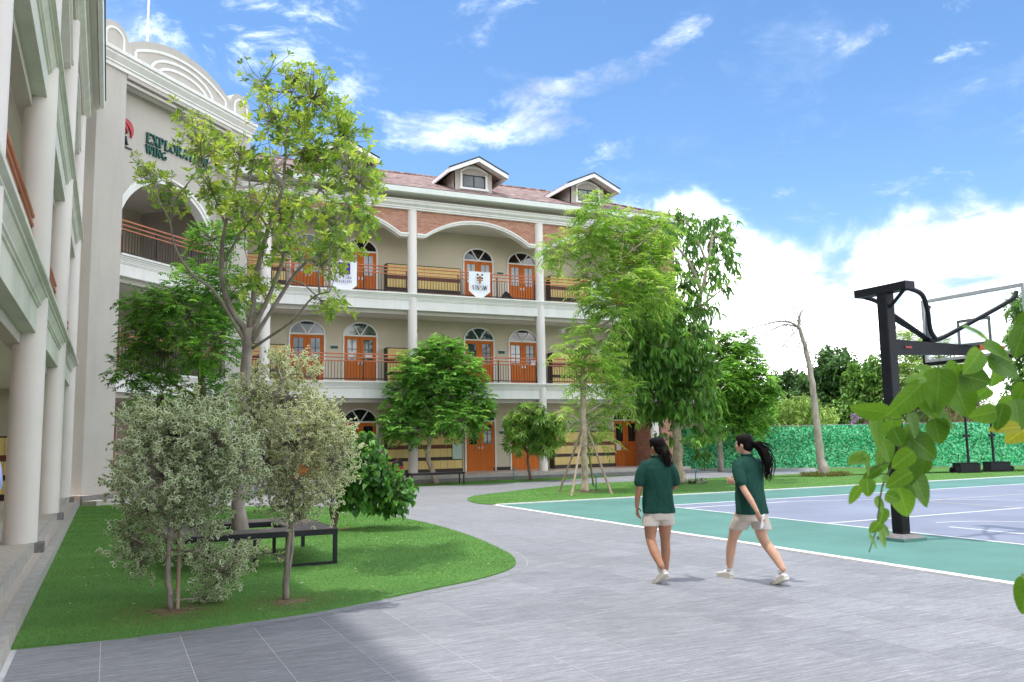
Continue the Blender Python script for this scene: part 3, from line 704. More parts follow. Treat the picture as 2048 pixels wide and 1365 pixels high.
# ------------------------------------------------------------------ main building
YC = 31.3
main = thing('arcade_building', 'three storey building with brick arches, round columns and dormered shingle roof facing the lawn', 'building', (0, YC, 0))
CS = [5.0, 10.62, 16.27, 21.86]
S0, S1 = 3.2, 22.15
def build_main():
    for s in CS: column(main, s, F1, 10.72, 0.185)
    for zt in (3.87, 7.33): band(main, S0, S1, zt)
    MB().box(S0, S1, 0.2, 2.0, 10.48, 10.62).build('ceiling', 'ceiling_paint', main)
    MB().box(S0, S1, 2.02, 2.25, 0.0, 11.2).build('wall', 'inner_wall_paint', main)
    for a, b in zip([S0] + CS, CS + [S1 + 0.1]):
        if b - a > 2.5: spandrel(main, a + 0.18, b - 0.18, 9.62, 10.36, 10.72)
        elif b > 20: MB().box(a + 0.18, b, -0.02, 0.22, 9.62, 10.72).build('brick_panel', 'brick', main)
    MB().box(S0, CS[0] - 0.18, -0.02, 0.22, 9.62, 10.72).build('wall_panel', 'brick', main)
    cornice(main, S0, 23.3, 10.70)
    MB().box(S0, 23.25, 0.0, 0.3, 11.045, 11.24).build('frieze', 'wall_paint', main)
    MB().box(S0, 23.6, -0.56, 0.2, 11.24, 11.29).build('soffit', 'ceiling_paint', main)
    MB().extrude([(-0.60, 11.22), (-0.72, 11.24), (-0.74, 11.44), (-0.70, 11.45), (-0.58, 11.45), (-0.58, 11.30)], S0, 23.7).build('gutter', 'gutter_paint', main)
    # end pier in brick and end wall
    MB().box(22.15, 23.2, -0.12, 2.3, 0.0, 10.70).build('brick_pier', 'brick', main)
    MB().box(22.9, 23.15, 2.3, 10.0, 0.0, 11.2).build('end_wall', 'brick', main)
    # steps
    MB().box(S0 - 0.5, 22.8, -0.62, 2.1, 0.0, F1).build('floor', 'floor_tile', main)
    MB().box(S0 - 0.5, 23.2, -0.70, -0.615, 0.0, F1 - 0.004).build('step', 'concrete', main); MB().box(S0 - 0.5, 23.4, -1.02, -0.70, -0.03, 0.14).build('step', 'grey_slate', main)
    # roof with a hipped right end
    yg, zg, yr, zr = -0.62, 11.46, 5.0, 13.86
    xe = 23.75; xr = 19.2
    R = MB(); R.add([(S0 - 2, yg, zg), (xe, yg, zg), (xr, yr, zr), (S0 - 2, yr, zr), (xe, 10.6, zg), (S0 - 2, 10.6, zg)], [(0, 1, 2, 3), (1, 4, 2), (4, 5, 3, 2), (0, 3, 5), (0, 5, 4, 1)])
    rf = R.build('roof', 'shingle', main)
    MB().bar((S0 - 2, yg - 0.03, zg + 0.005), (xe + 0.03, yg - 0.03, zg + 0.005), 0.08, 0.03).build('roof_edge', 'dark_frame', rf)
    MB().tube([(S0 - 2, yr, zr + 0.02), (xr, yr, zr + 0.02), (xe, yg, zg + 0.03)], 0.06, 6).build('ridge_cap', 'shingle', rf)
    # doors
    for s, papers in ((6.94, ()), (9.08, ())):
        pass
    D = 1.99
    spec = {F1 - 0.0: ('glass_dark', 'glass_dark'), 3.76: ('glass_blue', 'glass_blue'), 7.24: ('glass_dark', 'pale_pane')}
    for zf, (fan, win) in spec.items():
        for i, s in enumerate((6.94, 9.08, 14.31, 16.42, 21.62)):
            papers = ()
            if zf == 3.76 and i == 3: papers = ((-0.60, -0.40, 1.16, 1.52), (-0.36, -0.18, 1.16, 1.52), (-0.60, -0.40, 1.55, 1.92), (-0.36, -0.18, 1.55, 1.92), (0.36, 0.62, 1.05, 1.28))
            if zf == F1 and i == 4: papers = ((-0.52, -0.28, 0.72, 1.02),)
            if zf == 3.76 and i == 1: papers = ((-0.50, -0.30, 1.2, 1.45), (0.2, 0.5, 1.22, 1.4))
            door(main, s, D, zf, fan if not (zf == 3.76 and i > 2) else 'glass_dark', win, papers)
        for s in (8.02, 15.37):
            MB().box(s - 0.14, s + 0.14, D - 0.012, D + 0.02, zf + 1.55, zf + 1.66).build('room_sign', 'plate_green', main)
            MB().box(s - 0.14, s + 0.14, D - 0.010, D + 0.02, zf + 1.67, zf + 1.70).build('room_sign', 'paper', main)
    MB().box(14.9, 15.8, D - 0.012, D + 0.02, F1, F1 + 0.14).build('skirting', 'locker_dark', main)
    # railings
    for zt in (3.87, 7.33):
        for a, b in zip([S0] + CS, CS + [S1]):
            if b - a > 1.0: railing(main, a + 0.17, b - 0.17, zt - 0.02)
    # rain pipe at the right end
    MB().tube([(22.05, 0.45, 1.75), (22.05, 0.45, 3.2)], 0.055, 10).build('rain_pipe', 'white_frame', main, smooth=True, auto=0.8)
    MB().tube([(22.05, 0.45, F1), (22.05, 0.45, 1.75)], 0.058, 10).build('rain_pipe', 'pipe_green', main, smooth=True, auto=0.8)
    # dormers
    def dormer(cx):
        f = 0.75; sl = (zr - zg) / (yr - yg); zb = zg + sl * (f - yg)        # front wall plane and roof height there
        w, hw = 0.85, 1.33; zt = 12.72; ap = 13.32; fo = 0.15             # overhanging gable at y = fo
        back_e = yg + (zt - zg) / sl; back_r = min(yr, yg + (ap - zg) / sl)
        m = MB(); m.face([(cx - w, zb - 0.15), (cx + w, zb - 0.15), (cx + w, zt + 0.12), (cx, ap - 0.1), (cx - w, zt + 0.12)], f, f + 0.12)
        m.add([(cx - w, f, zb - 0.15), (cx - w, back_e + 0.6, zt - 0.1), (cx - w, back_e + 0.6, zt + 0.12), (cx - w, f, zt + 0.12)], [(0, 1, 2, 3)])
        m.add([(cx + w, f, zb - 0.15), (cx + w, back_e + 0.6, zt - 0.1), (cx + w, back_e + 0.6, zt + 0.12), (cx + w, f, zt + 0.12)], [(0, 1, 2, 3)])
        d = m.build('dormer', 'wall_paint', main)
        g = MB(); t = 0.05
        for sx in (-1, 1):
            e0 = (cx + sx * hw, fo, zt); e1 = (cx + sx * hw, back_e + 0.1, zt); r0 = (cx, fo, ap); r1 = (cx, back_r + 0.2, ap)
            up = (0, 0, t)
            V = [e0, r0, r1, e1] + [(p[0], p[1], p[2] + t) for p in (e0, r0, r1, e1)]
            g.add(V, [(0, 1, 2, 3), (4, 5, 6, 7), (0, 1, 5, 4), (1, 2, 6, 5), (2, 3, 7, 6), (3, 0, 4, 7)])
        g.build('dormer_roof', 'shingle', d)
        b = MB()
        for sx in (-1, 1):
            b.ribbon([(cx + sx * hw, zt - 0.17), (cx, ap - 0.17)], [(cx + sx * hw, zt + 0.0), (cx, ap + 0.0)], fo - 0.03, fo + 0.05)
            b.box(cx + sx * hw - 0.03, cx + sx * hw + 0.03, fo + 0.055, back_e - 0.1, zt - 0.165, zt - 0.003)
        b.build('barge_board', 'white_frame', d)
        k = MB()
        for sx in (-1, 1): k.ribbon([(cx + sx * (hw + 0.02), zt + 0.003), (cx, ap + 0.003)], [(cx + sx * (hw + 0.02), zt + 0.055), (cx, ap + 0.055)], fo - 0.05, fo + 0.03)
        k.build('roof_edge', 'dark_frame', d)
        u = MB()
        for sx in (-1, 1):
            u.add([(cx + sx * hw, fo + 0.06, zt - 0.02), (cx, fo + 0.06, ap - 0.02), (cx, f, ap - 0.02), (cx + sx * hw, f, zt - 0.02), (cx + sx * hw, fo + 0.06, zt - 0.04), (cx, fo + 0.06, ap - 0.04), (cx, f, ap - 0.04), (cx + sx * hw, f, zt - 0.04)], [(0, 1, 2, 3), (7, 6, 5, 4), (0, 4, 5, 1), (3, 2, 6, 7)])
        u.build('soffit', 'ceiling_paint', d)
        wb, wt = zb + 0.22, zb + 0.68; ww = 0.53
        fr = MB(); y0 = f - 0.05
        fr.box(cx - ww - 0.09, cx - ww, y0, f + 0.02, wb - 0.1, wt + 0.05); fr.box(cx + ww, cx + ww + 0.09, y0, f + 0.02, wb - 0.1, wt + 0.05); fr.box(cx - ww - 0.13, cx + ww + 0.13, y0 - 0.03, f + 0.02, wb - 0.19, wb - 0.1)
        arc = [(cx + (ww + 0.09) * t, wt + 0.05 + 0.24 * (1 - t * t)) for t in np.linspace(-1, 1, 14)]
        fr.ribbon(arc, [(x, z + 0.09) for x, z in arc], y0 - 0.02, f + 0.02)
        win = fr.build('window', 'white_frame', d)
        MB().box(cx - ww, cx + ww, f - 0.02, f - 0.004, wb - 0.1, wt).build('pane', 'glass_blue', win)
        bars = MB(); bars.box(cx - 0.025, cx + 0.025, f - 0.035, f - 0.021, wb - 0.05, wt - 0.05); bars.box(cx - ww, cx + ww, f - 0.035, f - 0.021, wt - 0.05, wt); bars.box(cx - ww, cx + ww, f - 0.035, f - 0.021, wb - 0.1, wb - 0.05)
        bars.box(cx - ww, cx - ww + 0.05, f - 0.034, f - 0.022, wb - 0.05, wt - 0.05); bars.box(cx + ww - 0.05, cx + ww, f - 0.034, f - 0.022, wb - 0.05, wt - 0.05)
        bars.build('glazing_bars', 'dark_frame', win)
    for cx in (7.98, 13.62, 19.2): dormer(cx)
build_main()
# lockers in the corridors of the main building
NAMES = {F1: 'ground floor', 3.76: 'middle floor', 7.24: 'top floor'}
for zf in (F1, 3.76, 7.24):
    lockers((10.10, YC + 1.60, zf), 0, 3.2, 10, 'cream and dark locker bank on the %s behind the second column' % NAMES[zf])
    lockers((17.66, YC + 1.60, zf), 0, 3.1, 10, 'cream and dark locker bank on the %s near the right end' % NAMES[zf])
    lockers((3.5, YC + 1.60, zf), 0, 2.5, 8, 'cream and dark locker bank on the %s beside the corner wing' % NAMES[zf])
tag(MB().box(0, 0.42, -0.02, 0.0, 0, 0.62).build('notice_board', 'paper_green', loc=(12.86, YC + 1.57, 0.82)), 'pale green sheet fixed on the ground floor lockers', 'notice')

# ------------------------------------------------------------------ corner wing at 45 degrees
wing = thing('corner_wing', 'beige corner wing with curved parapet, tall piers and a big arch under its name sign', 'building', (-0.62, 26.3, 0), radians(45))
def build_wing():
    W = 7.0; p0, p1 = 1.08, 5.92
    MB().box(0, p0, 0, 0.9, F1, 12.78).build('pier', 'wall_paint', wing); MB().box(p1, W, 0, 0.9, F1, 12.78).build('pier', 'wall_paint', wing)
    MB().box(W - 0.4, W, 0.9, 4.5, F1, 12.78).build('side_wall', 'wall_paint', wing); MB().box(0, 0.3, 0.9, 4.6, F1, 12.78).build('side_wall', 'wall_paint', wing)
    # sign wall with the arch
    ar = arch_pts(3.5, 2.25, 8.05, 2.1, 30)
    low = [(p0, 7.2), (1.25, 7.2)] + ar + [(5.75, 7.2), (p1, 7.2)]
    m = MB(); m.ribbon(ar, [(x, 12.6) for x, _ in ar], 0.5, 0.75); m.box(p0, 1.25, 0.5, 0.75, 7.2, 12.6); m.box(5.75, p1, 0.5, 0.75, 7.2, 12.6)
    m.build('sign_wall', 'wall_paint', wing)
    MB().ribbon(arch_pts(3.5, 2.13, 8.05, 1.98, 30), arch_pts(3.5, 2.25, 8.05, 2.1, 30), 0.42, 0.77).build('arch_moulding', 'trim_paint', wing)
    MB().ribbon(arch_pts(3.5, 2.252, 8.05, 2.102, 30), arch_pts(3.5, 2.36, 8.05, 2.21, 30), 0.38, 0.5).build('arch_moulding', 'trim_paint', wing)
    MB().box(p0, p1, 0.1, 0.5, 12.58, 12.66).build('soffit', 'ceiling_paint', wing)
    MB().box(p0, p1, 0.0, 0.14, 12.50, 12.58).build('beam', 'wall_paint', wing); MB().box(p0, p1, -0.05, 0.10, 12.66, 12.78).build('beam', 'wall_paint', wing)
    pr = [(0.3, 0), (-0.08, 0), (-0.08, 0.10), (-0.13, 0.12), (-0.13, 0.16), (-0.26, 0.30), (-0.26, 0.36), (-0.32, 0.38), (-0.32, 0.49), (0.3, 0.49)]
    MB().extrude([(d, z + 12.78) for d, z in pr], -0.05, W + 0.05).build('cornice', 'trim_paint', wing)
    zb = 13.27
    # parapet: two small arched caps and the wide one between them
    for a, b in ((0.0, 1.10), (5.90, W)):
        c = (a + b) / 2; h = (b - a) / 2; ar = arch_pts(c, h, 13.75, 0.47, 18)
        MB().ribbon([(x, zb) for x, _ in ar], ar, 0.0, 0.3).build('parapet', 'wall_paint', wing)
        o = arch_pts(c, h - 0.16, 13.72, 0.33, 16); i = arch_pts(c, h - 0.24, 13.72, 0.26, 16)
        mm = MB().ribbon(i, o, -0.035, 0.0); mm.box(a + 0.16, a + 0.24, -0.035, 0.0, 13.36, 13.72); mm.box(b - 0.24, b - 0.16, -0.035, 0, 13.36, 13.72); mm.box(a + 0.24, b - 0.24, -0.035, 0, 13.36, 13.43)
        mm.build('parapet_moulding', 'trim_paint', wing)
    R = 4.5; c = 3.5; hw = 2.4
    def arc(hw_, zpk, r=R, n=26): return [(c + hw_ * t, zpk - (r - sqrt(r * r - (hw_ * t) ** 2))) for t in np.linspace(-1, 1, n)]
    big = arc(hw, 14.5); MB().ribbon([(x, zb) for x, _ in big], big, 0.02, 0.32).build('parapet', 'wall_paint', wing)
    o = arc(2.16, 14.24); i = arc(2.07, 14.15); mm = MB().ribbon(i, o, -0.02, 0.02)
    mm.box(c - 2.16, c - 2.07, -0.02, 0.02, 13.36, i[0][1]); mm.box(c + 2.07, c + 2.16, -0.02, 0.02, 13.36, i[-1][1])
    mm.box(c - 2.07, c - 1.5, -0.02, 0.02, 13.36, 13.44); mm.box(c + 1.5, c + 2.07, -0.02, 0.02, 13.36, 13.44)
    mm.ribbon(arch_pts(c, 1.40, 13.36, 0.58, 24), arch_pts(c, 1.5, 13.36, 0.67, 24), -0.02, 0.02)
    mm.ribbon(arch_pts(c, 1.12, 13.30, 0.40, 24), arch_pts(c, 1.22, 13.30, 0.49, 24), -0.025, 0.02)
    mm.build('parapet_moulding', 'trim_paint', wing)
    for zt in (3.82, 7.28): band(wing, p0, p1, zt, 0.22, 4.3)
    for zt in (3.82, 7.28): railing(wing, p0, p1, zt - 0.02, 0.16, posts=3)
    MB().box(0.2, W - 0.2, 4.5, 4.7, F1, 12.7).build('wall', 'inner_wall_paint', wing)
    MB().box(0.3, W - 0.4, 0.8, 4.5, 10.3, 10.42).build('ceiling', 'ceiling_paint', wing)
    MB().box(-0.3, W, 0.3, 7, 12.7, 13.2).build('roof', 'concrete', wing)
    for zf in (F1, 3.78, 7.24):
        for s in (2.75, 5.0): door(wing, s, 4.48, zf)
        MB().box(1.72, 1.98, 4.475, 4.5, zf + 1.5, zf + 1.64).build('room_sign', 'plate_green', wing)
        MB().box(0.35, 0.95, 4.42, 4.5, zf + 0.02, zf + 2.5).build('cupboard', 'locker_dark', wing)
    MB().box(-0.3, W + 0.4, -0.30, 4.6, 0.0, F1).build('floor', 'floor_tile', wing)
    MB().box(-0.32, W + 0.2, -0.36, -0.30, 0.0, F1 - 0.005).build('step', 'grey_slate', wing)
    MB().box(-0.3, W, -0.75, -0.36, -0.03, 0.14).build('step', 'pebble_wash', wing); MB().box(-0.3, W, -0.85, -0.75, -0.03, 0.145).build('step', 'concrete', wing)
build_wing()
# ------------------------------------------------------------------ left building
left = thing('side_arcade_building', 'beige arcade building with round columns receding along the left edge', 'building', (-1.07, 0, 0), radians(90))
LC = [-3.76, 2.11, 7.98, 13.85, 19.72, 25.59]
def build_left():
    a0, a1 = -14.0, 26.0
    for s in LC + [-9.63]: column(left, s, F1, 10.75, 0.215, 0.0, 'column_beige')
    for zt in (3.86, 7.34): band(left, a0, a1, zt, 0.0, 2.4, 'trim_shaded_stained')
    MB().box(a0, a1, 0.2, 2.4, 10.50, 10.62).build('ceiling', 'ceiling_paint', left)
    MB().box(a0, a1, 2.4, 2.6, 0, 11.3).build('wall', 'inner_wall_paint', left)
    for a, b in zip(LC, LC[1:]): spandrel(left, a + 0.2, b - 0.2, 9.6, 10.36, 10.74)
    cornice(left, a0, a1, 10.72, -0.1, 'trim_shaded_stained')
    MB().box(a0, a1, 0.0, 0.3, 11.065, 11.24).build('frieze', 'wall_paint', left)
    MB().box(a0, 26.2, -0.52, 0.2, 11.24, 11.29).build('soffit', 'ceiling_paint', left)
    MB().extrude([(-0.54, 11.20), (-0.64, 11.22), (-0.66, 11.44), (-0.52, 11.45), (-0.52, 11.30)], a0, 26.0).build('gutter', 'gutter_paint', left)
    rf = MB().add([(a0, -0.60, 11.47), (26.0, -0.60, 11.47), (26.0, 5, 13.8), (a0, 5, 13.8), (26.0, 10.6, 11.47), (a0, 10.6, 11.47)], [(0, 1, 2, 3), (3, 2, 4, 5), (1, 4, 2), (0, 3, 5), (0, 5, 4, 1)]).build('roof', 'shingle', left)
    MB().bar((a0, -0.66, 11.465), (26.0, -0.66, 11.465), 0.06, 0.035).build('roof_edge', 'dark_frame', rf)
    for zt in (3.86, 7.34):
        for a, b in zip(LC[1:], LC[2:]): railing(left, a + 0.2, b - 0.2, zt - 0.02, 0.04)
    MB().box(a0, 26.3, -0.125, 2.5, 0, F1).build('floor', 'pebble_wash', left)
    MB().box(a0, 25.6, -0.185, -0.125, 0, F1 - 0.005).build('step', 'concrete', left)
    MB().box(a0, 26.0, -0.31, -0.185, -0.03, 0.138).build('walkway', 'pebble_wash', left)
    MB().box(a0, 25.7, -0.425, -0.314, -0.03, 0.15).build('kerb', 'concrete', left)
    for s in LC: MB().box(s - 0.1, s + 0.22, -0.30, -0.1, 0.12, F1 - 0.012).build('plinth', 'grey_slate', left)
    for zf in (F1, 3.8, 7.26):
        for s in (9.5, 12.4, 17.0, 23.0): door(left, s, 2.37, zf)
    MB().box(a0 + 0.2, a0 + 0.4, 0.0, 10, 0, 11.3).build('wall', 'wall_paint', left)
    for zf in (F1, 3.8, 7.26): MB().box(25.85, 26.05, 0.30, 2.4, zf - 0.02, zf + 3.1).build('end_wall', 'inner_wall_paint', left)
build_left()
lockers((-3.3, 25.0, F1), 0, 1.55, 5, 'cream and dark lockers just visible behind the nearest column on the left')

# ------------------------------------------------------------------ lettering (drawn as strokes with slab serifs)
def glyph(ch):
    T, t = 0.17, 0.075; S = []
    def L(x0, y0, x1, y1, w): S.append(('l', x0, y0, x1, y1, w))
    def A(cx, cy, rx, ry, a0, a1, w): S.append(('a', cx, cy, rx, ry, a0, a1, w))
    def sf(x, y, w=0.30): S.append(('l', x - w / 2, y, x + w / 2, y, t))
    b, h = t / 2, 1 - t / 2
    W = 0.72
    if ch == 'E': L(.16, 0, .16, 1, T); L(.05, b, .66, b, t); L(.05, h, .64, h, t); L(.16, .5, .5, .5, t); L(.64, 0, .64, .22, t); L(.62, .8, .62, 1, t)
    elif ch == 'X': L(.12, 1, .68, 0, T); L(.68, 1, .12, 0, t); sf(.14, h); sf(.66, h); sf(.14, b); sf(.66, b); W = .82
    elif ch == 'P': L(.16, 0, .16, 1, T); sf(.17, b); A(.34, .73, .27, .235, -90, 90, T * .9); L(.06, h, .36, h, t); L(.16, .49, .36, .49, t)
    elif ch == 'L': L(.16, 0, .16, 1, T); L(.05, b, .64, b, t); sf(.17, h); L(.62, 0, .62, .26, t); W = .7
    elif ch == 'O': A(.42, .5, .34, .44, 0, 360, .13); W = .86
    elif ch == 'R': L(.16, 0, .16, 1, T); sf(.17, b); A(.34, .74, .25, .225, -90, 90, T * .9); L(.06, h, .36, h, t); L(.16, .5, .36, .5, t); L(.38, .5, .68, b, T * .9); sf(.7, b, .2); W = .8
    elif ch == 'A': L(.12, 0, .4, 1, t); L(.40, 1, .68, 0, T); L(.22, .33, .58, .33, t); sf(.1, b, .24); sf(.70, b, .28); W = .82
    elif ch == 'T': L(.36, 0, .36, 1, T); L(.04, h, .68, h, t); sf(.36, b); L(.06, .76, .06, 1, t); L(.66, .76, .66, 1, t)
    elif ch == 'I': L(.2, 0, .2, 1, T); sf(.2, b); sf(.2, h); W = .42
    elif ch == 'N': L(.15, 0, .15, 1, t); L(.15, 1, .68, 0, T); L(.68, 0, .68, 1, t); sf(.15, b); sf(.12, h, .2); sf(.68, h); W = .86
    elif ch == 'W': L(.08, 1, .30, 0, T); L(.30, 0, .50, 1, t); L(.50, 1, .72, 0, T); L(.72, 0, .92, 1, t); sf(.08, h, .26); sf(.92, h, .24); W = 1.04
    elif ch == 'G': A(.42, .5, .34, .44, 50, 330, .13); L(.70, .06, .70, .42, T * .8); sf(.68, .42, .26); W = .86
    elif ch == 'U': L(.13, .35, .13, 1, T); L(.62, .35, .62, 1, t); A(.375, .36, .245, .32, 180, 360, .1); sf(.13, h); sf(.62, h); W = .78
    elif ch == 'S': A(.33, .73, .22, .22, 20, 270, .11); A(.33, .28, .24, .24, -160, 90, .11); W = .66
    elif ch == 'Y': L(.08, 1, .36, .45, T * .9); L(.64, 1, .36, .45, t); L(.36, 0, .36, .46, T * .9); W = .74
    elif ch == 'K': L(.16, 0, .16, 1, T); L(.18, .42, .62, 1, t); L(.32, .58, .68, 0, T * .9); W = .78
    elif ch == 'V': L(.08, 1, .36, 0, T * .9); L(.36, 0, .64, 1, t); W = .72
    else: W = .4
    return S, W
def letter_mb(ch, size, depth):
    S, W = glyph(ch); m = MB()
    for s in S:
        if s[0] == 'l':
            _, x0, y0, x1, y1, w = s; dx, dy = x1 - x0, y1 - y0; ln = math.hypot(dx, dy); nx, ny = -dy / ln * w / 2, dx / ln * w / 2
            m.face([(p * size, q * size) for p, q in ((x0 - nx, y0 - ny), (x1 - nx, y1 - ny), (x1 + nx, y1 + ny), (x0 + nx, y0 + ny))], -depth, 0)
        else:
            _, cx, cy, rx, ry, a0, a1, w = s; A = np.radians(np.linspace(a0, a1, 18))
            lo = [((cx + (rx - w / 2) * cos(a)) * size, (cy + (ry - w * .3) * sin(a)) * size) for a in A]
            hi = [((cx + (rx + w / 2) * cos(a)) * size, (cy + (ry + w * .3) * sin(a)) * size) for a in A]
            m.ribbon(lo, hi, -depth, 0)
    return m, W * size
def write(parent, text, x, y, z, size, depth, mat, gap=0.06, name='letter'):
    for ch in text:
        if ch == ' ': x += size * 0.45; continue
        m, w = letter_mb(ch, size, depth); m.build(name, mat, parent, loc=(x, y, z)); x += w + gap * size
    return x
sg = thing('name_sign', 'dark green raised letters EXPLORATION WING on the corner wing wall', 'sign', (-0.62, 26.3, 0), radians(45))
write(sg, 'EXPLORATION', 2.42, 0.49, 11.17, 0.335, 0.07, 'sign_green', 0.045)
write(sg, 'WING', 2.42, 0.49, 10.83, 0.275, 0.07, 'sign_green', 0.05)
lg = thing('emblem_sign', 'red and green wing emblem with letters, half hidden behind the left pier', 'sign', (-0.62, 26.3, 0), radians(45))
def emblem():
    y = 0.49
    cx, cz = 1.36, 11.12
    def crescent(r0, r1, a0, a1, cx, cz, off, mat, nm):
        A = np.radians(np.linspace(a0, a1, 16)); lo = []; hi = []
        for k, a in enumerate(A):
            t = k / 15; w = sin(pi * min(1, t * 1.0 + 0.02)) * (r1 - r0) + 0.01
            lo.append((cx + r0 * cos(a), cz + r0 * sin(a))); hi.append((cx + (r0 + w) * cos(a), cz + (r0 + w) * sin(a)))
        MB().ribbon(lo, hi, y - 0.07 - off, y).build(nm, mat, lg)
    crescent(0.40, 0.56, 100, -5, cx + 0.02, cz, 0.0, 'sign_red', 'wing_stroke'); crescent(0.27, 0.36, 110, 10, cx - 0.02, cz, 0.01, 'sign_red', 'wing_stroke')
    crescent(0.16, 0.22, 100, 0, cx, cz - 0.02, 0.0, 'sign_side', 'wing_stroke')
    MB().face([(cx - 0.2, cz + 0.1), (cx + 0.18, cz + 0.27), (cx + 0.06, cz + 0.58), (cx - 0.2, cz + 0.5)], y - 0.06, y).build('wing_stroke', 'sign_grey', lg)
    write(lg, 'LANNA', 0.62, y, 10.82, 0.25, 0.07, 'sign_side', 0.03)
    MB().box(0.75, 1.86, y - 0.03, y, 10.72, 10.765).build('underline', 'sign_side', lg)
emblem()
fp = at(295, 78, 31.5)
tag(MB().tube([(fp.x, fp.y, 12.9), (fp.x, fp.y, 21.5)], [0.055, 0.04], 10).build('flagpole', 'white_frame', smooth=True, auto=0.8), 'thin white pole rising above the curved parapet', 'flagpole')

# ------------------------------------------------------------------ banners on the top railing
def banner(X, Z, w, h, label):
    o = thing('banner', label, 'banner', (X, YC - 0.06, Z), 0, 'white pennants hung on the top railing')
    n = 14; V = []; F = []
    for j in range(n + 1):
        for i in range(n + 1):
            x = (i / n - 0.5) * w; t = j / n
            zmax = -h + 0.30 * h * abs(x) / (w / 2)
            z = zmax * t; V.append((x, -0.03 + 0.012 * sin(9 * x + 3 * t) + 0.02 * sin(3 * t + x), z))
    k = n + 1
    F = [(j * k + i, (j + 1) * k + i, (j + 1) * k + i + 1, j * k + i + 1) for j in range(n) for i in range(n)]
    V2 = [(x, y + 0.006, z) for x, y, z in V]; m = MB(); m.add(V, F); m.add(V2, F)
    m.build('cloth', 'banner_cloth', o, smooth=True)
    MB().tube([(-w / 2 - 0.03, -0.02, 0.0), (w / 2 + 0.03, -0.02, 0.0)], 0.012, 6).build('rod', 'white_frame', o)
    return o
bz = 8.40
b1 = banner(7.88, bz + 0.03, 0.98, 1.30, 'white pennant with a purple torch square and university name, behind the tall tree')
def print_b1():
    y = -0.066
    MB().box(-0.22, 0.22, y, y + 0.004, -0.50, -0.06).build('emblem', 'purple_print', b1)
    f = MB(); f.face([(-0.03, -0.46), (0.03, -0.46), (0.045, -0.30), (-0.045, -0.30)], y - 0.006, y)
    for a in (-0.6, -0.2, 0.25, 0.6): f.face([(a * 0.05 - 0.02, -0.29), (a * 0.05 + 0.02, -0.29), (a * 0.22 + 0.01, -0.12 - abs(a) * 0.06)], y - 0.006, y)
    f.build('torch', 'banner_cloth', b1)
    write(b1, 'NEW YORK', -0.40, y + 0.002, -0.68, 0.095, 0.004, 'purple_print', 0.16); write(b1, 'UNIVERSITY', -0.45, y + 0.002, -0.83, 0.095, 0.004, 'purple_print', 0.12)
print_b1()
b2 = banner(13.47, bz, 0.94, 1.15, 'white pennant with a quartered shield and the letters UNSW, on the middle bay railing')
def print_b2():
    y = -0.066
    m = MB(); m.box(-0.125, 0.125, y, y + 0.004, -0.34, -0.09); m.face([(-0.125, -0.34), (0.125, -0.34), (0.10, -0.42), (0, -0.48), (-0.10, -0.42)], y, y + 0.004); m.build('shield', 'banner_cloth', b2)
    k = MB()
    for x0, z0 in ((-0.13, -0.16), (0.06, -0.16), (-0.13, -0.30), (0.06, -0.30)): k.box(x0, x0 + 0.075, y - 0.006, y - 0.001, z0, z0 + 0.08)
    k.box(-0.12, -0.05, y - 0.005, y - 0.001, -0.37, -0.33); k.box(0.05, 0.12, y - 0.005, y - 0.001, -0.37, -0.33); k.build('shield_quarters', 'black_print', b2)
    r = MB(); r.box(-0.045, 0.045, y - 0.006, y - 0.001, -0.46, -0.16); r.box(-0.11, 0.11, y - 0.0055, y - 0.0015, -0.275, -0.225); r.build('shield_cross', 'orange_print', b2)
    write(b2, 'UNSW', -0.33, y + 0.002, -0.75, 0.19, 0.004, 'black_print', 0.06)
print_b2()
b3 = banner(19.2, bz - 0.05, 1.0, 1.15, 'white pennant partly covered by the pale leafy tree near the right end')
MB().box(-0.2, 0.2, -0.066, -0.062, -0.5, -0.1).build('emblem', 'sign_side', b3)

# small fittings in the corridors
def small(name, mb, mats, label, cat, loc): return tag(mb.build(name, mats, loc=loc), label, cat)
small('wall_lamp', MB().box(-0.09, 0.09, -0.22, 0, -0.09, 0.09).box(-0.03, 0.03, -0.05, 0.45, 0.09, 0.16), 'white_frame', 'small white lamp under the top corridor slab, right bay', 'lamp', (18.1, YC + 1.55, 6.32))
small('alarm_bell', MB().tube([(0, -0.08, 0), (0, 0.0, 0)], 0.085, 14), 'orange_print', 'small red alarm bell high on the middle floor wall', 'alarm', (11.45, YC + 2.01, 6.15))
def backpack(loc, rz, mat1, mat2, label, s=1.0):
    o = thing('backpack', label, 'backpack', loc, rz)
    m = MB(); prof = [(-0.15, 0), (0.15, 0), (0.17, 0.1), (0.165, 0.28), (0.12, 0.40), (0.05, 0.45), (-0.05, 0.45), (-0.12, 0.40), (-0.165, 0.28), (-0.17, 0.1)]
    m.face([(x * s, z * s) for x, z in prof], -0.10 * s, 0.10 * s); m.face([(x * 0.85 * s, z * 0.93 * s + 0.01) for x, z in prof], -0.14 * s, 0.13 * s)
    m.build('body', mat1, o)
    p = MB(); p.face([(x * 0.75 * s, z * 0.5 * s + 0.03) for x, z in prof], -0.19 * s, -0.14 * s); p.build('pocket', mat2, o)
    st = MB()
    for sx in (-0.08, 0.08): st.tube(smooth_open([(sx * s, 0.13 * s, 0.40 * s), (sx * s, 0.22 * s, 0.3 * s), (sx * s, 0.20 * s, 0.12 * s), (sx * s, 0.13 * s, 0.04 * s)], 4), 0.016, 6)
    st.tube(smooth_open([(-0.05 * s, 0, 0.44 * s), (0, 0, 0.52 * s), (0.05 * s, 0, 0.44 * s)], 4), 0.012, 6); st.build('strap', mat2, o)
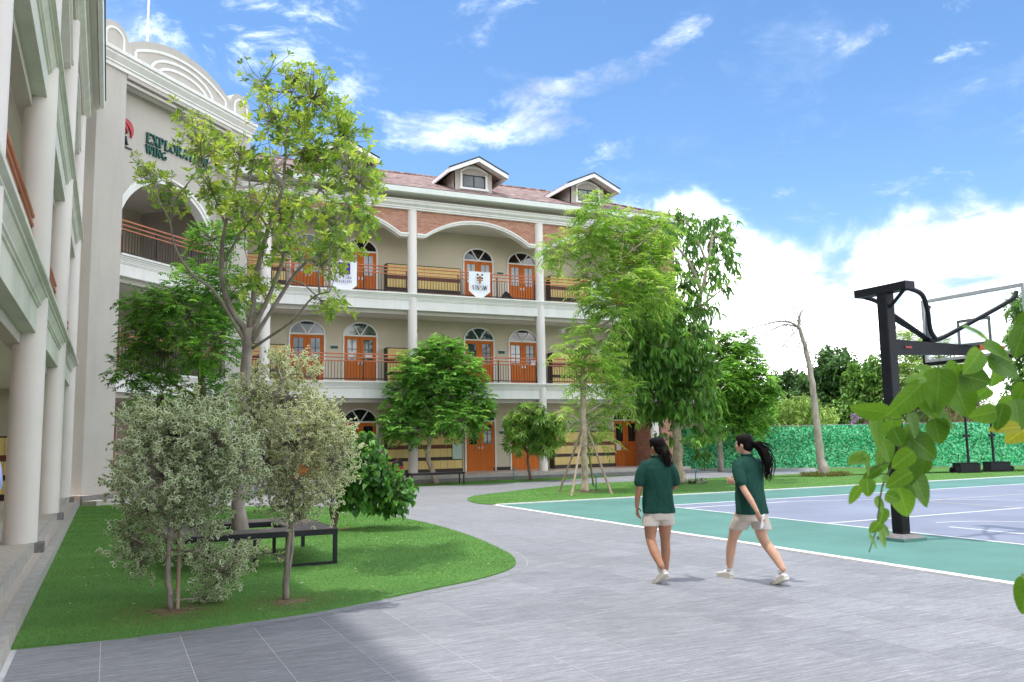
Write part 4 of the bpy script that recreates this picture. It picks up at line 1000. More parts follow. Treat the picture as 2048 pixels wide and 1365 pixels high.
small('dark_bag', MB().add([(-0.42, -0.2, 0), (0.42, -0.2, 0), (0.5, 0.25, 0), (-0.4, 0.25, 0), (-0.05, -0.02, 0.52), (0.10, 0.03, 0.50)], [(0, 1, 5, 4), (1, 2, 5), (2, 3, 4, 5), (3, 0, 4), (0, 3, 2, 1)]), 'bag_black', 'black folded bag lying on the top corridor beside the UNSW pennant', 'bag', (15.05, YC + 0.75, 7.31))

# ------------------------------------------------------------------ benches
def bench(P, w, d, label, h=0.44, rz=0):
    o = thing('bench', label, 'bench', (*P, 0.02), rz, 'low black metal benches')
    t = MB()
    npl = max(2, int(d / 0.11))
    for i in range(npl):
        y0 = -d / 2 + i * d / npl
        MB().box(-w / 2, w / 2, y0 + 0.004, y0 + d / npl - 0.004, h - 0.03, h).build('plank', 'bench_top', o)
    f = MB(); f.box(-w / 2, w / 2, -d / 2 - 0.03, -d / 2, h - 0.075, h - 0.003); f.box(-w / 2, w / 2, d / 2, d / 2 + 0.03, h - 0.075, h - 0.003); f.box(-w / 2 - 0.03, -w / 2, -d / 2 - 0.03, d / 2 + 0.03, h - 0.075, h - 0.003); f.box(w / 2, w / 2 + 0.03, -d / 2 - 0.03, d / 2 + 0.03, h - 0.075, h - 0.003); f.build('frame', 'black_steel', o)
    for sx in (-1, 1):
        for sy in (-1, 1): MB().box(sx * (w / 2) - 0.02, sx * (w / 2) + 0.02, sy * (d / 2) - 0.02, sy * (d / 2) + 0.02, 0, h - 0.076).build('leg', 'black_steel', o)
    return o
bench((10.62, 28.75), 1.95, 0.42, 'black metal bench in front of the steps beside the round bushy tree')
bench((8.75, 29.2), 1.7, 0.42, 'black metal bench half hidden behind the heart leaved shrub')
backpack((9.35, 29.25, 0.46), 0.4, 'bag_black', 'bag_red', 'red and black backpack sitting on the bench before the ground floor lockers')
def square_bench():
    # square bench around the tall tree: four seats with an open middle
    o = thing('tree_bench', 'black square bench built around the trunk of the tall tree on the front lawn', 'bench', (1.72, 12.28, 0.02), radians(0))
    A, Bn, h = 1.02, 0.50, 0.455
    seats = [(-A, A, -A, -Bn), (-A, A, Bn, A), (-A, -Bn, -Bn, Bn), (Bn, A, -Bn, Bn)]
    for x0, x1, y0, y1 in seats:
        long_x = (x1 - x0) > (y1 - y0); span = (y1 - y0) if long_x else (x1 - x0); n = 5
        for i in range(n):
            a = i * span / n
            if long_x: MB().box(x0, x1, y0 + a + 0.003, y0 + a + span / n - 0.003, h - 0.03, h).build('plank', 'bench_top', o)
            else: MB().box(x0 + a + 0.003, x0 + a + span / n - 0.003, y0 + 0.002, y1 - 0.002, h - 0.03, h).build('plank', 'bench_top', o)
    f = MB(); t = 0.03
    for r in (A, Bn - t):
        f.box(-r - t, r + t, -r - t, -r, h - 0.075, h - 0.004); f.box(-r - t, r + t, r, r + t, h - 0.075, h - 0.004); f.box(-r - t, -r, -r, r, h - 0.075, h - 0.004); f.box(r, r + t, -r, r, h - 0.075, h - 0.004)
    f.build('frame', 'black_steel', o)
    for x in (-A, A):
        for y in (-A, A): MB().box(x - 0.025, x + 0.025, y - 0.025, y + 0.025, 0, h - 0.075).build('leg', 'black_steel', o)
    for x, y in ((0.0, -A), (-Bn, -Bn), (Bn, Bn), (-Bn, Bn), (Bn, -Bn)): MB().box(x - 0.022, x + 0.022, y - 0.022, y + 0.022, 0, h - 0.075).build('leg', 'black_steel', o)
    MB().box(A - 0.6, A, -A - 0.02, -A + 0.02, 0.004, 0.034).build('foot_rail', 'black_steel', o)
square_bench()

# ------------------------------------------------------------------ basketball hoop
def hoop():
    o = thing('basketball_hoop', 'black steel basketball stand with a clear backboard beside the court', 'hoop', (HX, HY, 0))
    m = MB()
    for zz, r in ((0.004, 0.26), (0.05, 0.26)): pass
    m.slab([(-0.24, -0.24), (0.24, -0.24), (0.24, 0.24), (-0.24, 0.24)], 0.0, 0.05); m.build('base_plate', 'court_green', o)
    t = MB(); t.add([(-0.24, -0.24, 0.051), (0.24, -0.24, 0.051), (0.24, 0.24, 0.051), (-0.24, 0.24, 0.051), (-0.15, -0.15, 0.10), (0.15, -0.15, 0.10), (0.15, 0.15, 0.10), (-0.15, 0.15, 0.10)], [(0, 1, 5, 4), (1, 2, 6, 5), (2, 3, 7, 6), (3, 0, 4, 7), (4, 5, 6, 7)]); t.build('base_collar', 'grey_slate', o)
    zt = 3.72; w = 0.092; c = 0.015
    oct_ = [(-w + c, -w), (w - c, -w), (w, -w + c), (w, w - c), (w - c, w), (-w + c, w), (-w, w - c), (-w, -w + c)]
    MB().slab(oct_, 0.10, zt).build('post', 'black_steel', o)
    # padding sleeve seam
    MB().slab([(x * 1.02, y * 1.02) for x, y in oct_], 0.14, 1.95).build('post_pad', 'black_rubber', o)
    # cross beam, parallel to the backboard
    MB().box(-0.10, 0.10, -0.46, 0.50, zt, zt + 0.12).build('cross_beam', 'black_steel', o)
    # main arm towards the court
    za = 2.88
    arm = MB(); arm.add([(0.09, -0.06, za - 0.10), (0.09, 0.06, za - 0.10), (0.09, 0.06, za + 0.13), (0.09, -0.06, za + 0.13), (1.95, -0.06, za - 0.06), (1.95, 0.06, za - 0.06), (1.95, 0.06, za + 0.09), (1.95, -0.06, za + 0.09)], [(0, 1, 2, 3), (7, 6, 5, 4), (0, 4, 5, 1), (1, 5, 6, 2), (2, 6, 7, 3), (3, 7, 4, 0)]); arm.build('arm', 'black_steel', o)
    bx = 1.98; hw = 0.92; b0, b1 = 2.78, 3.86
    # tubes from the cross beam ends down to the arm, then to the far corners of the board
    for sy in (1, -1):
        MB().tube(smooth_open([(0.0, sy * 0.42, zt + 0.02), (0.32, sy * 0.40, zt - 0.06), (0.52, sy * 0.32, zt - 0.30), (0.78, sy * 0.14, za + 0.30), (0.98, sy * 0.07, za + 0.15)], 5), 0.036, 8).build('brace', 'black_steel', o, smooth=True, auto=0.8)
        MB().tube(smooth_open([(0.86, sy * 0.05, za + 0.14), (1.05, sy * 0.10, za + 0.17), (1.3, sy * 0.32, za + 0.34), (1.86, sy * 0.74, za + 0.72), (1.97, sy * 0.78, za + 0.86)], 5), 0.034, 8).build('brace', 'black_steel', o, smooth=True, auto=0.8)
    MB().tube([(0.1, 0.0, zt - 0.30), (0.95, 0.0, za + 0.14)], 0.036, 8).build('brace', 'black_steel', o, smooth=True, auto=0.8)
    MB().tube([(-0.04, -0.40, zt + 0.01), (-0.02, -0.10, zt - 0.22)], 0.026, 8).build('brace', 'black_steel', o, smooth=True, auto=0.8)
    fr = MB(); e = 0.035
    fr.box(bx - e, bx + e, -hw, hw, b1 - 0.05, b1); fr.box(bx - e, bx + e, -hw, -hw + 0.05, b0, b1 - 0.05); fr.box(bx - e, bx + e, hw - 0.05, hw, b0, b1 - 0.05); fr.box(bx - e, bx + e, -hw + 0.05, hw - 0.05, b0, b0 + 0.05)
    brd = fr.build('backboard_frame', 'alu', o)
    MB().box(bx - 0.006, bx + 0.006, -hw + 0.05, hw - 0.05, b0 + 0.05, b1 - 0.05).build('board', 'clear_board', brd)
    s = MB(); y0, y1, z0, z1 = -0.30, 0.30, 2.98, 3.43
    s.box(bx + 0.007, bx + 0.010, y0, y1, z1 - 0.05, z1); s.box(bx + 0.007, bx + 0.010, y0, y0 + 0.05, z0, z1 - 0.05); s.box(bx + 0.007, bx + 0.010, y1 - 0.05, y1, z0, z1 - 0.05); s.box(bx + 0.007, bx + 0.010, y0 + 0.05, y1 - 0.05, z0, z0 + 0.05)
    s.build('target_square', 'line_white', brd)
    p = MB(); p.box(bx - 0.05, bx + 0.05, -hw - 0.02, hw + 0.02, b0 - 0.055, b0 - 0.002); p.box(bx - 0.05, bx + 0.05, hw + 0.002, hw + 0.03, b0 - 0.055, b0 + 0.30); p.box(bx - 0.05, bx + 0.05, -hw - 0.03, -hw - 0.002, b0 - 0.055, b0 + 0.30); p.build('edge_pad', 'black_rubber', brd)
    A = np.linspace(0, 2 * pi, 25); MB().tube([(bx + 0.36 + 0.225 * cos(a), 0.225 * sin(a), 2.95) for a in A], 0.011, 6).build('rim', 'rim_orange', o, smooth=True)
    MB().box(bx + 0.012, bx + 0.15, -0.08, 0.08, 2.90, 2.99).build('rim_bracket', 'rim_orange', o)
    n = MB()
    for k in range(12):
        a = 2 * pi * k / 12; a2 = a + pi / 12 * 2
        for s_ in (-1, 1): n.tube([(bx + 0.36 + 0.22 * cos(a), 0.22 * sin(a), 2.94), (bx + 0.36 + 0.16 * cos(a + s_ * 0.26), 0.16 * sin(a + s_ * 0.26), 2.74), (bx + 0.36 + 0.12 * cos(a), 0.12 * sin(a), 2.54)], 0.004, 4)
    n.build('net', 'line_white', o)
    MB().box(0.28, 0.42, -0.078, -0.072, za - 0.0, za + 0.03).build('sticker', 'sign_red', o)
hoop()

# ------------------------------------------------------------------ net stands by the fence
def stand(P, rz, label):
    o = thing('net_stand', label, 'net stand', (*P, 0.02), rz, 'wheeled net stands by the fence')
    m = MB(); m.box(-0.40, 0.40, -0.25, 0.25, 0.06, 0.34); m.box(-0.44, 0.44, -0.28, 0.28, 0.03, 0.075); m.build('weight_box', 'black_steel', o)
    MB().box(-0.41, 0.41, -0.26, 0.26, 0.345, 0.375).build('lid', 'black_rubber', o)
    for sy in (-1, 1): MB().tube([(-0.46, sy * 0.2 - 0.03, 0.11), (-0.46, sy * 0.2 + 0.03, 0.11)], 0.105, 14).build('wheel', 'black_rubber', o)
    MB().tube([(0.1, 0, 0.375), (0.1, 0, 2.3)], [0.05, 0.045], 10).build('pole', 'black_steel', o, smooth=True, auto=0.8)
    MB().box(-0.02, 0.22, -0.05, 0.05, 1.35, 1.45).build('winch', 'black_steel', o)
stand((29.6, 22.0), -0.35, 'black wheeled net stand with pole, left of the pair by the fence')
stand((31.2, 21.9), 2.8, 'black wheeled net stand with pole, right of the pair by the fence')

# ------------------------------------------------------------------ fence with printed leaf screen
def fence():
    A = Vector((22.9, 34.9, 0)); B = Vector((55.0, 9.9, 0)); ln = (B - A).length; d = (B - A) / ln; rz = atan2(d.y, d.x)
    o = thing('screen_fence', 'green fence covered with a leaf printed screen along the back of the court', 'fence', A, rz)
    pw = 3.05; n = int(ln / pw)
    for i in range(n):
        for k in range(2):
            m = MB(); N1, N2 = 14, 7; V = []
            z0, z1 = (0.05, 1.04) if k == 0 else (1.00, 1.98)
            ph = random.uniform(0, 6)
            for b in range(N2 + 1):
                for a in range(N1 + 1):
                    x = i * pw + a / N1 * pw; t = b / N2
                    y = -0.03 - k * 0.015 + 0.02 * sin(2.1 * x + ph * (0 if a in (0, N1) else 0.3)) + (0.05 * sin(pi * t) if k == 1 else 0.03 * sin(pi * t)) * -1
                    z = z0 + (z1 - z0) * t + (0.018 * sin(x * 1.3 + 1) - 0.03 * sin(pi * a / N1) if (b == N2 and k == 1) else 0)
                    V.append((x, y, z))
            K = N1 + 1; F = [(b * K + a, b * K + a + 1, (b + 1) * K + a + 1, (b + 1) * K + a) for b in range(N2) for a in range(N1)]
            m.add(V, F); m.build('screen_panel', 'leaf_print', o, smooth=True)
        MB().tube([(i * pw, 0.06, 0), (i * pw, 0.06, 2.02)], 0.03, 8).build('fence_post', 'steel', o)
    MB().tube([(0, 0.0, 1.985), (n * pw, 0.0, 1.985)], 0.014, 6).build('top_wire', 'steel', o)
    MB().box(0, n * pw, 0.0, 0.1, 0, 0.05).build('base_kerb', 'concrete', o)
fence()
# garden taps
def tap(P, label):
    o = thing('garden_tap', label, 'tap', (*P, 0.02)); 
    MB().tube([(0, 0, 0), (0, 0, 0.42), (0.0, -0.03, 0.45), (0, -0.10, 0.45), (0, -0.12, 0.40)], 0.018, 8).build('pipe', 'pipe_teal', o, smooth=True)
    MB().tube([(-0.06, 0, 0.49), (0.06, 0, 0.49)], 0.012, 6).build('handle', 'pipe_teal', o); MB().tube([(0, 0, 0.44), (0, 0, 0.49)], 0.008, 6).build('stem', 'steel', o)
tap((13.9, 29.2), 'small teal tap on a pipe beside the little mango tree')
tap((13.25, 22.1), 'small teal tap on a pipe beside the staked tree')
tap((17.55, 22.9), 'small teal tap on a pipe between the two walkers')
# ------------------------------------------------------------------ trees
def nrm(a): return a / np.maximum(np.linalg.norm(a, axis=1, keepdims=True), 1e-9)
def leaf_arrays(P, A, Nn, L, W, C, shape='oval', fold=0.18, droop=0.15):
    """P base points, A axis, Nn rough normal, L length, W width, C colour -> verts, tris, colours"""
    n = len(P); A = nrm(A); S = nrm(np.cross(A, Nn)); U = nrm(np.cross(S, A))
    L = L[:, None]; W = W[:, None]
    def pt(a, s, u): return P + A * L * a + S * W * s + U * (W * u)
    prof = {'oval': ((0.30, 0.44), (0.68, 0.40)), 'obov': ((0.38, 0.30), (0.78, 0.46)), 'lance': ((0.25, 0.42), (0.62, 0.34)), 'heart': ((0.16, 0.52), (0.5, 0.40))}[shape]
    (a1, w1), (a2, w2) = prof
    dz = np.zeros((n, 3)); dz[:, 2] = 1
    tip = pt(1.0, 0, 0) - dz * L * droop
    V = np.stack([pt(0, 0, 0), pt(a1, -w1, fold), pt(a2, -w2, fold) - dz * L * droop * 0.5, tip, pt(a2, w2, fold) - dz * L * droop * 0.5, pt(a1, w1, fold), pt(0.5, 0, 0) - dz * L * droop * 0.25], 1)
    T = np.array([(0, 6, 1), (1, 6, 2), (2, 6, 3), (3, 6, 4), (4, 6, 5), (5, 6, 0)])
    F = (np.arange(n)[:, None, None] * 7 + T[None]).reshape(-1, 3)
    return V.reshape(-1, 3), F, np.repeat(C, 7, 0)
def variegated_arrays(P, A, Nn, L, W, C, rim):
    n = len(P); A = nrm(A); S = nrm(np.cross(A, Nn)); U = nrm(np.cross(S, A)); L = L[:, None]; W = W[:, None]
    k = 8; ang = np.linspace(0, 2 * pi, k, endpoint=False)
    def ring(sc):
        R = []
        for a in ang:
            x = 0.5 - 0.5 * cos(a) * sc; y = 0.5 * sin(a) * sc; cup = (y * y) * 0.9 + (x - 0.5) ** 2 * 0.5
            R.append(P + A * L * x + S * W * y + U * W * cup)
        return np.stack(R, 1)
    r0, r1 = ring(0.60), ring(1.0)
    V = np.concatenate([r0, r0, r1], 1)                      # inner green, inner cream, outer cream
    T = [(0, i, i + 1) for i in range(1, k - 1)]
    for i in range(k): j = (i + 1) % k; T += [(k + i, 2 * k + i, 2 * k + j), (k + i, 2 * k + j, k + j)]
    F = (np.arange(n)[:, None, None] * (3 * k) + np.array(T)[None]).reshape(-1, 3)
    col = np.concatenate([np.repeat(C[:, None], k, 1), np.repeat(rim[:, None], 2 * k, 1)], 1)
    return V.reshape(-1, 3), F, col.reshape(-1, 3)
def randunit(n): return nrm(RNG.normal(size=(n, 3)))
def px_clump(u, v, ru, rv, D, dd=0.0, deep=None):
    c = at(u, v, D + dd); k = (D + dd) / FPX
    a, b = ru * k, rv * k
    return (np.array(c), a, b, (deep if deep else (a + b) / 2))
RLn = np.array(RL); FHn = np.array(FH)
def clump_twigs(cl, n, shell=0.45):
    c, a, b, d = cl
    u = randunit(n); r = (shell + (1 - shell) * RNG.random(n) ** 0.6)[:, None]
    off = (u[:, :1] * a) * RLn + (u[:, 1:2] * d) * FHn + (u[:, 2:3] * b) * np.array([0, 0, 1.0])
    out = nrm(off + 1e-6)
    return c + off * r, out
def tree(name, label, cat, base, trunk, limbs, clumps, twig_n, leaves, bark='bark_grey', mat='foliage', group=None, twig_r=0.006, connect=True, sides=10):
    """trunk / limbs: lists of (point, radius). clumps: ellipsoids. leaves: dict of leaf habits."""
    o = thing(name, label, cat, base, 0, group); bx = np.array(base, float)
    m = MB(); skel = []
    def stem(path, n):
        P = [Vector(p) - Vector(base) for p, _ in path]; R = [r for _, r in path]
        sp = smooth_open([tuple(p) for p in P], 5); rr = np.interp(np.linspace(0, len(R) - 1, len(sp)), range(len(R)), R)
        wob = [p + Vector(RNG.normal(0, 0.12, 3)) * r for p, r in zip(sp, rr)]; wob[0] = sp[0]
        m.tube(wob, [r * RNG.uniform(0.93, 1.07) for r in rr], n, True); skel.extend([np.array(p) for p in sp[2:]])
    stem(trunk, sides)
    for L_ in limbs: stem(L_, 7)
    sk = np.array(skel)
    V, F, C = [], [], []; off = 0
    area = sum(c[1] * c[2] for c in clumps); tw = MB()
    for cl in clumps:
        cl = (cl[0] - bx, *cl[1:])
        n = max(4, int(twig_n * cl[1] * cl[2] / area))
        pts, out = clump_twigs(cl, n, leaves.get('shell', 0.4))
        if connect:
            j = np.argmin(np.linalg.norm(sk - cl[0], axis=1)); s0 = sk[j]; hub = cl[0] * 0.75 + s0 * 0.25
            mid = (s0 + hub) / 2 + RNG.normal(0, 0.06, 3)
            tw.tube([s0, mid, hub], [twig_r * 3.0, twig_r * 2.4, twig_r * 1.8], 5, False)
            for q, ou in zip(pts[::leaves.get('twig_every', 1)], out[::leaves.get('twig_every', 1)]):
                jj = np.argmin(np.linalg.norm(sk - q, axis=1)); ori = hub if np.linalg.norm(hub - q) < np.linalg.norm(sk[jj] - q) else sk[jj]
                md = (ori + q) / 2 + RNG.normal(0, 0.03, 3) + np.array([0, 0, -0.02])
                tw.tube([ori, md, q], [twig_r * 1.2, twig_r, twig_r * 0.6], 3, False)
        k = leaves['per']; tl = leaves['twig']
        Pn = np.repeat(pts, k, 0); On = np.repeat(out, k, 0); N_ = len(Pn)
        idx = np.tile(np.arange(k), len(pts)); habit = leaves['habit']
        tdir = nrm(out * leaves.get('outw', 0.7) + randunit(len(pts)) * 0.6 + np.array([0, 0, leaves.get('up', 0.3)])); Td = np.repeat(tdir, k, 0)
        if habit == 'rosette':
            ph = idx * 2.4 + np.repeat(RNG.uniform(0, 6, len(pts)), k)
            s1 = nrm(np.cross(Td, np.array([0.3, 0.2, 1.0]))); s2 = np.cross(Td, s1)
            A = nrm((s1 * np.cos(ph)[:, None] + s2 * np.sin(ph)[:, None]) * RNG.uniform(0.7, 1.2, (N_, 1)) + Td * RNG.uniform(0.2, 0.9, (N_, 1)))
            P0 = Pn + Td * (RNG.random((N_, 1)) * tl * 0.3); Nn = Td + RNG.normal(0, 0.25, (N_, 3))
        elif habit == 'pinnate':
            side = np.where(idx % 2 == 0, 1.0, -1.0)[:, None]; t = ((idx // 2) / max(1, k // 2))[:, None]
            s1 = nrm(np.cross(Td, np.array([0.05, 0.02, 1.0]))); sag = np.zeros((N_, 3)); sag[:, 2] = -(t[:, 0] ** 2) * tl * leaves.get('sag', 0.5)
            P0 = Pn + Td * t * tl + sag; A = nrm(s1 * side * 1.0 + Td * 0.55 + np.array([0, 0, -leaves.get('hang', 0.2)]) + RNG.normal(0, 0.12, (N_, 3))); Nn = np.array([0, 0, 1.0]) + RNG.normal(0, 0.3, (N_, 3))
        else:
            t = RNG.random((N_, 1)); P0 = Pn + Td * t * tl
            A = nrm(Td * 0.5 + randunit(N_) * 0.9 + np.array([0, 0, -leaves.get('hang', 0.2)])); Nn = np.array([0, 0, 1.0]) + RNG.normal(0, 0.45, (N_, 3))
        Ls = leaves['L'] * RNG.uniform(0.65, 1.25, N_); Ws = leaves['W'] * RNG.uniform(0.75, 1.2, N_)
        cols = leaves['cols']; ci = RNG.choice(len(cols), len(pts), p=leaves.get('prob'))
        Cc = np.array(cols)[np.repeat(ci, k)] * RNG.uniform(0.75, 1.25, (N_, 1)) * np.repeat(RNG.uniform(0.8, 1.2, (len(pts), 1)), k, 0)
        if leaves.get('rim') is not None:
            rim = np.array(leaves['rim']) * RNG.uniform(0.8, 1.15, (N_, 1)); v, f, c = variegated_arrays(P0, A, Nn, Ls, Ws, Cc, rim)
        else: v, f, c = leaf_arrays(P0, A, Nn, Ls, Ws, Cc, leaves['shape'], leaves.get('fold', 0.18), leaves.get('droop', 0.15))
        V.append(v); F.append(f + off); C.append(c); off += len(v)
    m.build('trunk', bark, o, smooth=True)
    if connect and tw.v: tw.build('branches', leaves.get('twigbark', bark), o, smooth=True, kind='stuff')
    link('crown', quick_mesh('crown', np.concatenate(V), np.concatenate(F), mat, np.concatenate(C)), o)
    return o
def P(u, v, D): return tuple(at(u, v, D))

# tall open tree in the square bench
D1 = 12.75
def big_tree():
    b = (1.73, 13.0, 0.02)
    b = (1.72, 12.28, 0.02); D = b[0] * FH.x + b[1] * FH.y
    T = [(b, 0.12), (P(477, 1010, D), 0.096), (P(486, 880, D), 0.088), (P(491, 760, D), 0.08), (P(498, 655, D), 0.07)]
    def lim(pts, r0, r1, dd):
        n = len(pts); return [(P(u, v, D + dd * i / (n - 1)), 0.62 * (r0 + (r1 - r0) * i / (n - 1))) for i, (u, v) in enumerate(pts)]
    L = [lim([(495, 668), (454, 601), (443, 530), (451, 451), (469, 381), (480, 311)], 0.075, 0.018, -0.5),
         lim([(494, 690), (432, 588), (383, 548), (350, 495), (339, 443), (318, 403)], 0.045, 0.010, -0.9),
         lim([(500, 660), (515, 539), (537, 460), (564, 381), (572, 293), (581, 197), (603, 144)], 0.07, 0.012, 0.2),
         lim([(502, 668), (546, 574), (572, 495), (585, 434), (607, 363), (634, 293)], 0.06, 0.014, 0.8),
         lim([(500, 690), (581, 561), (625, 513), (660, 478), (695, 407), (722, 363)], 0.05, 0.012, -0.3),
         lim([(500, 700), (581, 645), (625, 596), (660, 583)], 0.035, 0.012, -1.0),
         lim([(451, 451), (425, 380), (400, 300), (388, 255)], 0.03, 0.008, -0.8),
         lim([(340, 450), (352, 400), (392, 345), (402, 300)], 0.02, 0.008, -1.0),
         lim([(537, 460), (500, 390), (505, 330), (512, 300)], 0.03, 0.008, 0.8),
         lim([(585, 434), (640, 380), (672, 300), (690, 230)], 0.03, 0.008, 1.0),
         lim([(572, 300), (545, 230), (525, 165)], 0.02, 0.007, -0.2),
         lim([(443, 530), (480, 470), (530, 400), (545, 340)], 0.028, 0.008, -1.2)]
    cl = [(590, 158, 52, 34), (640, 200, 56, 44), (690, 262, 42, 52), (702, 345, 50, 55), (548, 240, 48, 40), (622, 310, 66, 58), (508, 320, 40, 50), (398, 290, 48, 42), (335, 395, 34, 42), (430, 380, 46, 36), (482, 425, 56, 44), (560, 415, 60, 50), (650, 430, 66, 56), (718, 432, 40, 46), (742, 372, 30, 34), (640, 515, 60, 30), (560, 500, 46, 34), (660, 612, 40, 26), (510, 570, 36, 36), (390, 245, 30, 22), (300, 345, 22, 30), (520, 175, 26, 20), (690, 500, 36, 30), (440, 300, 34, 34), (598, 240, 50, 40)]
    C = [px_clump(u, v, a * 1.16, c_ * 1.16, D, RNG.uniform(-1.0, 1.0), 0.9) for u, v, a, c_ in cl]
    tree('tall_tree', 'tall slim tree with an airy crown rising through the square black bench', 'tree', b, T, L, C, 1500,
         dict(per=7, twig=0.10, habit='rosette', L=0.098, W=0.042, shape='obov', cols=[(0.388, 0.532, 0.083), (0.252, 0.409, 0.070), (0.547, 0.677, 0.117), (0.171, 0.309, 0.070)], prob=[0.4, 0.3, 0.18, 0.12], up=0.7, shell=0.0, droop=0.05, fold=0.12), 'bark_grey', twig_r=0.0055)
big_tree()

def corner_tree():
    D = 19.0; b = tuple(at(412, 900, D)); b = (b[0], b[1], 0.02)
    T = [(b, 0.13), (P(408, 900, D), 0.11), (P(404, 800, D), 0.09), (P(400, 720, D), 0.06), (P(395, 640, D), 0.035)]
    L = [[(P(404, 800, D), 0.05), (P(350, 770, D), 0.03), (P(285, 745, D - .3), 0.015)], [(P(402, 760, D), 0.05), (P(440, 690, D), 0.03), (P(455, 600, D), 0.015)], [(P(401, 740, D), 0.05), (P(350, 680, D), 0.03), (P(300, 630, D - .3), 0.015)], [(P(396, 650, D), 0.03), (P(415, 560, D), 0.02), (P(425, 480, D), 0.01)]]
    cl = [(375, 625, 100, 55), (300, 610, 55, 34), (425, 690, 62, 66), (330, 715, 70, 50), (425, 480, 52, 34), (255, 742, 36, 34), (465, 590, 38, 56), (445, 800, 55, 50), (320, 800, 55, 55), (395, 560, 60, 34), (290, 670, 50, 40), (480, 470, 36, 26), (345, 850, 50, 40)]
    tree('bushy_tree', 'bushy green tree with feathery leaves before the corner wing', 'tree', b, T, L, [px_clump(u, v, a, c, D, RNG.uniform(-0.6, 0.6)) for u, v, a, c in cl], 2300,
         dict(per=10, twig=0.28, habit='pinnate', L=0.12, W=0.045, shape='lance', cols=[(0.124, 0.309, 0.047), (0.204, 0.450, 0.070), (0.079, 0.205, 0.041), (0.319, 0.574, 0.094)], prob=[0.38, 0.32, 0.18, 0.12], up=0.25, sag=0.4, hang=0.25, shell=0.3, twig_every=3), 'bark_brown', twig_r=0.006)
corner_tree()

def variegated(b, D, trunk, limbs, cl, label, n, seed_cols, rim, L=0.042):
    tree('variegated_shrub', label, 'shrub', b, trunk, limbs, [px_clump(u, v, a, c, D, RNG.uniform(-0.35, 0.35)) for u, v, a, c in cl], n,
         dict(per=10, twig=0.15, habit='random', L=L, W=L * 0.78, shape='oval', cols=seed_cols, rim=rim, up=0.4, hang=0.0, shell=0.1, twig_every=1), 'bark_grey', 'foliage_dense', 'variegated shrubs on the front lawn', twig_r=0.0032)
VC = [(0.121, 0.236, 0.075), (0.154, 0.279, 0.090), (0.094, 0.192, 0.060)]
b3_ = (0.60, 9.05, 0.02); D3 = 8.43
variegated(b3_, D3, [(b3_, 0.032), (P(336, 1130, D3), 0.028), (P(345, 1030, D3), 0.025), (P(352, 930, D3), 0.018), (P(360, 860, D3), 0.012)],
           [[(P(343, 1050, D3), 0.018), (P(290, 980, D3), 0.012), (P(262, 900, D3), 0.007)], [(P(345, 1030, D3), 0.018), (P(410, 960, D3), 0.012), (P(460, 890, D3), 0.007)], [(P(342, 1080, D3), 0.014), (P(300, 1060, D3), 0.009), (P(262, 1075, D3), 0.006)], [(P(341, 1100, D3), 0.014), (P(400, 1105, D3), 0.009), (P(450, 1140, D3), 0.006)]],
           [(350, 868, 84, 46), (285, 900, 40, 42), (430, 872, 70, 54), (330, 950, 90, 60), (420, 960, 85, 60), (480, 930, 38, 50), (300, 1020, 60, 48), (385, 1035, 75, 45), (268, 1085, 40, 42), (290, 1130, 24, 30), (445, 1140, 48, 40), (420, 1200, 30, 24), (470, 1120, 26, 22), (250, 960, 26, 30), (300, 835, 40, 26), (400, 815, 50, 24), (262, 835, 18, 14), (380, 1110, 26, 26), (235, 955, 12, 10)],
           'broad variegated shrub with cream edged leaves hanging low, nearest the left kerb', 1450, VC, (0.70, 0.75, 0.58), 0.045)
b4_ = (1.68, 8.98, 0.02); D4 = 8.83
variegated(b4_, D4, [(b4_, 0.034), (P(574, 1130, D4), 0.028), (P(582, 1050, D4), 0.024), (P(584, 960, D4), 0.018), (P(575, 850, D4), 0.010), (P(565, 760, D4), 0.006)],
           [[(P(571, 1180, D4), 0.022), (P(584, 1100, D4), 0.018), (P(590, 1020, D4), 0.014), (P(630, 930, D4), 0.008)], [(P(583, 1010, D4), 0.014), (P(545, 940, D4), 0.010), (P(520, 880, D4), 0.006)], [(P(583, 990, D4), 0.012), (P(640, 960, D4), 0.008), (P(680, 930, D4), 0.005)]],
           [(575, 800, 60, 42), (560, 745, 40, 30), (520, 830, 45, 55), (640, 850, 50, 50), (585, 880, 80, 60), (660, 920, 48, 55), (530, 930, 40, 55), (600, 970, 60, 50), (650, 990, 35, 35), (560, 1010, 40, 34), (500, 780, 30, 36), (690, 890, 24, 36), (620, 745, 22, 20), (545, 1110, 12, 10), (515, 1105, 14, 12), (600, 1030, 30, 26), (600, 725, 16, 14)],
           'taller variegated shrub with paler small leaves on two thin stems beside the bench', 1150, [(0.17, 0.23, 0.08), (0.20, 0.26, 0.09), (0.13, 0.19, 0.065)], (0.70, 0.73, 0.52), 0.038)
st = at(355, 1190, D3)
tag(MB().tube([(st.x, st.y, 0), (st.x + 0.01, st.y, 0.75)], 0.021, 8).build('support_stake', 'stake_wood', smooth=True, auto=0.8), 'short brown stake supporting the broad variegated shrub', 'stake')

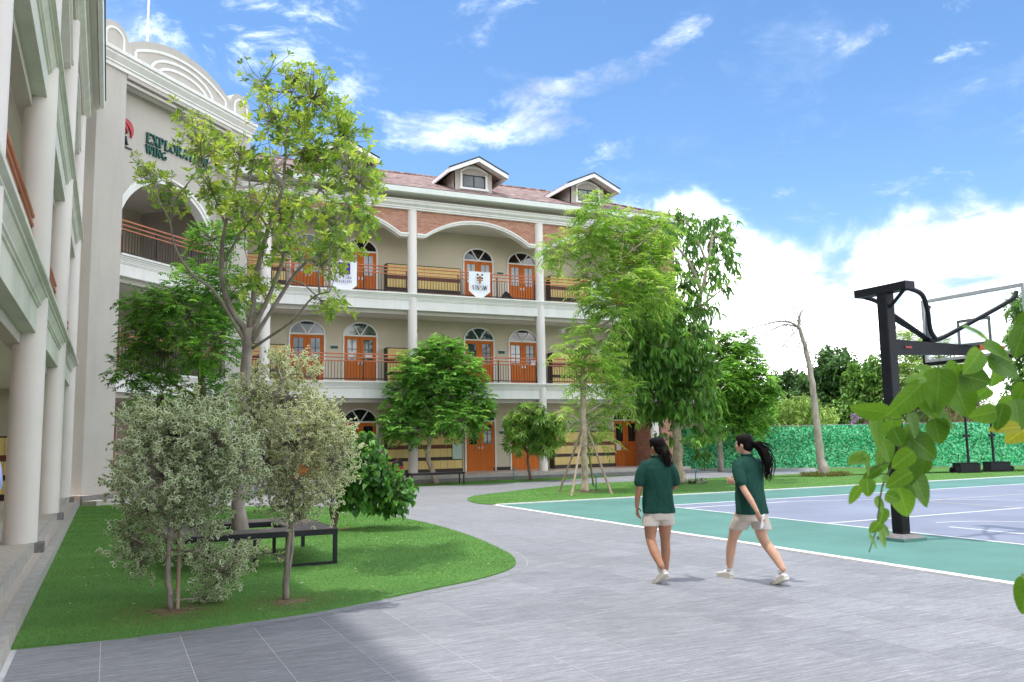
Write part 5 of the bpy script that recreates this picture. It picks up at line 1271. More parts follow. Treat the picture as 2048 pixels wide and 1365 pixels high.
def heart_shrub():
    b = (3.76, 15.55, 0.02); D = 15.65
    T = [(b, 0.05), (P(672, 1035, D), 0.045), (P(685, 1000, D), 0.035), (P(715, 960, D), 0.02)]
    L = [[(P(668, 1050, D), 0.035), (P(662, 1010, D), 0.03), (P(690, 940, D), 0.02), (P(725, 885, D), 0.008)], [(P(690, 995, D), 0.02), (P(750, 985, D), 0.012), (P(800, 975, D), 0.006)]]
    cl = [(735, 900, 28, 34), (720, 930, 42, 36), (750, 955, 48, 36), (785, 975, 36, 32), (720, 985, 46, 30), (690, 960, 34, 44), (765, 1000, 34, 22), (805, 1000, 16, 24), (700, 910, 26, 28)]
    tree('heart_leaf_shrub', 'glossy dark green shrub with drooping heart shaped leaves at the path edge', 'shrub', b, T, L, [px_clump(u, v, a, c, D, RNG.uniform(-0.3, 0.3)) for u, v, a, c in cl], 640,
         dict(per=5, twig=0.16, habit='random', L=0.105, W=0.095, shape='heart', cols=[(0.099, 0.267, 0.050), (0.175, 0.401, 0.077), (0.069, 0.190, 0.040)], up=0.0, hang=1.0, shell=0.3, droop=0.2), 'bark_brown', twig_r=0.006)
heart_shrub()

def round_tree():
    b = (10.95, 29.55, 0.03); D = b[0] * FH.x + b[1] * FH.y
    T = [(b, 0.11), (P(857, 920, D), 0.09), (P(860, 880, D), 0.08), (P(868, 840, D), 0.075), (P(875, 780, D), 0.045)]
    L = [[(P(860, 882, D), 0.06), (P(825, 855, D), 0.04), (P(795, 830, D), 0.02)], [(P(861, 875, D), 0.06), (P(905, 850, D), 0.04), (P(945, 825, D), 0.02)], [(P(868, 840, D), 0.05), (P(840, 790, D), 0.03), (P(825, 740, D), 0.015)], [(P(870, 830, D), 0.05), (P(905, 780, D), 0.03), (P(915, 730, D), 0.015)]]
    cl = [(880, 712, 56, 34), (835, 738, 42, 36), (925, 745, 42, 38), (880, 765, 70, 42), (810, 785, 40, 34), (945, 800, 38, 40), (860, 815, 70, 40), (795, 835, 32, 32), (920, 840, 50, 34), (830, 862, 48, 24), (960, 820, 26, 26), (890, 690, 30, 18), (775, 845, 16, 18), (800, 870, 28, 16)]
    tree('round_tree', 'round bushy young tree with bright green leaves before the second column', 'tree', b, T, L, [px_clump(u, v, a, c, D, RNG.uniform(-0.8, 0.8)) for u, v, a, c in cl], 2300,
         dict(per=10, twig=0.34, habit='pinnate', L=0.19, W=0.075, shape='lance', cols=[(0.182, 0.409, 0.083), (0.274, 0.574, 0.117), (0.114, 0.267, 0.052), (0.433, 0.697, 0.187)], prob=[0.36, 0.32, 0.2, 0.12], up=0.3, sag=0.5, hang=0.3, shell=0.3, twig_every=4), 'bark_pale', twig_r=0.009)
round_tree()
def mango():
    b = (14.55, 29.05, 0.03); D = b[0] * FH.x + b[1] * FH.y
    T = [(b, 0.065), (P(1056, 925, D), 0.052), (P(1056, 905, D), 0.045)]
    L = [[(P(1056, 908, D), 0.045), (P(1040, 880, D), 0.03), (P(1025, 850, D), 0.015)], [(P(1056, 908, D), 0.045), (P(1080, 885, D), 0.03), (P(1105, 865, D), 0.015)], [(P(1056, 906, D), 0.04), (P(1065, 860, D), 0.025), (P(1068, 825, D), 0.012)]]
    cl = [(1060, 828, 32, 24), (1035, 850, 28, 28), (1085, 850, 34, 26), (1062, 872, 44, 26), (1108, 872, 24, 22), (1030, 885, 22, 20), (1115, 845, 20, 16), (1085, 895, 28, 14)]
    tree('mango_tree', 'little broad leaved tree on a thin trunk before the third column', 'tree', b, T, L, [px_clump(u, v, a, c, D, RNG.uniform(-0.5, 0.5)) for u, v, a, c in cl], 520,
         dict(per=9, twig=0.16, habit='rosette', L=0.25, W=0.07, shape='lance', cols=[(0.204, 0.370, 0.070), (0.136, 0.288, 0.052), (0.343, 0.532, 0.117)], up=0.2, shell=0.25, droop=0.4), 'bark_brown', twig_r=0.008)
mango()

def staked_tree():
    b = (12.75, 21.9, 0.03); D = b[0] * FH.x + b[1] * FH.y
    T = [(b, 0.14), (P(1170, 960, D), 0.108), (P(1168, 900, D), 0.10), (P(1166, 800, D), 0.092), (P(1166, 740, D), 0.075), (P(1185, 670, D), 0.05), (P(1215, 600, D), 0.036), (P(1240, 520, D), 0.03), (P(1250, 450, D), 0.018)]
    L = [[(P(1190, 660, D), 0.05), (P(1235, 630, D), 0.035), (P(1262, 580, D), 0.025), (P(1310, 560, D), 0.012)], [(P(1215, 600, D), 0.04), (P(1180, 540, D), 0.025), (P(1130, 510, D), 0.012)], [(P(1230, 560, D), 0.03), (P(1200, 470, D), 0.02), (P(1160, 450, D), 0.01)], [(P(1240, 520, D), 0.025), (P(1290, 480, D), 0.016), (P(1320, 450, D), 0.01)],
         [(P(1166, 780, D), 0.035), (P(1140, 715, D), 0.018), (P(1122, 690, D), 0.01)], [(P(1166, 770, D), 0.035), (P(1200, 720, D), 0.018), (P(1225, 690, D), 0.01)], [(P(1166, 830, D), 0.03), (P(1220, 800, D), 0.018), (P(1270, 790, D), 0.01)], [(P(1166, 850, D), 0.025), (P(1135, 825, D), 0.014), (P(1105, 820, D), 0.008)]]
    hi = [(1195, 425, 46, 26), (1240, 450, 56, 32), (1180, 470, 56, 30), (1130, 500, 46, 28), (1210, 500, 66, 34), (1270, 495, 56, 40), (1310, 455, 40, 32), (1250, 555, 66, 42), (1190, 560, 46, 34), (1315, 520, 44, 50), (1230, 620, 60, 36), (1290, 600, 55, 42), (1180, 405, 20, 18), (1110, 525, 24, 16), (1200, 600, 44, 26), (1330, 580, 30, 40)]
    lo = [(1150, 690, 36, 18), (1185, 690, 34, 24), (1215, 720, 36, 26), (1180, 735, 50, 22), (1165, 770, 40, 22), (1230, 765, 44, 22), (1150, 820, 34, 16), (1215, 815, 42, 20), (1260, 790, 28, 18), (1180, 845, 34, 18), (1120, 700, 20, 10), (1195, 880, 36, 16), (1175, 660, 30, 18)]
    C = [px_clump(u, v, a, c, D, RNG.uniform(-1.0, 1.0)) for u, v, a, c in hi + lo]
    tree('staked_tree', 'tall tree with pale feathery leaves held by four wooden props', 'tree', b, T, L, C, 1500,
         dict(per=12, twig=0.46, habit='pinnate', L=0.20, W=0.052, shape='lance', cols=[(0.297, 0.492, 0.083), (0.410, 0.615, 0.117), (0.182, 0.350, 0.065), (0.547, 0.677, 0.234)], prob=[0.36, 0.28, 0.22, 0.14], up=0.25, sag=0.45, hang=0.35, shell=0.0, twig_every=3), 'bark_pale', twig_r=0.007)
    # props
    o = thing('tree_props', 'four wooden props tied together around the staked tree trunk', 'tree props', b)
    bb = Vector(b)
    for (u, v), (u2, v2), dd in (((1118, 985), (1163, 862), -0.6), ((1143, 994), (1166, 862), -1.0), ((1224, 990), (1176, 862), -0.5), ((1187, 972), (1172, 862), 0.7)):
        g0 = at(u, v, D + dd); t0 = -1.6 / (g0.z - 1.6) if g0.z != 1.6 else 1
        a = Vector((0, 0, 1.6)) + (g0 - Vector((0, 0, 1.6))) * t0; a.z = 0.0
        e = at(u2, v2, D + dd * 0.15); MB().tube([a - bb, e - bb], [0.036, 0.03], 8).build('prop', 'stake_wood', o, smooth=True, auto=0.8)
    h = at(1168, 892, D) - bb
    MB().bar(h + RL * -0.34 + FH * -0.2, h + RL * 0.34 + FH * -0.2, 0.05).build('crossbar', 'stake_wood', o); MB().bar(h + RL * -0.3 + FH * 0.2 + UPV * 0.06, h + RL * 0.3 + FH * 0.2 + UPV * 0.06, 0.05).build('crossbar', 'stake_wood', o)
staked_tree()

def droop_tree():
    b = (17.35, 23.6, 0.03); D = b[0] * FH.x + b[1] * FH.y
    T = [(b, 0.235), (P(1356, 935, D), 0.165), (P(1354, 880, D), 0.145), (P(1350, 800, D), 0.13), (P(1362, 720, D), 0.11), (P(1388, 650, D), 0.085), (P(1402, 590, D), 0.07), (P(1415, 530, D), 0.05), (P(1426, 470, D), 0.04)]
    L = [[(P(1352, 800, D), 0.1), (P(1310, 740, D), 0.06), (P(1275, 690, D - 1), 0.03)], [(P(1354, 780, D), 0.1), (P(1400, 740, D), 0.06), (P(1430, 720, D), 0.03)], [(P(1404, 585, D), 0.07), (P(1375, 520, D), 0.05), (P(1340, 480, D), 0.025)], [(P(1395, 620, D), 0.05), (P(1430, 590, D), 0.03), (P(1455, 575, D), 0.015)], [(P(1370, 700, D), 0.07), (P(1330, 640, D), 0.04), (P(1300, 600, D), 0.02)], [(P(1415, 530, D), 0.05), (P(1390, 470, D), 0.03), (P(1370, 440, D), 0.015)]]
    top = [(1425, 470, 34, 26), (1445, 520, 26, 34), (1395, 455, 26, 18), (1345, 480, 40, 34), (1380, 520, 30, 24), (1440, 565, 26, 16), (1365, 570, 40, 26), (1310, 470, 36, 28), (1410, 610, 24, 16), (1350, 440, 24, 16), (1440, 440, 24, 12), (1455, 480, 12, 20)]
    mid = [(1300, 640, 66, 36), (1260, 690, 50, 34), (1330, 690, 66, 40), (1385, 680, 40, 40), (1290, 740, 60, 40), (1350, 750, 66, 40), (1400, 740, 34, 36), (1260, 760, 40, 34), (1320, 800, 56, 34), (1380, 800, 50, 40), (1410, 850, 26, 36), (1300, 700, 50, 40), (1365, 620, 36, 26), (1240, 720, 34, 30), (1300, 830, 24, 22), (1325, 880, 16, 16), (1398, 885, 14, 20), (1290, 570, 40, 34)]
    C = [px_clump(u, v, a, c, D, RNG.uniform(-1.2, 1.2)) for u, v, a, c in top] + [px_clump(u, v, a, c, D, RNG.uniform(-1.6, 1.0)) for u, v, a, c in mid]
    # denser low down: mid clumps listed twice with other depths
    C += [px_clump(u, v, a * 0.9, c * 0.9, D, RNG.uniform(-1.6, 1.2)) for u, v, a, c in mid if v < 810]
    tree('drooping_tree', 'big pale barked tree with large drooping leaves beyond the two walkers', 'tree', b, T, L, C, 2300,
         dict(per=7, twig=0.34, habit='random', L=0.235, W=0.09, shape='oval', cols=[(0.124, 0.267, 0.052), (0.182, 0.379, 0.070), (0.091, 0.205, 0.047), (0.274, 0.471, 0.094)], prob=[0.36, 0.32, 0.2, 0.12], up=0.0, hang=0.95, shell=0.2, droop=0.3, twig_every=3), 'bark_pale', twig_r=0.011, sides=14)
droop_tree()

def court_tree():
    b = (24.6, 30.3, 0.0); D = b[0] * FH.x + b[1] * FH.y
    T = [(b, 0.15), (P(1441, 900, D), 0.11), (P(1440, 865, D), 0.10), (P(1438, 830, D), 0.08), (P(1440, 760, D), 0.07)]
    L = [[(P(1440, 872, D), 0.1), (P(1458, 858, D), 0.08), (P(1480, 840, D), 0.05), (P(1500, 800, D), 0.03)], [(P(1438, 835, D), 0.08), (P(1415, 800, D), 0.05), (P(1405, 770, D), 0.03)], [(P(1439, 800, D), 0.07), (P(1465, 750, D), 0.05), (P(1480, 710, D), 0.03)]]
    cl = [(1470, 690, 34, 26), (1435, 715, 36, 30), (1485, 730, 44, 34), (1445, 765, 46, 36), (1505, 770, 46, 34), (1525, 800, 26, 26), (1470, 810, 54, 36), (1425, 820, 34, 34), (1510, 830, 34, 26), (1400, 790, 24, 30), (1460, 850, 44, 20), (1500, 850, 30, 16), (1535, 770, 14, 16)]
    tree('court_tree', 'leafy tree on a grey trunk standing against the green screen fence', 'tree', b, T, L, [px_clump(u, v, a, c, D, RNG.uniform(-1, 1)) for u, v, a, c in cl], 1500,
         dict(per=9, twig=0.45, habit='pinnate', L=0.28, W=0.11, shape='lance', cols=[(0.195, 0.409, 0.070), (0.297, 0.574, 0.104), (0.114, 0.267, 0.047)], up=0.2, sag=0.4, hang=0.3, shell=0.25, twig_every=4), 'bark_grey', twig_r=0.012)
court_tree()

def dead_tree():
    b = (24.5, 24.2, 0.02); D = b[0] * FH.x + b[1] * FH.y
    o = thing('dead_tree', 'bare leaning dead tree with a pale trunk on the lawn by the court', 'tree', b); bb = Vector(b)
    m = MB()
    path = [(1650, 955), (1643, 920), (1636, 870), (1629, 800), (1620, 740), (1612, 700), (1603, 670), (1597, 650)]; R = [0.235, 0.16, 0.14, 0.125, 0.11, 0.09, 0.075, 0.06]
    sp = smooth_open([tuple(at(u, v, D) - bb) for u, v in path], 4); rr = np.interp(np.linspace(0, 7, len(sp)), range(8), R)
    sp[0] = Vector((0, 0, -0.05)); m.tube([p + Vector(RNG.normal(0, 0.1, 3)) * r for p, r in zip(sp, rr)], rr, 12); m.build('trunk', 'bark_dead', o, smooth=True)
    t = MB()
    def br(pts, r0, r1=0.011):
        q = smooth_open([tuple(at(u, v, D + d) - bb) for u, v, d in pts], 4); t.tube(q, list(np.linspace(r0, r1, len(q))), 5)
    br([(1600, 660, 0), (1585, 647, -.3), (1560, 643, -.6), (1520, 652, -1), (1465, 665, -1.5)], 0.05); br([(1598, 655, 0), (1570, 650, .4), (1535, 665, .8), (1505, 690, 1.2)], 0.035)
    br([(1597, 652, 0), (1600, 630, 0), (1607, 618, 0)], 0.06, 0.02); br([(1598, 645, 0), (1592, 610, .2), (1592, 590, .3)], 0.02); br([(1596, 645, 0), (1585, 615, -.2), (1577, 602, -.3)], 0.018)
    br([(1600, 650, 0), (1618, 640, .3), (1650, 650, .6), (1690, 655, .8)], 0.022); br([(1608, 690, 0), (1630, 672, .2), (1645, 680, .5)], 0.02); br([(1598, 655, 0), (1580, 675, -.4), (1560, 700, -.7), (1550, 712, -.8)], 0.022)
    br([(1618, 740, 0), (1600, 720, -.3), (1595, 740, -.4), (1588, 752, -.5)], 0.02); br([(1614, 710, 0), (1632, 700, .3), (1640, 720, .4)], 0.016); br([(1560, 643, -.6), (1548, 625, -.7), (1535, 620, -.8)], 0.01); br([(1560, 645, -.6), (1566, 620, -.5)], 0.009)
    for _ in range(26):
        i = RNG.integers(0, 3); u0, v0 = [(1560, 645), (1598, 650), (1612, 705)][i]; a = RNG.uniform(0, 2 * pi); l = RNG.uniform(14, 42)
        u0 += RNG.uniform(-30, 12); br([(u0, v0, 0), (u0 + l * .5 * cos(a), v0 + l * .5 * sin(a) - 3, RNG.uniform(-.3, .3)), (u0 + l * cos(a) + 3, v0 + l * sin(a), RNG.uniform(-.5, .5))], 0.014, 0.007)
    t.build('branches', 'bark_grey', o, smooth=True, kind='stuff')
dead_tree()

def leaf_mass(name, label, cat, b, D, cl, n, L, W, cols, shape='oval', hang=0.3, group=None, habit='random', per=8, twig=0.5, rim=None, mat='foliage_dense', jit=1.0, trunk=True, bark='bark_brown', rad=0.2, prob=None):
    c0 = px_clump(*cl[0], D)[0]
    T = [(b, rad), ((b[0], b[1], (c0[2] + b[2]) * 0.55), rad * 0.8), (tuple(c0), rad * 0.3)]
    return tree(name, label, cat, b, T, [], [px_clump(u, v, a, c, D, RNG.uniform(-jit, jit)) for u, v, a, c in cl], n,
                dict(per=per, twig=twig, habit=habit, L=L, W=W, shape=shape, cols=cols, up=0.2, hang=hang, shell=0.3, rim=rim, prob=prob), bark, mat, group, connect=False)
def gnd(u, D): p = at(u, 900, D); return (p.x, p.y, 0.0)
DG = [(0.079, 0.175, 0.052), (0.114, 0.236, 0.065), (0.057, 0.123, 0.038)]; MG = [(0.171, 0.327, 0.070), (0.229, 0.432, 0.094), (0.114, 0.246, 0.052)]; PG = [(0.319, 0.471, 0.117), (0.410, 0.574, 0.176), (0.229, 0.370, 0.083)]
G_ = 'trees beyond the screen fence'
leaf_mass('evergreen_tree', 'dense dark tree beyond the fence, right of the dead trunk', 'tree', gnd(1670, 50), 50, [(1672, 745, 40, 34), (1655, 785, 56, 44), (1700, 790, 46, 44), (1640, 830, 40, 34), (1690, 835, 60, 34), (1668, 718, 22, 14)], 1500, 0.34, 0.17, DG, group=G_)
leaf_mass('evergreen_tree', 'darker small tree beyond the fence, left of the dead trunk', 'tree', gnd(1590, 52), 52, [(1585, 770, 38, 20), (1605, 790, 30, 26), (1565, 760, 14, 12), (1590, 815, 30, 26)], 420, 0.34, 0.17, DG, group=G_)
leaf_mass('flowering_shrub', 'pale green bush beyond the fence between the leafy tree and the dead trunk', 'shrub', gnd(1570, 44), 44, [(1575, 838, 46, 24), (1610, 830, 34, 26), (1545, 835, 34, 24), (1640, 842, 30, 18), (1590, 815, 20, 14)], 700, 0.22, 0.08, PG, 'lance', group=G_)
leaf_mass('broad_tree', 'mid green tree beyond the fence, behind the left of the hoop post', 'tree', gnd(1735, 47), 47, [(1735, 770, 40, 40), (1715, 820, 40, 30), (1765, 800, 30, 50), (1760, 740, 24, 26), (1740, 835, 44, 20)], 1000, 0.32, 0.13, MG, group=G_)
leaf_mass('light_tree', 'tall light green tree beyond the fence, right of the hoop post', 'tree', gnd(1855, 45), 45, [(1850, 740, 56, 36), (1815, 700, 30, 28), (1880, 780, 66, 40), (1820, 790, 44, 50), (1920, 800, 40, 34), (1860, 835, 70, 20), (1800, 675, 14, 14), (1870, 690, 26, 14), (1930, 765, 26, 20)], 1350, 0.34, 0.09, PG, 'lance', habit='pinnate', per=10, twig=0.9, group=G_, bark='bark_pale')
leaf_mass('dry_bush', 'straw coloured tufty bush behind the fence near the net stands', 'shrub', gnd(1925, 43), 43, [(1925, 838, 34, 22), (1950, 845, 26, 14), (1900, 848, 24, 12)], 420, 0.30, 0.03, [(0.33, 0.30, 0.16), (0.24, 0.23, 0.10)], 'lance', hang=-0.5, group=G_)
leaf_mass('tall_far_tree', 'tall tree at the right edge beyond the backboard', 'tree', gnd(2090, 42), 42, [(2085, 640, 60, 50), (2100, 720, 80, 60), (2055, 610, 22, 18), (2050, 680, 24, 24), (2110, 800, 90, 60)], 1200, 0.34, 0.12, MG, group=G_)
leaf_mass('low_hedge_bush', 'low green bush showing above the fence at the right', 'shrub', gnd(2000, 44), 44, [(1990, 845, 40, 16), (2040, 840, 46, 20)], 420, 0.26, 0.12, MG, group=G_)
leaf_mass('cream_bush', 'variegated bush above the fence behind the drooping tree', 'shrub', gnd(1395, 43.5), 43.5, [(1390, 845, 34, 24), (1370, 862, 26, 22), (1415, 855, 26, 20), (1400, 880, 30, 16)], 420, 0.20, 0.11, [(0.08, 0.14, 0.04)], rim=(0.50, 0.55, 0.36), group=G_)
for i, (u, D_, h) in enumerate(((2300, 40, 60), (2520, 38, 80), (1480, 58, 40))):
    leaf_mass('far_tree', ['round green tree far to the right of the court', 'large green tree at the far right beyond the court', 'green tree far behind the leafy court tree'][i], 'tree', gnd(u, D_), D_, [(u, 780, 90, 60), (u - 60, 820, 60, 40), (u + 60, 810, 70, 50)] if i < 2 else [(1490, 810, 40, 34), (1520, 830, 40, 26)], 700, 0.36, 0.16, MG, group=G_)
# purple flowers on the bush behind the fence
def flowers():
    o = thing('flower_cluster', 'small clusters of lilac flowers above the fence left of the hoop post', 'flowers', gnd(1715, 43.2)); bb = np.array(o.location)
    V, F, C = [], [], []; off = 0; k = 0
    st = MB()
    for u, v in ((1712, 838), (1705, 846), (1722, 832), (1708, 832)):
        c = np.array(at(u, v, 43.2)) - bb; n = 40; p = c + RNG.normal(0, 0.075, (n, 3)); v_, f, c_ = leaf_arrays(p, randunit(n), randunit(n), np.full(n, 0.09), np.full(n, 0.07), np.array([(0.42, 0.28, 0.55)]) * RNG.uniform(0.7, 1.2, (n, 1)), 'oval')
        link('petals', quick_mesh('petals', v_, f, 'foliage', c_), o, kind='stuff'); MB().tube([(c[0] * .3, c[1] * .3, 0), tuple(c)], 0.012, 4).build('stem', 'bark_brown', o)
flowers()
# tufts at the feet of two trunks
def tuft(b, n, r, label, cols, L=0.16, cat='plant'):
    o = thing('ground_plant', label, cat, b)
    a = RNG.uniform(0, 2 * pi, n); q = np.sqrt(RNG.random(n)) * r; Pp = np.stack([np.cos(a) * q, np.sin(a) * q * 0.7, np.zeros(n)], 1)
    A = nrm(np.stack([np.cos(a) * 0.7, np.sin(a) * 0.7, RNG.uniform(0.4, 1.4, n)], 1) + RNG.normal(0, 0.3, (n, 3)))
    v, f, c = leaf_arrays(Pp, A, randunit(n), L * RNG.uniform(0.6, 1.3, n), np.full(n, L * 0.28), np.array(cols)[RNG.integers(0, len(cols), n)] * RNG.uniform(0.7, 1.2, (n, 1)), 'lance')
    link('leaves', quick_mesh('leaves', v, f, 'foliage', c), o)
tuft((24.4, 24.0, 0.02), 900, 0.95, 'scrubby green plants round the foot of the dead tree', [(0.14, 0.19, 0.05), (0.20, 0.22, 0.09), (0.26, 0.22, 0.10)], 0.20)
tuft((17.75, 23.15, 0.02), 160, 0.30, 'small white flowering plant at the foot of the big pale trunk', [(0.06, 0.13, 0.03), (0.6, 0.6, 0.55)], 0.22)
# fallen leaves
def litter():
    n = 70; q = np.stack([RNG.uniform(-0.5, 4.5, n), RNG.uniform(8.2, 15, n)], 1); k = inpoly(q[:, 0], q[:, 1], LAWN_L); q = q[k]; n = len(q)
    Pp = np.concatenate([q, np.full((n, 1), 0.05)], 1); A = randunit(n); A[:, 2] *= 0.15
    cols = np.array([(0.55, 0.50, 0.36), (0.35, 0.26, 0.12), (0.6, 0.58, 0.5)])[RNG.integers(0, 3, n)]
    v, f, c = leaf_arrays(Pp, A, np.tile(np.array([0, 0, 1.0]), (n, 1)) + RNG.normal(0, .2, (n, 3)), RNG.uniform(0.03, 0.07, n), RNG.uniform(0.02, 0.03, n), cols, 'oval', 0.2, 0.0)
    link('fallen_leaves', quick_mesh('fallen_leaves', v, f, 'foliage', c), None, label='dry fallen leaves and white petals scattered on the front lawn', cat='leaves', kind='stuff')
litter()
# ------------------------------------------------------------------ people
def remesh(mb, name, mat, voxel=0.007, smooth=6, parent=None, factor=0.5):
    me = bpy.data.meshes.new('tmp'); me.from_pydata(mb.v, [], mb.f)
    bm = bmesh.new(); bm.from_mesh(me); bmesh.ops.recalc_face_normals(bm, faces=bm.faces); bm.to_mesh(me); bm.free()
    o = bpy.data.objects.new('tmp', me); COL.objects.link(o)
    r = o.modifiers.new('r', 'REMESH'); r.mode = 'VOXEL'; r.voxel_size = voxel; r.use_smooth_shade = True
    s = o.modifiers.new('s', 'SMOOTH'); s.iterations = smooth; s.factor = factor
    bpy.context.view_layer.update()
    dg = bpy.context.evaluated_depsgraph_get(); ev = o.evaluated_get(dg)
    out = bpy.data.meshes.new_from_object(ev); out.name = name
    bpy.data.objects.remove(o); out.materials.clear()
    mats = mat if isinstance(mat, (list, tuple)) else [mat]
    for x in mats: out.materials.append(MATS[x])
    out.polygons.foreach_set('use_smooth', [True] * len(out.polygons)); out.polygons.foreach_set('material_index', [0] * len(out.polygons))
    return out if parent is None else link(name, out, parent)
def limb(m, pts, radii, n=14):
    """tapered limb with round joints"""
    sp = smooth_open([tuple(p) for p in pts], 5); rr = np.interp(np.linspace(0, len(radii) - 1, len(sp)), range(len(radii)), radii)
    m.tube(sp, list(rr), n)
    for p, r in ((sp[0], rr[0]), (sp[-1], rr[-1])): m.ellip(p, (r, r, r), 12, 8)
def loft(m, rings, n=24, ax=None, fold=0.0):
    """rings: (centre, rx, ry) stacked; ax = unit vector of the wide axis"""
    ax = Vector(ax or (1, 0, 0)); ay = Vector((-ax.y, ax.x, 0)); V = []
    if fold:
        fine = []
        for (c0, x0, y0), (c1, x1, y1) in zip(rings, rings[1:]):
            for t in np.linspace(0, 1, 6, endpoint=False): fine.append((Vector(c0).lerp(Vector(c1), t), x0 + (x1 - x0) * t, y0 + (y1 - y0) * t))
        rings = fine + [rings[-1]]; n = 64
    for c, rx, ry in rings:
        for k in range(n):
            a = 2 * pi * k / n; ca, sa = cos(a), sin(a)
            if fold:
                z = Vector(c).z; w = 1 + fold * (0.5 * sin(3 * a + 11 * z) + 0.6 * sin(5 * a - 17 * z + 2) + 0.4 * sin(9 * a + 8 * z)) * min(1.0, max(0.0, (1.36 - z) * 4)); ca *= w; sa *= w
            ca = math.copysign(abs(ca) ** 0.85, ca); sa = math.copysign(abs(sa) ** 0.85, sa)
            V.append(Vector(c) + ax * (rx * ca) + ay * (ry * sa))
    F = [(i * n + k, i * n + (k + 1) % n, (i + 1) * n + (k + 1) % n, (i + 1) * n + k) for i in range(len(rings) - 1) for k in range(n)]
    F += [tuple(range(n - 1, -1, -1)), tuple((len(rings) - 1) * n + k for k in range(n))]
    m.add(V, F)
def hand(m, wrist, d, side, curl=0.35, size=1.0):
    """palm, four fingers of unequal length and a thumb. d: hand direction, side: towards the thumb"""
    d = Vector(d).normalized(); s = Vector(side); s = (s - d * s.dot(d)).normalized(); pn = d.cross(s).normalized(); w = Vector(wrist); z = size
    for t, r in ((0.01, 0.024), (0.035, 0.027), (0.06, 0.029), (0.08, 0.028)):
        M = Matrix((s, d, pn)).transposed(); m.ellip(w + d * t * z, (r * 1.25 * z, 0.024 * z, 0.0135 * z), 12, 8, M=M)
    for i, (off, ln) in enumerate(((0.030, 0.068), (0.0105, 0.078), (-0.0105, 0.072), (-0.031, 0.056))):
        b = w + d * 0.085 * z + s * off * z; c1 = curl + 0.07 * i
        p1 = b + (d * cos(c1 * 0.6) + pn * sin(c1 * 0.6)) * ln * 0.45 * z; p2 = p1 + (d * cos(c1 * 1.5) + pn * sin(c1 * 1.5)) * ln * 0.32 * z; p3 = p2 + (d * cos(c1 * 2.3) + pn * sin(c1 * 2.3)) * ln * 0.26 * z
        p1 += s * off * 0.12; p2 += s * off * 0.16; p3 += s * off * 0.18
        m.tube([b - d * 0.02, b, p1, p2, p3], [0.0095 * z, 0.0095 * z, 0.0088 * z, 0.008 * z, 0.0062 * z], 8); m.ellip(p3, (0.0065 * z,) * 3, 8, 6)
    b = w + d * 0.022 * z + s * 0.026 * z; p1 = b + (s * 0.75 + d * 0.6 + pn * 0.35).normalized() * 0.036 * z; p2 = p1 + (s * 0.25 + d * 0.9 + pn * 0.4).normalized() * 0.032 * z
    m.tube([b, p1, p2], [0.0115 * z, 0.0105 * z, 0.008 * z], 8); m.ellip(p2, (0.008 * z,) * 3, 8, 6)
def head(m, c, face, s=1.0):
    c = Vector(c); f = Vector(face).normalized(); sd = Vector((f.y, -f.x, 0)).normalized(); M = Matrix((sd, f, Vector((0, 0, 1)))).transposed()
    def E(x, y, z, r): m.ellip(c + M @ Vector((x, y, z)) * s, tuple(q * s for q in r), 16, 12, M=M)
    E(0, -0.01, 0.02, (0.075, 0.093, 0.092)); E(0, 0.022, -0.045, (0.056, 0.066, 0.062)); E(0, 0.055, -0.088, (0.024, 0.020, 0.018))
    E(0, 0.092, -0.022, (0.011, 0.016, 0.014)); E(0, 0.084, 0.0, (0.008, 0.012, 0.024)); E(0, 0.078, -0.058, (0.021, 0.010, 0.006)); E(0, 0.076, -0.067, (0.018, 0.010, 0.006))
    E(0, 0.074, 0.022, (0.05, 0.012, 0.010)); E(-0.034, 0.066, -0.02, (0.02, 0.02, 0.02)); E(0.034, 0.066, -0.02, (0.02, 0.02, 0.02))
    for sx in (-1, 1): E(sx * 0.077, -0.004, -0.012, (0.010, 0.020, 0.030))
    return c, M
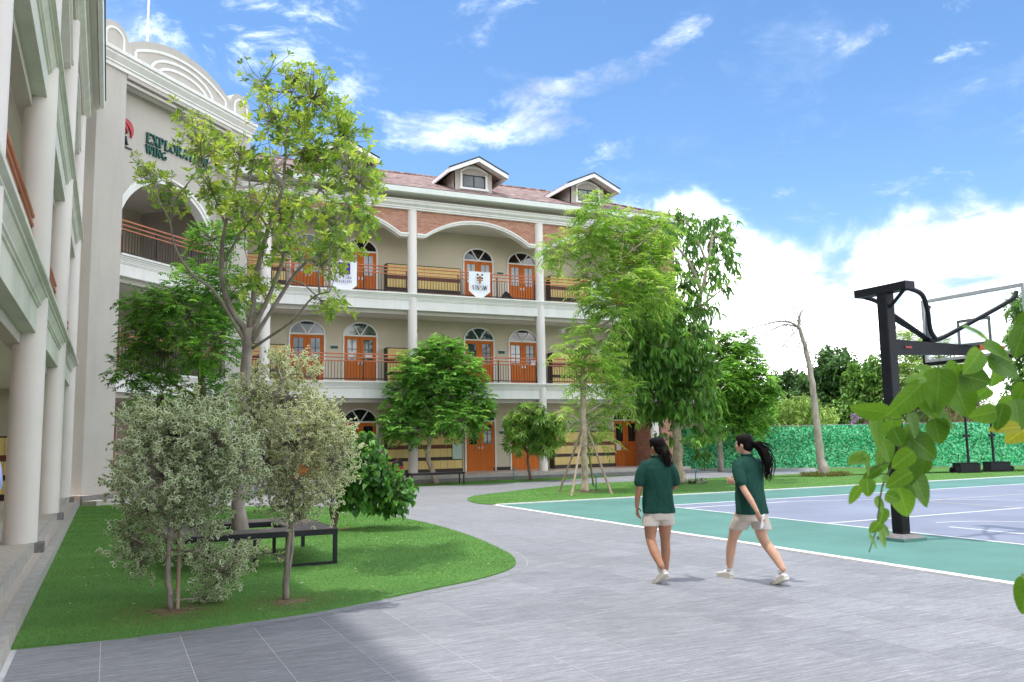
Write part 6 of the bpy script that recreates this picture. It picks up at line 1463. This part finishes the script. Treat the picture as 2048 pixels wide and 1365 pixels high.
def shoe(parent, heel, d, up, L=0.255, name='shoe'):
    """sneaker lofted from heel to toe in its own frame"""
    d = Vector(d).normalized(); up = Vector(up); up = (up - d * up.dot(d)).normalized(); sd = d.cross(up).normalized(); heel = Vector(heel)
    def pt(x, y, z): return heel + d * x + sd * y + up * z
    prof = [(0.0, 0.026, 0.045, 0.030), (0.012, 0.033, 0.085, 0.026), (0.05, 0.036, 0.094, 0.026), (0.085, 0.037, 0.092, 0.026), (0.115, 0.039, 0.082, 0.026), (0.15, 0.043, 0.066, 0.026), (0.19, 0.045, 0.054, 0.026), (0.225, 0.038, 0.046, 0.027), (0.247, 0.022, 0.038, 0.030), (0.255, 0.008, 0.033, 0.032)]
    k = L / 0.255
    m = MB(); n = 14; V = []
    for x, w, h, b in prof:
        for j in range(n):
            a = 2 * pi * j / n; y = w * cos(a); z = (b + h) / 2 + (h - b) / 2 * sin(a)
            if sin(a) > 0: y *= 1 - 0.38 * sin(a)
            V.append(pt(x * k, y, z))
    F = [(i * n + j, i * n + (j + 1) % n, (i + 1) * n + (j + 1) % n, (i + 1) * n + j) for i in range(len(prof) - 1) for j in range(n)] + [tuple(range(n)), tuple((len(prof) - 1) * n + j for j in range(n))]
    m.add(V, F)
    m.tube([pt(0.045 * k, 0, 0.085), pt(0.048 * k, 0, 0.112)], [0.037, 0.034], 14)
    o = m.build(name, 'shoe_white', parent, smooth=True)
    s = MB(); V = []
    for x, w, h, b in prof:
        w2 = w + 0.004; zt = 0.034; toe = 0.010 if x > 0.22 else 0.0
        V += [pt(x * k, -w2, toe), pt(x * k, w2, toe), pt(x * k, w2 + 0.001, zt), pt(x * k, -w2 - 0.001, zt)]
    q = len(prof); F = [(i * 4 + a, i * 4 + (a + 1) % 4, (i + 1) * 4 + (a + 1) % 4, (i + 1) * 4 + a) for i in range(q - 1) for a in range(4)] + [(0, 1, 2, 3), tuple((q - 1) * 4 + a for a in range(4))]
    s.add(V, F); s.build('sole', 'shoe_sole', o, smooth=True, auto=0.6)
    l = MB()
    for x in (0.105, 0.122, 0.139, 0.156): l.tube([pt(x * k, -0.026, 0.068 - (x - 0.105) * 0.35), pt(x * k + 0.004, 0, 0.090 - (x - 0.105) * 0.62), pt(x * k, 0.026, 0.068 - (x - 0.105) * 0.35)], 0.0032, 5)
    l.build('laces', 'line_white', o)
    k2 = MB(); k2.tube([pt(0.047 * k, 0, 0.10), pt(0.049 * k, 0, 0.135)], [0.035, 0.037], 14); k2.build('sock', 'line_white', o, smooth=True)
def hair_strands(m, root, path, spread, n, r0=0.012, r1=0.003, seed=1, fan=1.0):
    rg = np.random.default_rng(seed); P_ = smooth_open([tuple(p) for p in path], 4)
    for _ in range(n):
        off = Vector(rg.normal(0, 1, 3)); q = []
        for i, p in enumerate(P_):
            t = i / (len(P_) - 1); q.append(Vector(p) + off * spread * (0.35 + fan * sin(pi * min(1, t * 0.75 + 0.08))) + Vector(rg.normal(0, 0.003, 3)))
        cut = int(len(q) * rg.uniform(0.75, 1.0)); q = q[:max(3, cut)]
        m.tube(q, list(np.linspace(r0, r1, len(q))), 6)
def eyes(o, c, M):
    for sx in (-1, 1):
        MB().ellip(Vector(c) + M @ Vector((sx * 0.031, 0.076, 0.006)), (0.011, 0.008, 0.007), 10, 6, M=M).build('eye', 'line_white', o, smooth=True)
        MB().ellip(Vector(c) + M @ Vector((sx * 0.031, 0.082, 0.006)), (0.005, 0.003, 0.005), 8, 6, M=M).build('pupil', 'hair_black', o, smooth=True)
    MB().ellip(Vector(c) + M @ Vector((0, 0.088, -0.062)), (0.019, 0.004, 0.007), 10, 6, M=M).build('lips', 'bag_red', o, smooth=True)

def girl_one():
    o = thing('person', 'person in green polo and pale shorts with short low ponytail, left walker', 'person', (5.65, 8.05, 0.0), -YAW, 'two walkers in green polos'); o.scale = (0.97, 0.97, 0.958)
    m = MB()
    # torso under the clothes
    loft(m, [((-.02, 0, .74), .15, .10), ((-.02, 0, .86), .16, .105), ((-.015, 0, 1.02), .125, .09), ((-.02, 0, 1.2), .145, .095), ((-.02, 0, 1.31), .13, .08), ((-.015, 0, 1.375), .075, .055), ((-.01, 0.0, 1.43), .05, .048)])
    limb(m, [(-.01, 0, 1.38), (-.005, .005, 1.43), (0, .01, 1.5)], [.052, .048, .05])
    hc, HM = head(m, (0.0, .02, 1.545), (-.55, .83, 0), 1.0)
    limb(m, [(-.10, 0, .80), (-.115, -.02, .62), (-.125, -.05, .475), (-.10, -.17, .34), (-.055, -.30, .205)], [.092, .078, .056, .056, .036])
    limb(m, [(.06, 0, .80), (.058, .03, .62), (.062, .07, .455), (.066, .09, .30), (.058, .10, .10)], [.092, .078, .056, .055, .035])
    limb(m, [(-.16, 0, 1.30), (-.21, -.02, 1.2), (-.232, -.025, 1.08), (-.252, .0, .97), (-.262, .02, .855)], [.042, .042, .037, .034, .023])
    hand(m, (-.263, .022, .855), (.05, .08, -1), (.5, .85, 0), 0.35)
    limb(m, [(.13, 0, 1.30), (.18, .02, 1.2), (.195, .04, 1.09), (.17, .14, 1.06), (.13, .25, 1.08)], [.042, .042, .037, .034, .023])
    hand(m, (.13, .25, 1.08), (-.4, .85, .2), (0, 0, 1), 0.7)
    link('body', remesh(m, 'body', 'skin_tan', 0.006, 5), o); eyes(o, hc, HM)
    s = MB()
    loft(s, [((-.012, 0, .775), .188, .128), ((-.012, 0, .79), .189, .129), ((-.015, 0, .92), .180, .122), ((-.015, 0, 1.06), .168, .115), ((-.02, 0, 1.2), .175, .118), ((-.02, 0, 1.30), .180, .108), ((-.018, 0, 1.36), .150, .088), ((-.015, 0, 1.405), .085, .066), ((-.012, 0, 1.425), .060, .055)], fold=0.045)
    limb(s, [(-.14, 0, 1.318), (-.195, -.012, 1.24), (-.228, -.02, 1.14)], [.078, .072, .066]); limb(s, [(.11, 0, 1.318), (.165, .012, 1.24), (.195, .03, 1.14)], [.078, .072, .066])
    sh = link('polo_shirt', remesh(s, 'polo_shirt', 'polo_green', 0.007, 4), o)
    c = MB(); A = np.linspace(0, 2 * pi, 21); c.tube([(-.012 + .060 * cos(a), .003 + .056 * sin(a), 1.432 + .010 * -sin(a)) for a in A], 0.014, 8); c.build('collar', 'polo_green', sh, smooth=True)
    t = MB()
    loft(t, [((-.015, 0, .70), .178, .125), ((-.015, 0, .76), .180, .124), ((-.015, 0, .82), .172, .118)])
    loft(t, [((-.122, -.018, .632), .096, .108), ((-.118, -.015, .64), .097, .109), ((-.105, 0, .72), .098, .114), ((-.08, 0, .80), .09, .105)]); loft(t, [((.068, .022, .632), .096, .108), ((.07, .02, .64), .097, .109), ((.065, 0, .72), .098, .114), ((.05, 0, .80), .09, .105)])
    link('shorts', remesh(t, 'shorts', 'shorts_cloth', 0.008, 5), o)
    h = MB(); d = HM @ Vector((0, -1, 0))
    h.ellip(hc + HM @ Vector((0, -0.022, 0.034)), (0.087, 0.096, 0.093), 18, 12, M=HM); h.ellip(hc + HM @ Vector((0, -0.05, -0.02)), (0.078, 0.066, 0.075), 16, 10, M=HM); h.ellip(hc + HM @ Vector((-0.02, 0.03, 0.068)), (0.06, 0.055, 0.045), 14, 10, M=HM)
    h.ellip(hc + HM @ Vector((-0.072, 0.018, 0.02)), (0.014, 0.03, 0.05), 10, 8, M=HM); h.ellip(hc + HM @ Vector((0.072, 0.018, 0.02)), (0.014, 0.03, 0.05), 10, 8, M=HM)
    r = hc + d * 0.105 + Vector((0, 0, -.035)); 
    h.ellip(r, (0.03, 0.03, 0.028), 12, 8)
    limb(h, [r, r + Vector((.012, -.035, -.04)), r + Vector((.03, -.04, -.11)), r + Vector((.055, -.03, -.185))], [.03, .042, .042, .014])
    hr = link('hair', remesh(h, 'hair', 'hair_black', 0.006, 4), o)
    q = MB(); hair_strands(q, r, [r, r + Vector((.015, -.045, -.045)), r + Vector((.035, -.045, -.115)), r + Vector((.062, -.03, -.205))], 0.016, 26, 0.010, 0.003, 3); q.build('ponytail', 'hair_black', hr, smooth=True)
    q = MB(); q.tube([(r + Vector((.022 * cos(a), -.02, .022 * sin(a)))) for a in A], 0.007, 6); q.build('hair_tie', 'black_rubber', hr, smooth=True)
    # feet: the right one planted, the left one pushing off on its toes
    shoe(o, (.062, .055, .0), (-.10, 1, 0), (0, 0, 1)); shoe(o, (-.005, -.335, .125), (-.42, .62, -.62), (-.3, .45, .84))
def girl_two():
    o = thing('person', 'person in green polo striding with long flying ponytail, right walker', 'person', (6.425, 7.475, 0.0), -YAW, 'two walkers in green polos')
    f = Vector((-.43, .90, 0)); l = Vector((-.90, -.43, 0)); C = Vector((.03, 0, 0))
    def pt(a, b, z): return C + f * a + l * b + Vector((0, 0, z))       # forward, left, up
    m = MB(); ax = tuple(l)
    loft(m, [(pt(-.01, 0, .70), .145, .105), (pt(-.01, 0, .83), .155, .11), (pt(0, 0, .98), .12, .09), (pt(.015, 0, 1.15), .14, .095), (pt(.02, 0, 1.26), .125, .08), (pt(.02, 0, 1.325), .072, .055), (pt(.025, 0, 1.38), .048, .046)], ax=ax)
    limb(m, [pt(.02, 0, 1.33), pt(.03, 0, 1.38), pt(.045, 0, 1.45)], [.050, .046, .048])
    hc, HM = head(m, pt(.065, 0.0, 1.492), (-.80, .60, 0), 0.98)
    limb(m, [pt(0, .085, .78), pt(.13, .085, .60), pt(.235, .075, .45), pt(.29, .07, .30), pt(.33, .065, .115)], [.09, .076, .055, .054, .035])
    limb(m, [pt(0, -.085, .78), pt(-.04, -.085, .60), pt(-.09, -.08, .455), pt(-.24, -.08, .315), pt(-.37, -.075, .175)], [.09, .076, .055, .054, .035])
    limb(m, [pt(.01, .15, 1.245), pt(-.07, .19, 1.15), pt(-.13, .205, 1.03), pt(-.22, .185, .90), pt(-.285, .165, .785)], [.040, .040, .036, .033, .0225])
    hand(m, pt(-.287, .165, .785), tuple(f * -.35 + Vector((0, 0, -.95)) + l * -.12), tuple(f), 0.6)
    limb(m, [pt(.02, -.15, 1.245), pt(.07, -.195, 1.15), pt(.12, -.20, 1.04), pt(.25, -.15, 1.02), pt(.35, -.10, 1.06)], [.040, .040, .036, .033, .0225])
    hand(m, pt(.35, -.10, 1.06), tuple(f * .8 + l * .4 + Vector((0, 0, .2))), (0, 0, 1), 0.7)
    link('body', remesh(m, 'body', 'skin', 0.006, 5), o); eyes(o, hc, HM)
    s = MB()
    loft(s, [(pt(-.015, 0, .735), .178, .148), (pt(-.015, 0, .75), .179, .149), (pt(-.01, 0, .88), .170, .138), (pt(0, 0, 1.02), .160, .125), (pt(.015, 0, 1.15), .168, .122), (pt(.02, 0, 1.245), .172, .108), (pt(.02, 0, 1.305), .145, .088), (pt(.022, 0, 1.35), .082, .066), (pt(.025, 0, 1.37), .058, .054)], ax=ax, fold=0.045)
    limb(s, [pt(.01, .135, 1.262), pt(-.045, .185, 1.19), pt(-.10, .205, 1.09)], [.076, .070, .064]); limb(s, [pt(.02, -.135, 1.262), pt(.055, -.185, 1.19), pt(.09, -.20, 1.11)], [.076, .070, .064])
    sh = link('polo_shirt', remesh(s, 'polo_shirt', 'polo_green', 0.007, 4), o)
    A = np.linspace(0, 2 * pi, 21); c = MB(); cc = pt(.028, 0, 1.378); c.tube([cc + Vector((.056 * cos(a), .056 * sin(a), 0)) for a in A], 0.014, 8); c.build('collar', 'polo_green', sh, smooth=True)
    t = MB()
    loft(t, [(pt(-.01, 0, .66), .17, .14), (pt(-.01, 0, .73), .17, .135), (pt(-.01, 0, .79), .165, .125)], ax=ax)
    loft(t, [(pt(.135, .088, .555), .092, .112), (pt(.13, .088, .563), .093, .113), (pt(.06, .085, .66), .095, .118), (pt(.0, .07, .76), .09, .11)], ax=ax); loft(t, [(pt(-.065, -.088, .565), .092, .112), (pt(-.062, -.088, .573), .093, .113), (pt(-.03, -.085, .66), .095, .118), (pt(.0, -.07, .76), .09, .11)], ax=ax)
    link('shorts', remesh(t, 'shorts', 'shorts_cloth', 0.008, 5), o)
    h = MB(); d = HM @ Vector((0, -1, 0))
    h.ellip(hc + HM @ Vector((0, -0.022, 0.034)), (0.086, 0.096, 0.092), 18, 12, M=HM); h.ellip(hc + HM @ Vector((0, -0.05, -0.015)), (0.078, 0.062, 0.072), 16, 10, M=HM); h.ellip(hc + HM @ Vector((0, 0.03, 0.068)), (0.062, 0.055, 0.045), 14, 10, M=HM)
    for sx in (-1, 1): h.ellip(hc + HM @ Vector((sx * 0.071, 0.02, 0.022)), (0.014, 0.03, 0.048), 10, 8, M=HM)
    r = hc + d * 0.105 + Vector((0, 0, .0)); h.ellip(r, (0.03, 0.03, 0.03), 12, 8)
    path = [r, r + Vector((.05, -.03, -.02)), r + Vector((.10, -.06, -.09)), r + Vector((.135, -.07, -.20)), r + Vector((.13, -.06, -.34))]
    limb(h, path, [.026, .038, .045, .038, .010])
    hr = link('hair', remesh(h, 'hair', 'hair_black', 0.006, 3), o)
    q = MB(); hair_strands(q, r, path + [r + Vector((.135, -.05, -.40))], 0.020, 46, 0.009, 0.002, 5, 1.1)
    hair_strands(q, r, [r, r + Vector((.07, -.04, 0.0)), r + Vector((.16, -.07, -.05)), r + Vector((.205, -.07, -.12))], 0.014, 12, 0.007, 0.002, 9, 1.0); q.build('ponytail', 'hair_black', hr, smooth=True)
    q = MB(); q.tube([r + Vector((.012, .022 * cos(a), .022 * sin(a))) for a in A], 0.007, 6); q.build('hair_tie', 'black_rubber', hr, smooth=True)
    shoe(o, pt(.285, .065, .0), tuple(f), (0, 0, 1)); shoe(o, pt(-.43, -.075, .075), tuple(f * .88 + Vector((0, 0, -.40))), tuple(f * .4 + Vector((0, 0, .9))))
    # the phone is held, so it is a thing of its own
    w = o.matrix_basis @ Vector((0, 0, 0)); Mz = Matrix.Rotation(-YAW, 4, 'Z')
    pc = Vector((6.425, 7.475, 0)) + (Mz @ (pt(-.335, .158, .685) + Vector((.012, -.006, 0))))
    ph = MB(); ph.box(-.036, .036, -.005, .005, -.072, .072); ph.box(-.03, .03, -.0056, .0056, -.066, .066)
    p_ = ph.build('phone', 'phone_white'); p_.location = pc; p_.rotation_euler = (0.25, -0.2, -YAW + 0.9); tag(p_, 'white phone held in the hand of the striding walker', 'phone')
girl_one(); girl_two()

def bystander():
    # mostly outside the frame: only an elbow shows at the left edge
    e = at(-2, 965, 8.1)
    o = thing('person', 'person in a light blue shirt cut off by the left edge of the frame', 'person', (-1.13, 9.02, F1), -YAW); o.scale = (0.94, 0.94, 0.93)
    m = MB()
    loft(m, [((0, 0, .80), .16, .11), ((0, 0, .95), .165, .11), ((0, 0, 1.1), .14, .1), ((0, 0, 1.28), .165, .11), ((0, 0, 1.40), .165, .09), ((0, 0, 1.46), .08, .06), ((0, 0, 1.5), .05, .05)])
    limb(m, [(0, 0, 1.45), (0, .01, 1.52), (0, .015, 1.58)], [.055, .052, .054]); hc, HM = head(m, (0, .03, 1.62), (-.3, .95, 0))
    limb(m, [(-.09, 0, .86), (-.09, .01, .66), (-.09, .02, .48), (-.09, .02, .3), (-.09, .0, .09)], [.09, .08, .06, .058, .038]); limb(m, [(.09, 0, .86), (.09, .01, .66), (.09, .02, .48), (.09, .02, .3), (.09, .0, .09)], [.09, .08, .06, .058, .038])
    for sx in (-1, 1):
        limb(m, [(sx * .18, 0, 1.40), (sx * .24, -.01, 1.25), (sx * .265, -.02, 1.10), (sx * .20, .12, 1.02), (sx * .12, .22, 1.02)], [.052, .046, .038, .035, .025]); hand(m, (sx * .12, .22, 1.02), (-sx * .7, .7, .1), (0, 0, 1), 0.6)
    link('body', remesh(m, 'body', 'skin', 0.007, 5), o); eyes(o, hc, HM)
    s = MB(); loft(s, [((0, 0, .86), .19, .135), ((0, 0, .98), .185, .13), ((0, 0, 1.12), .175, .125), ((0, 0, 1.28), .188, .128), ((0, 0, 1.39), .185, .108), ((0, 0, 1.45), .10, .075), ((0, 0, 1.48), .065, .06)])
    for sx in (-1, 1): limb(s, [(sx * .16, 0, 1.39), (sx * .23, -.01, 1.27), (sx * .262, -.02, 1.14), (sx * .25, .02, 1.06)], [.075, .074, .075, .070])
    link('shirt', remesh(s, 'shirt', 'shirt_blue', 0.009, 6), o)
    t = MB(); loft(t, [((0, 0, .84), .175, .125), ((0, 0, .96), .175, .125)])
    for sx in (-1, 1): loft(t, [((sx * .09, .0, .10), .07, .075), ((sx * .09, .01, .45), .082, .09), ((sx * .085, 0, .75), .10, .115), ((sx * .07, 0, .90), .095, .115)])
    link('trousers', remesh(t, 'trousers', 'trouser_dark', 0.009, 5), o)
    h = MB(); h.ellip(hc + HM @ Vector((0, -0.02, 0.036)), (0.086, 0.095, 0.09), 16, 10, M=HM); h.ellip(hc + HM @ Vector((0, 0.03, 0.07)), (0.06, 0.055, 0.04), 14, 10, M=HM); link('hair', remesh(h, 'hair', 'hair_black', 0.007, 4), o)
    shoe(o, (-.09, -.05, 0), (-.1, 1, 0), (0, 0, 1)); shoe(o, (.09, -.05, 0), (.1, 1, 0), (0, 0, 1))
bystander()

# ------------------------------------------------------------------ vine hanging close to the camera
def vine():
    D = 1.36
    hook = at(2330, 430, D + 0.25)
    o = thing('hanging_vine', 'leafy green vine hanging into view at the right, close to the camera', 'vine', tuple(hook)); hb = Vector(hook)
    def leaf_mesh(L, W, mat, cup, bend, wav):
        n, k = 12, 8; V = []; F = []
        for i in range(n + 1):
            t = i / n
            w = (sin(pi * min(1, t ** 0.72)) ** 0.66) * (1 - 0.12 * t) * 1.02 if 0 < t < 1 else 0.0
            for j in range(k + 1):
                s = j / k * 2 - 1; y = s * w * W / 2; z = cup * abs(s) ** 1.5 * w * W * 0.5 - bend * L * t * t + wav * W * 0.03 * sin(7 * t + 3 * s)
                x = L * (t - 0.08 * (1 - t) ** 2 * abs(s) * w)
                V.append((x, y, z))
        q = k + 1; F = [(i * q + j, i * q + j + 1, (i + 1) * q + j + 1, (i + 1) * q + j) for i in range(n) for j in range(k)]
        return MB().add(V, F).mesh('leaf', mat, True)
    G, Y, X = 'vine_leaf', 'vine_leaf_young', 'vine_leaf_yellow'
    # centre u, v, length px, width px, direction of the tip (deg, 0 right, 90 up), colour, tilt of the blade
    LV = [(1877, 780, 82, 62, -88, G, .1), (1923, 800, 64, 62, -70, G, .2), (2008, 734, 64, 46, -25, G, .3), (1950, 758, 62, 44, -15, G, .5), (1946, 724, 56, 40, -130, Y, .3), (1953, 666, 56, 26, -28, Y, 1.0), (1994, 704, 54, 38, -25, Y, .6), (2040, 682, 62, 62, -100, G, .2), (1812, 800, 88, 44, -130, Y, .5), (1755, 865, 62, 36, -80, Y, .5), (1740, 822, 66, 24, 176, Y, 1.1), (1782, 848, 46, 34, -110, Y, .3), (1874, 862, 48, 42, -75, G, .2), (1846, 896, 58, 48, -40, G, .2), (1818, 938, 76, 58, -85, G, .1), (1840, 974, 76, 46, -60, G, .3), (1806, 1000, 64, 46, -70, Y, .2), (1774, 903, 46, 38, -60, Y, .3), (1763, 921, 44, 34, -100, Y, .4), (1731, 928, 46, 20, -75, Y, 1.0), (1717, 918, 40, 26, -160, Y, .8), (1735, 975, 32, 28, -90, Y, .3), (1709, 990, 38, 14, -120, Y, 1.0), (1759, 1010, 32, 22, -60, Y, .5), (1764, 1034, 34, 24, -100, Y, .3), (1750, 1056, 26, 18, -140, Y, .5), (1745, 1084, 30, 12, -60, Y, .9), (1778, 965, 30, 20, -20, Y, .6), (1770, 1062, 24, 18, -50, Y, .5), (1968, 829, 46, 34, -165, Y, .4), (2000, 834, 52, 30, -95, G, .3), (2036, 830, 58, 50, -80, G, .2), (2012, 812, 42, 30, -150, Y, .4), (2010, 857, 52, 26, -175, X, .6), (2034, 870, 48, 34, -150, X, .4), (2044, 788, 44, 36, -110, G, .3), (1900, 742, 40, 30, -120, Y, .4), (1862, 815, 44, 34, -60, G, .4), (1795, 875, 40, 30, -60, G, .4), (2050, 1190, 66, 30, -100, G, .7), (2058, 1165, 40, 22, 130, G, .7), (2052, 640, 40, 30, -150, G, .4), (1830, 760, 40, 22, -170, Y, .7), (1850, 742, 36, 24, 160, Y, .7)]
    rg = np.random.default_rng(11)
    LV = [(u, v, L * 1.0, W * 1.0, a_, mt, t_) for u, v, L, W, a_, mt, t_ in LV]
    for (u, v) in ((1905, 770), (1860, 760), (1892, 835), (1830, 850), (1800, 925), (1845, 930), (1822, 880), (1790, 960), (1965, 790), (1930, 745), (1985, 760), (1780, 1000), (1745, 950), (1760, 1075)):
        LV.append((u + rg.uniform(-8, 8), v + rg.uniform(-8, 8), rg.uniform(36, 58) * (0.7 if u < 1790 else 1.0), rg.uniform(28, 44) * (0.7 if u < 1790 else 1.0), rg.uniform(-150, -20), G if rg.random() < 0.55 else Y, rg.uniform(0.1, 0.8)))
    for u, v, L, W, ang, mt, tilt in LV:
        d = D + rg.uniform(-0.10, 0.10); k = d / FPX; L, W = L * 1.08, W * 1.1; c = at(u, v, d); a = radians(ang)
        ax = (RV * cos(a) + UV * sin(a) + FW * rg.uniform(-0.25, 0.25)).normalized(); nrm_ = (-FW).lerp(UV, 0.25); nrm_ = (nrm_ - ax * nrm_.dot(ax)).normalized(); sd = nrm_.cross(ax)
        th = tilt * rg.choice((-1, 1)) * 0.9; n2 = nrm_ * cos(th) + sd * sin(th); s2 = n2.cross(ax)
        Wt = W / max(0.35, cos(th)) * 1.04
        me = leaf_mesh(L * k * 1.05, min(Wt, L * 0.95) * k, mt, rg.uniform(0.1, 0.35), rg.uniform(0.03, 0.16), rg.uniform(0, 1))
        base = c - ax * (L * k * 0.5)
        lf = bpy.data.objects.new('leaf', me); COL.objects.link(lf); lf.parent = o
        p = base - hb; lf.matrix_basis = Matrix(((ax.x, s2.x, n2.x, p.x), (ax.y, s2.y, n2.y, p.y), (ax.z, s2.z, n2.z, p.z), (0, 0, 0, 1)))
    def stem(pts, r0, r1):
        q = smooth_open([tuple(at(u, v, D + dd) - hb) for u, v, dd in pts], 5); MB().tube(q, list(np.linspace(r0, r1, len(q))), 6).build('stem', 'stem_green', o, smooth=True)
    stem([(2330, 430, .25), (2150, 600, .12), (2050, 690, .05), (1985, 715, 0), (1900, 752, 0), (1858, 815, .02), (1815, 870, .02), (1790, 920, .03), (1766, 970, .03), (1758, 1020, .03), (1752, 1060, .03), (1738, 1105, .03)], 0.0034, 0.0009)
    stem([(2330, 430, .25), (2180, 700, .1), (2060, 800, .02), (1995, 815, 0), (1962, 828, 0)], 0.003, 0.001); stem([(1858, 815, .02), (1800, 838, .02), (1770, 835, .02)], 0.0016, 0.0008); stem([(1790, 920, .03), (1742, 940, .03), (1715, 985, .03)], 0.0013, 0.0007)
    stem([(2330, 430, .25), (2250, 800, .2), (2120, 1080, .05), (2055, 1160, 0)], 0.003, 0.001)
pmat('stem_green', (0.16, 0.20, 0.06), 0.6, 0.2, 40)
vine()
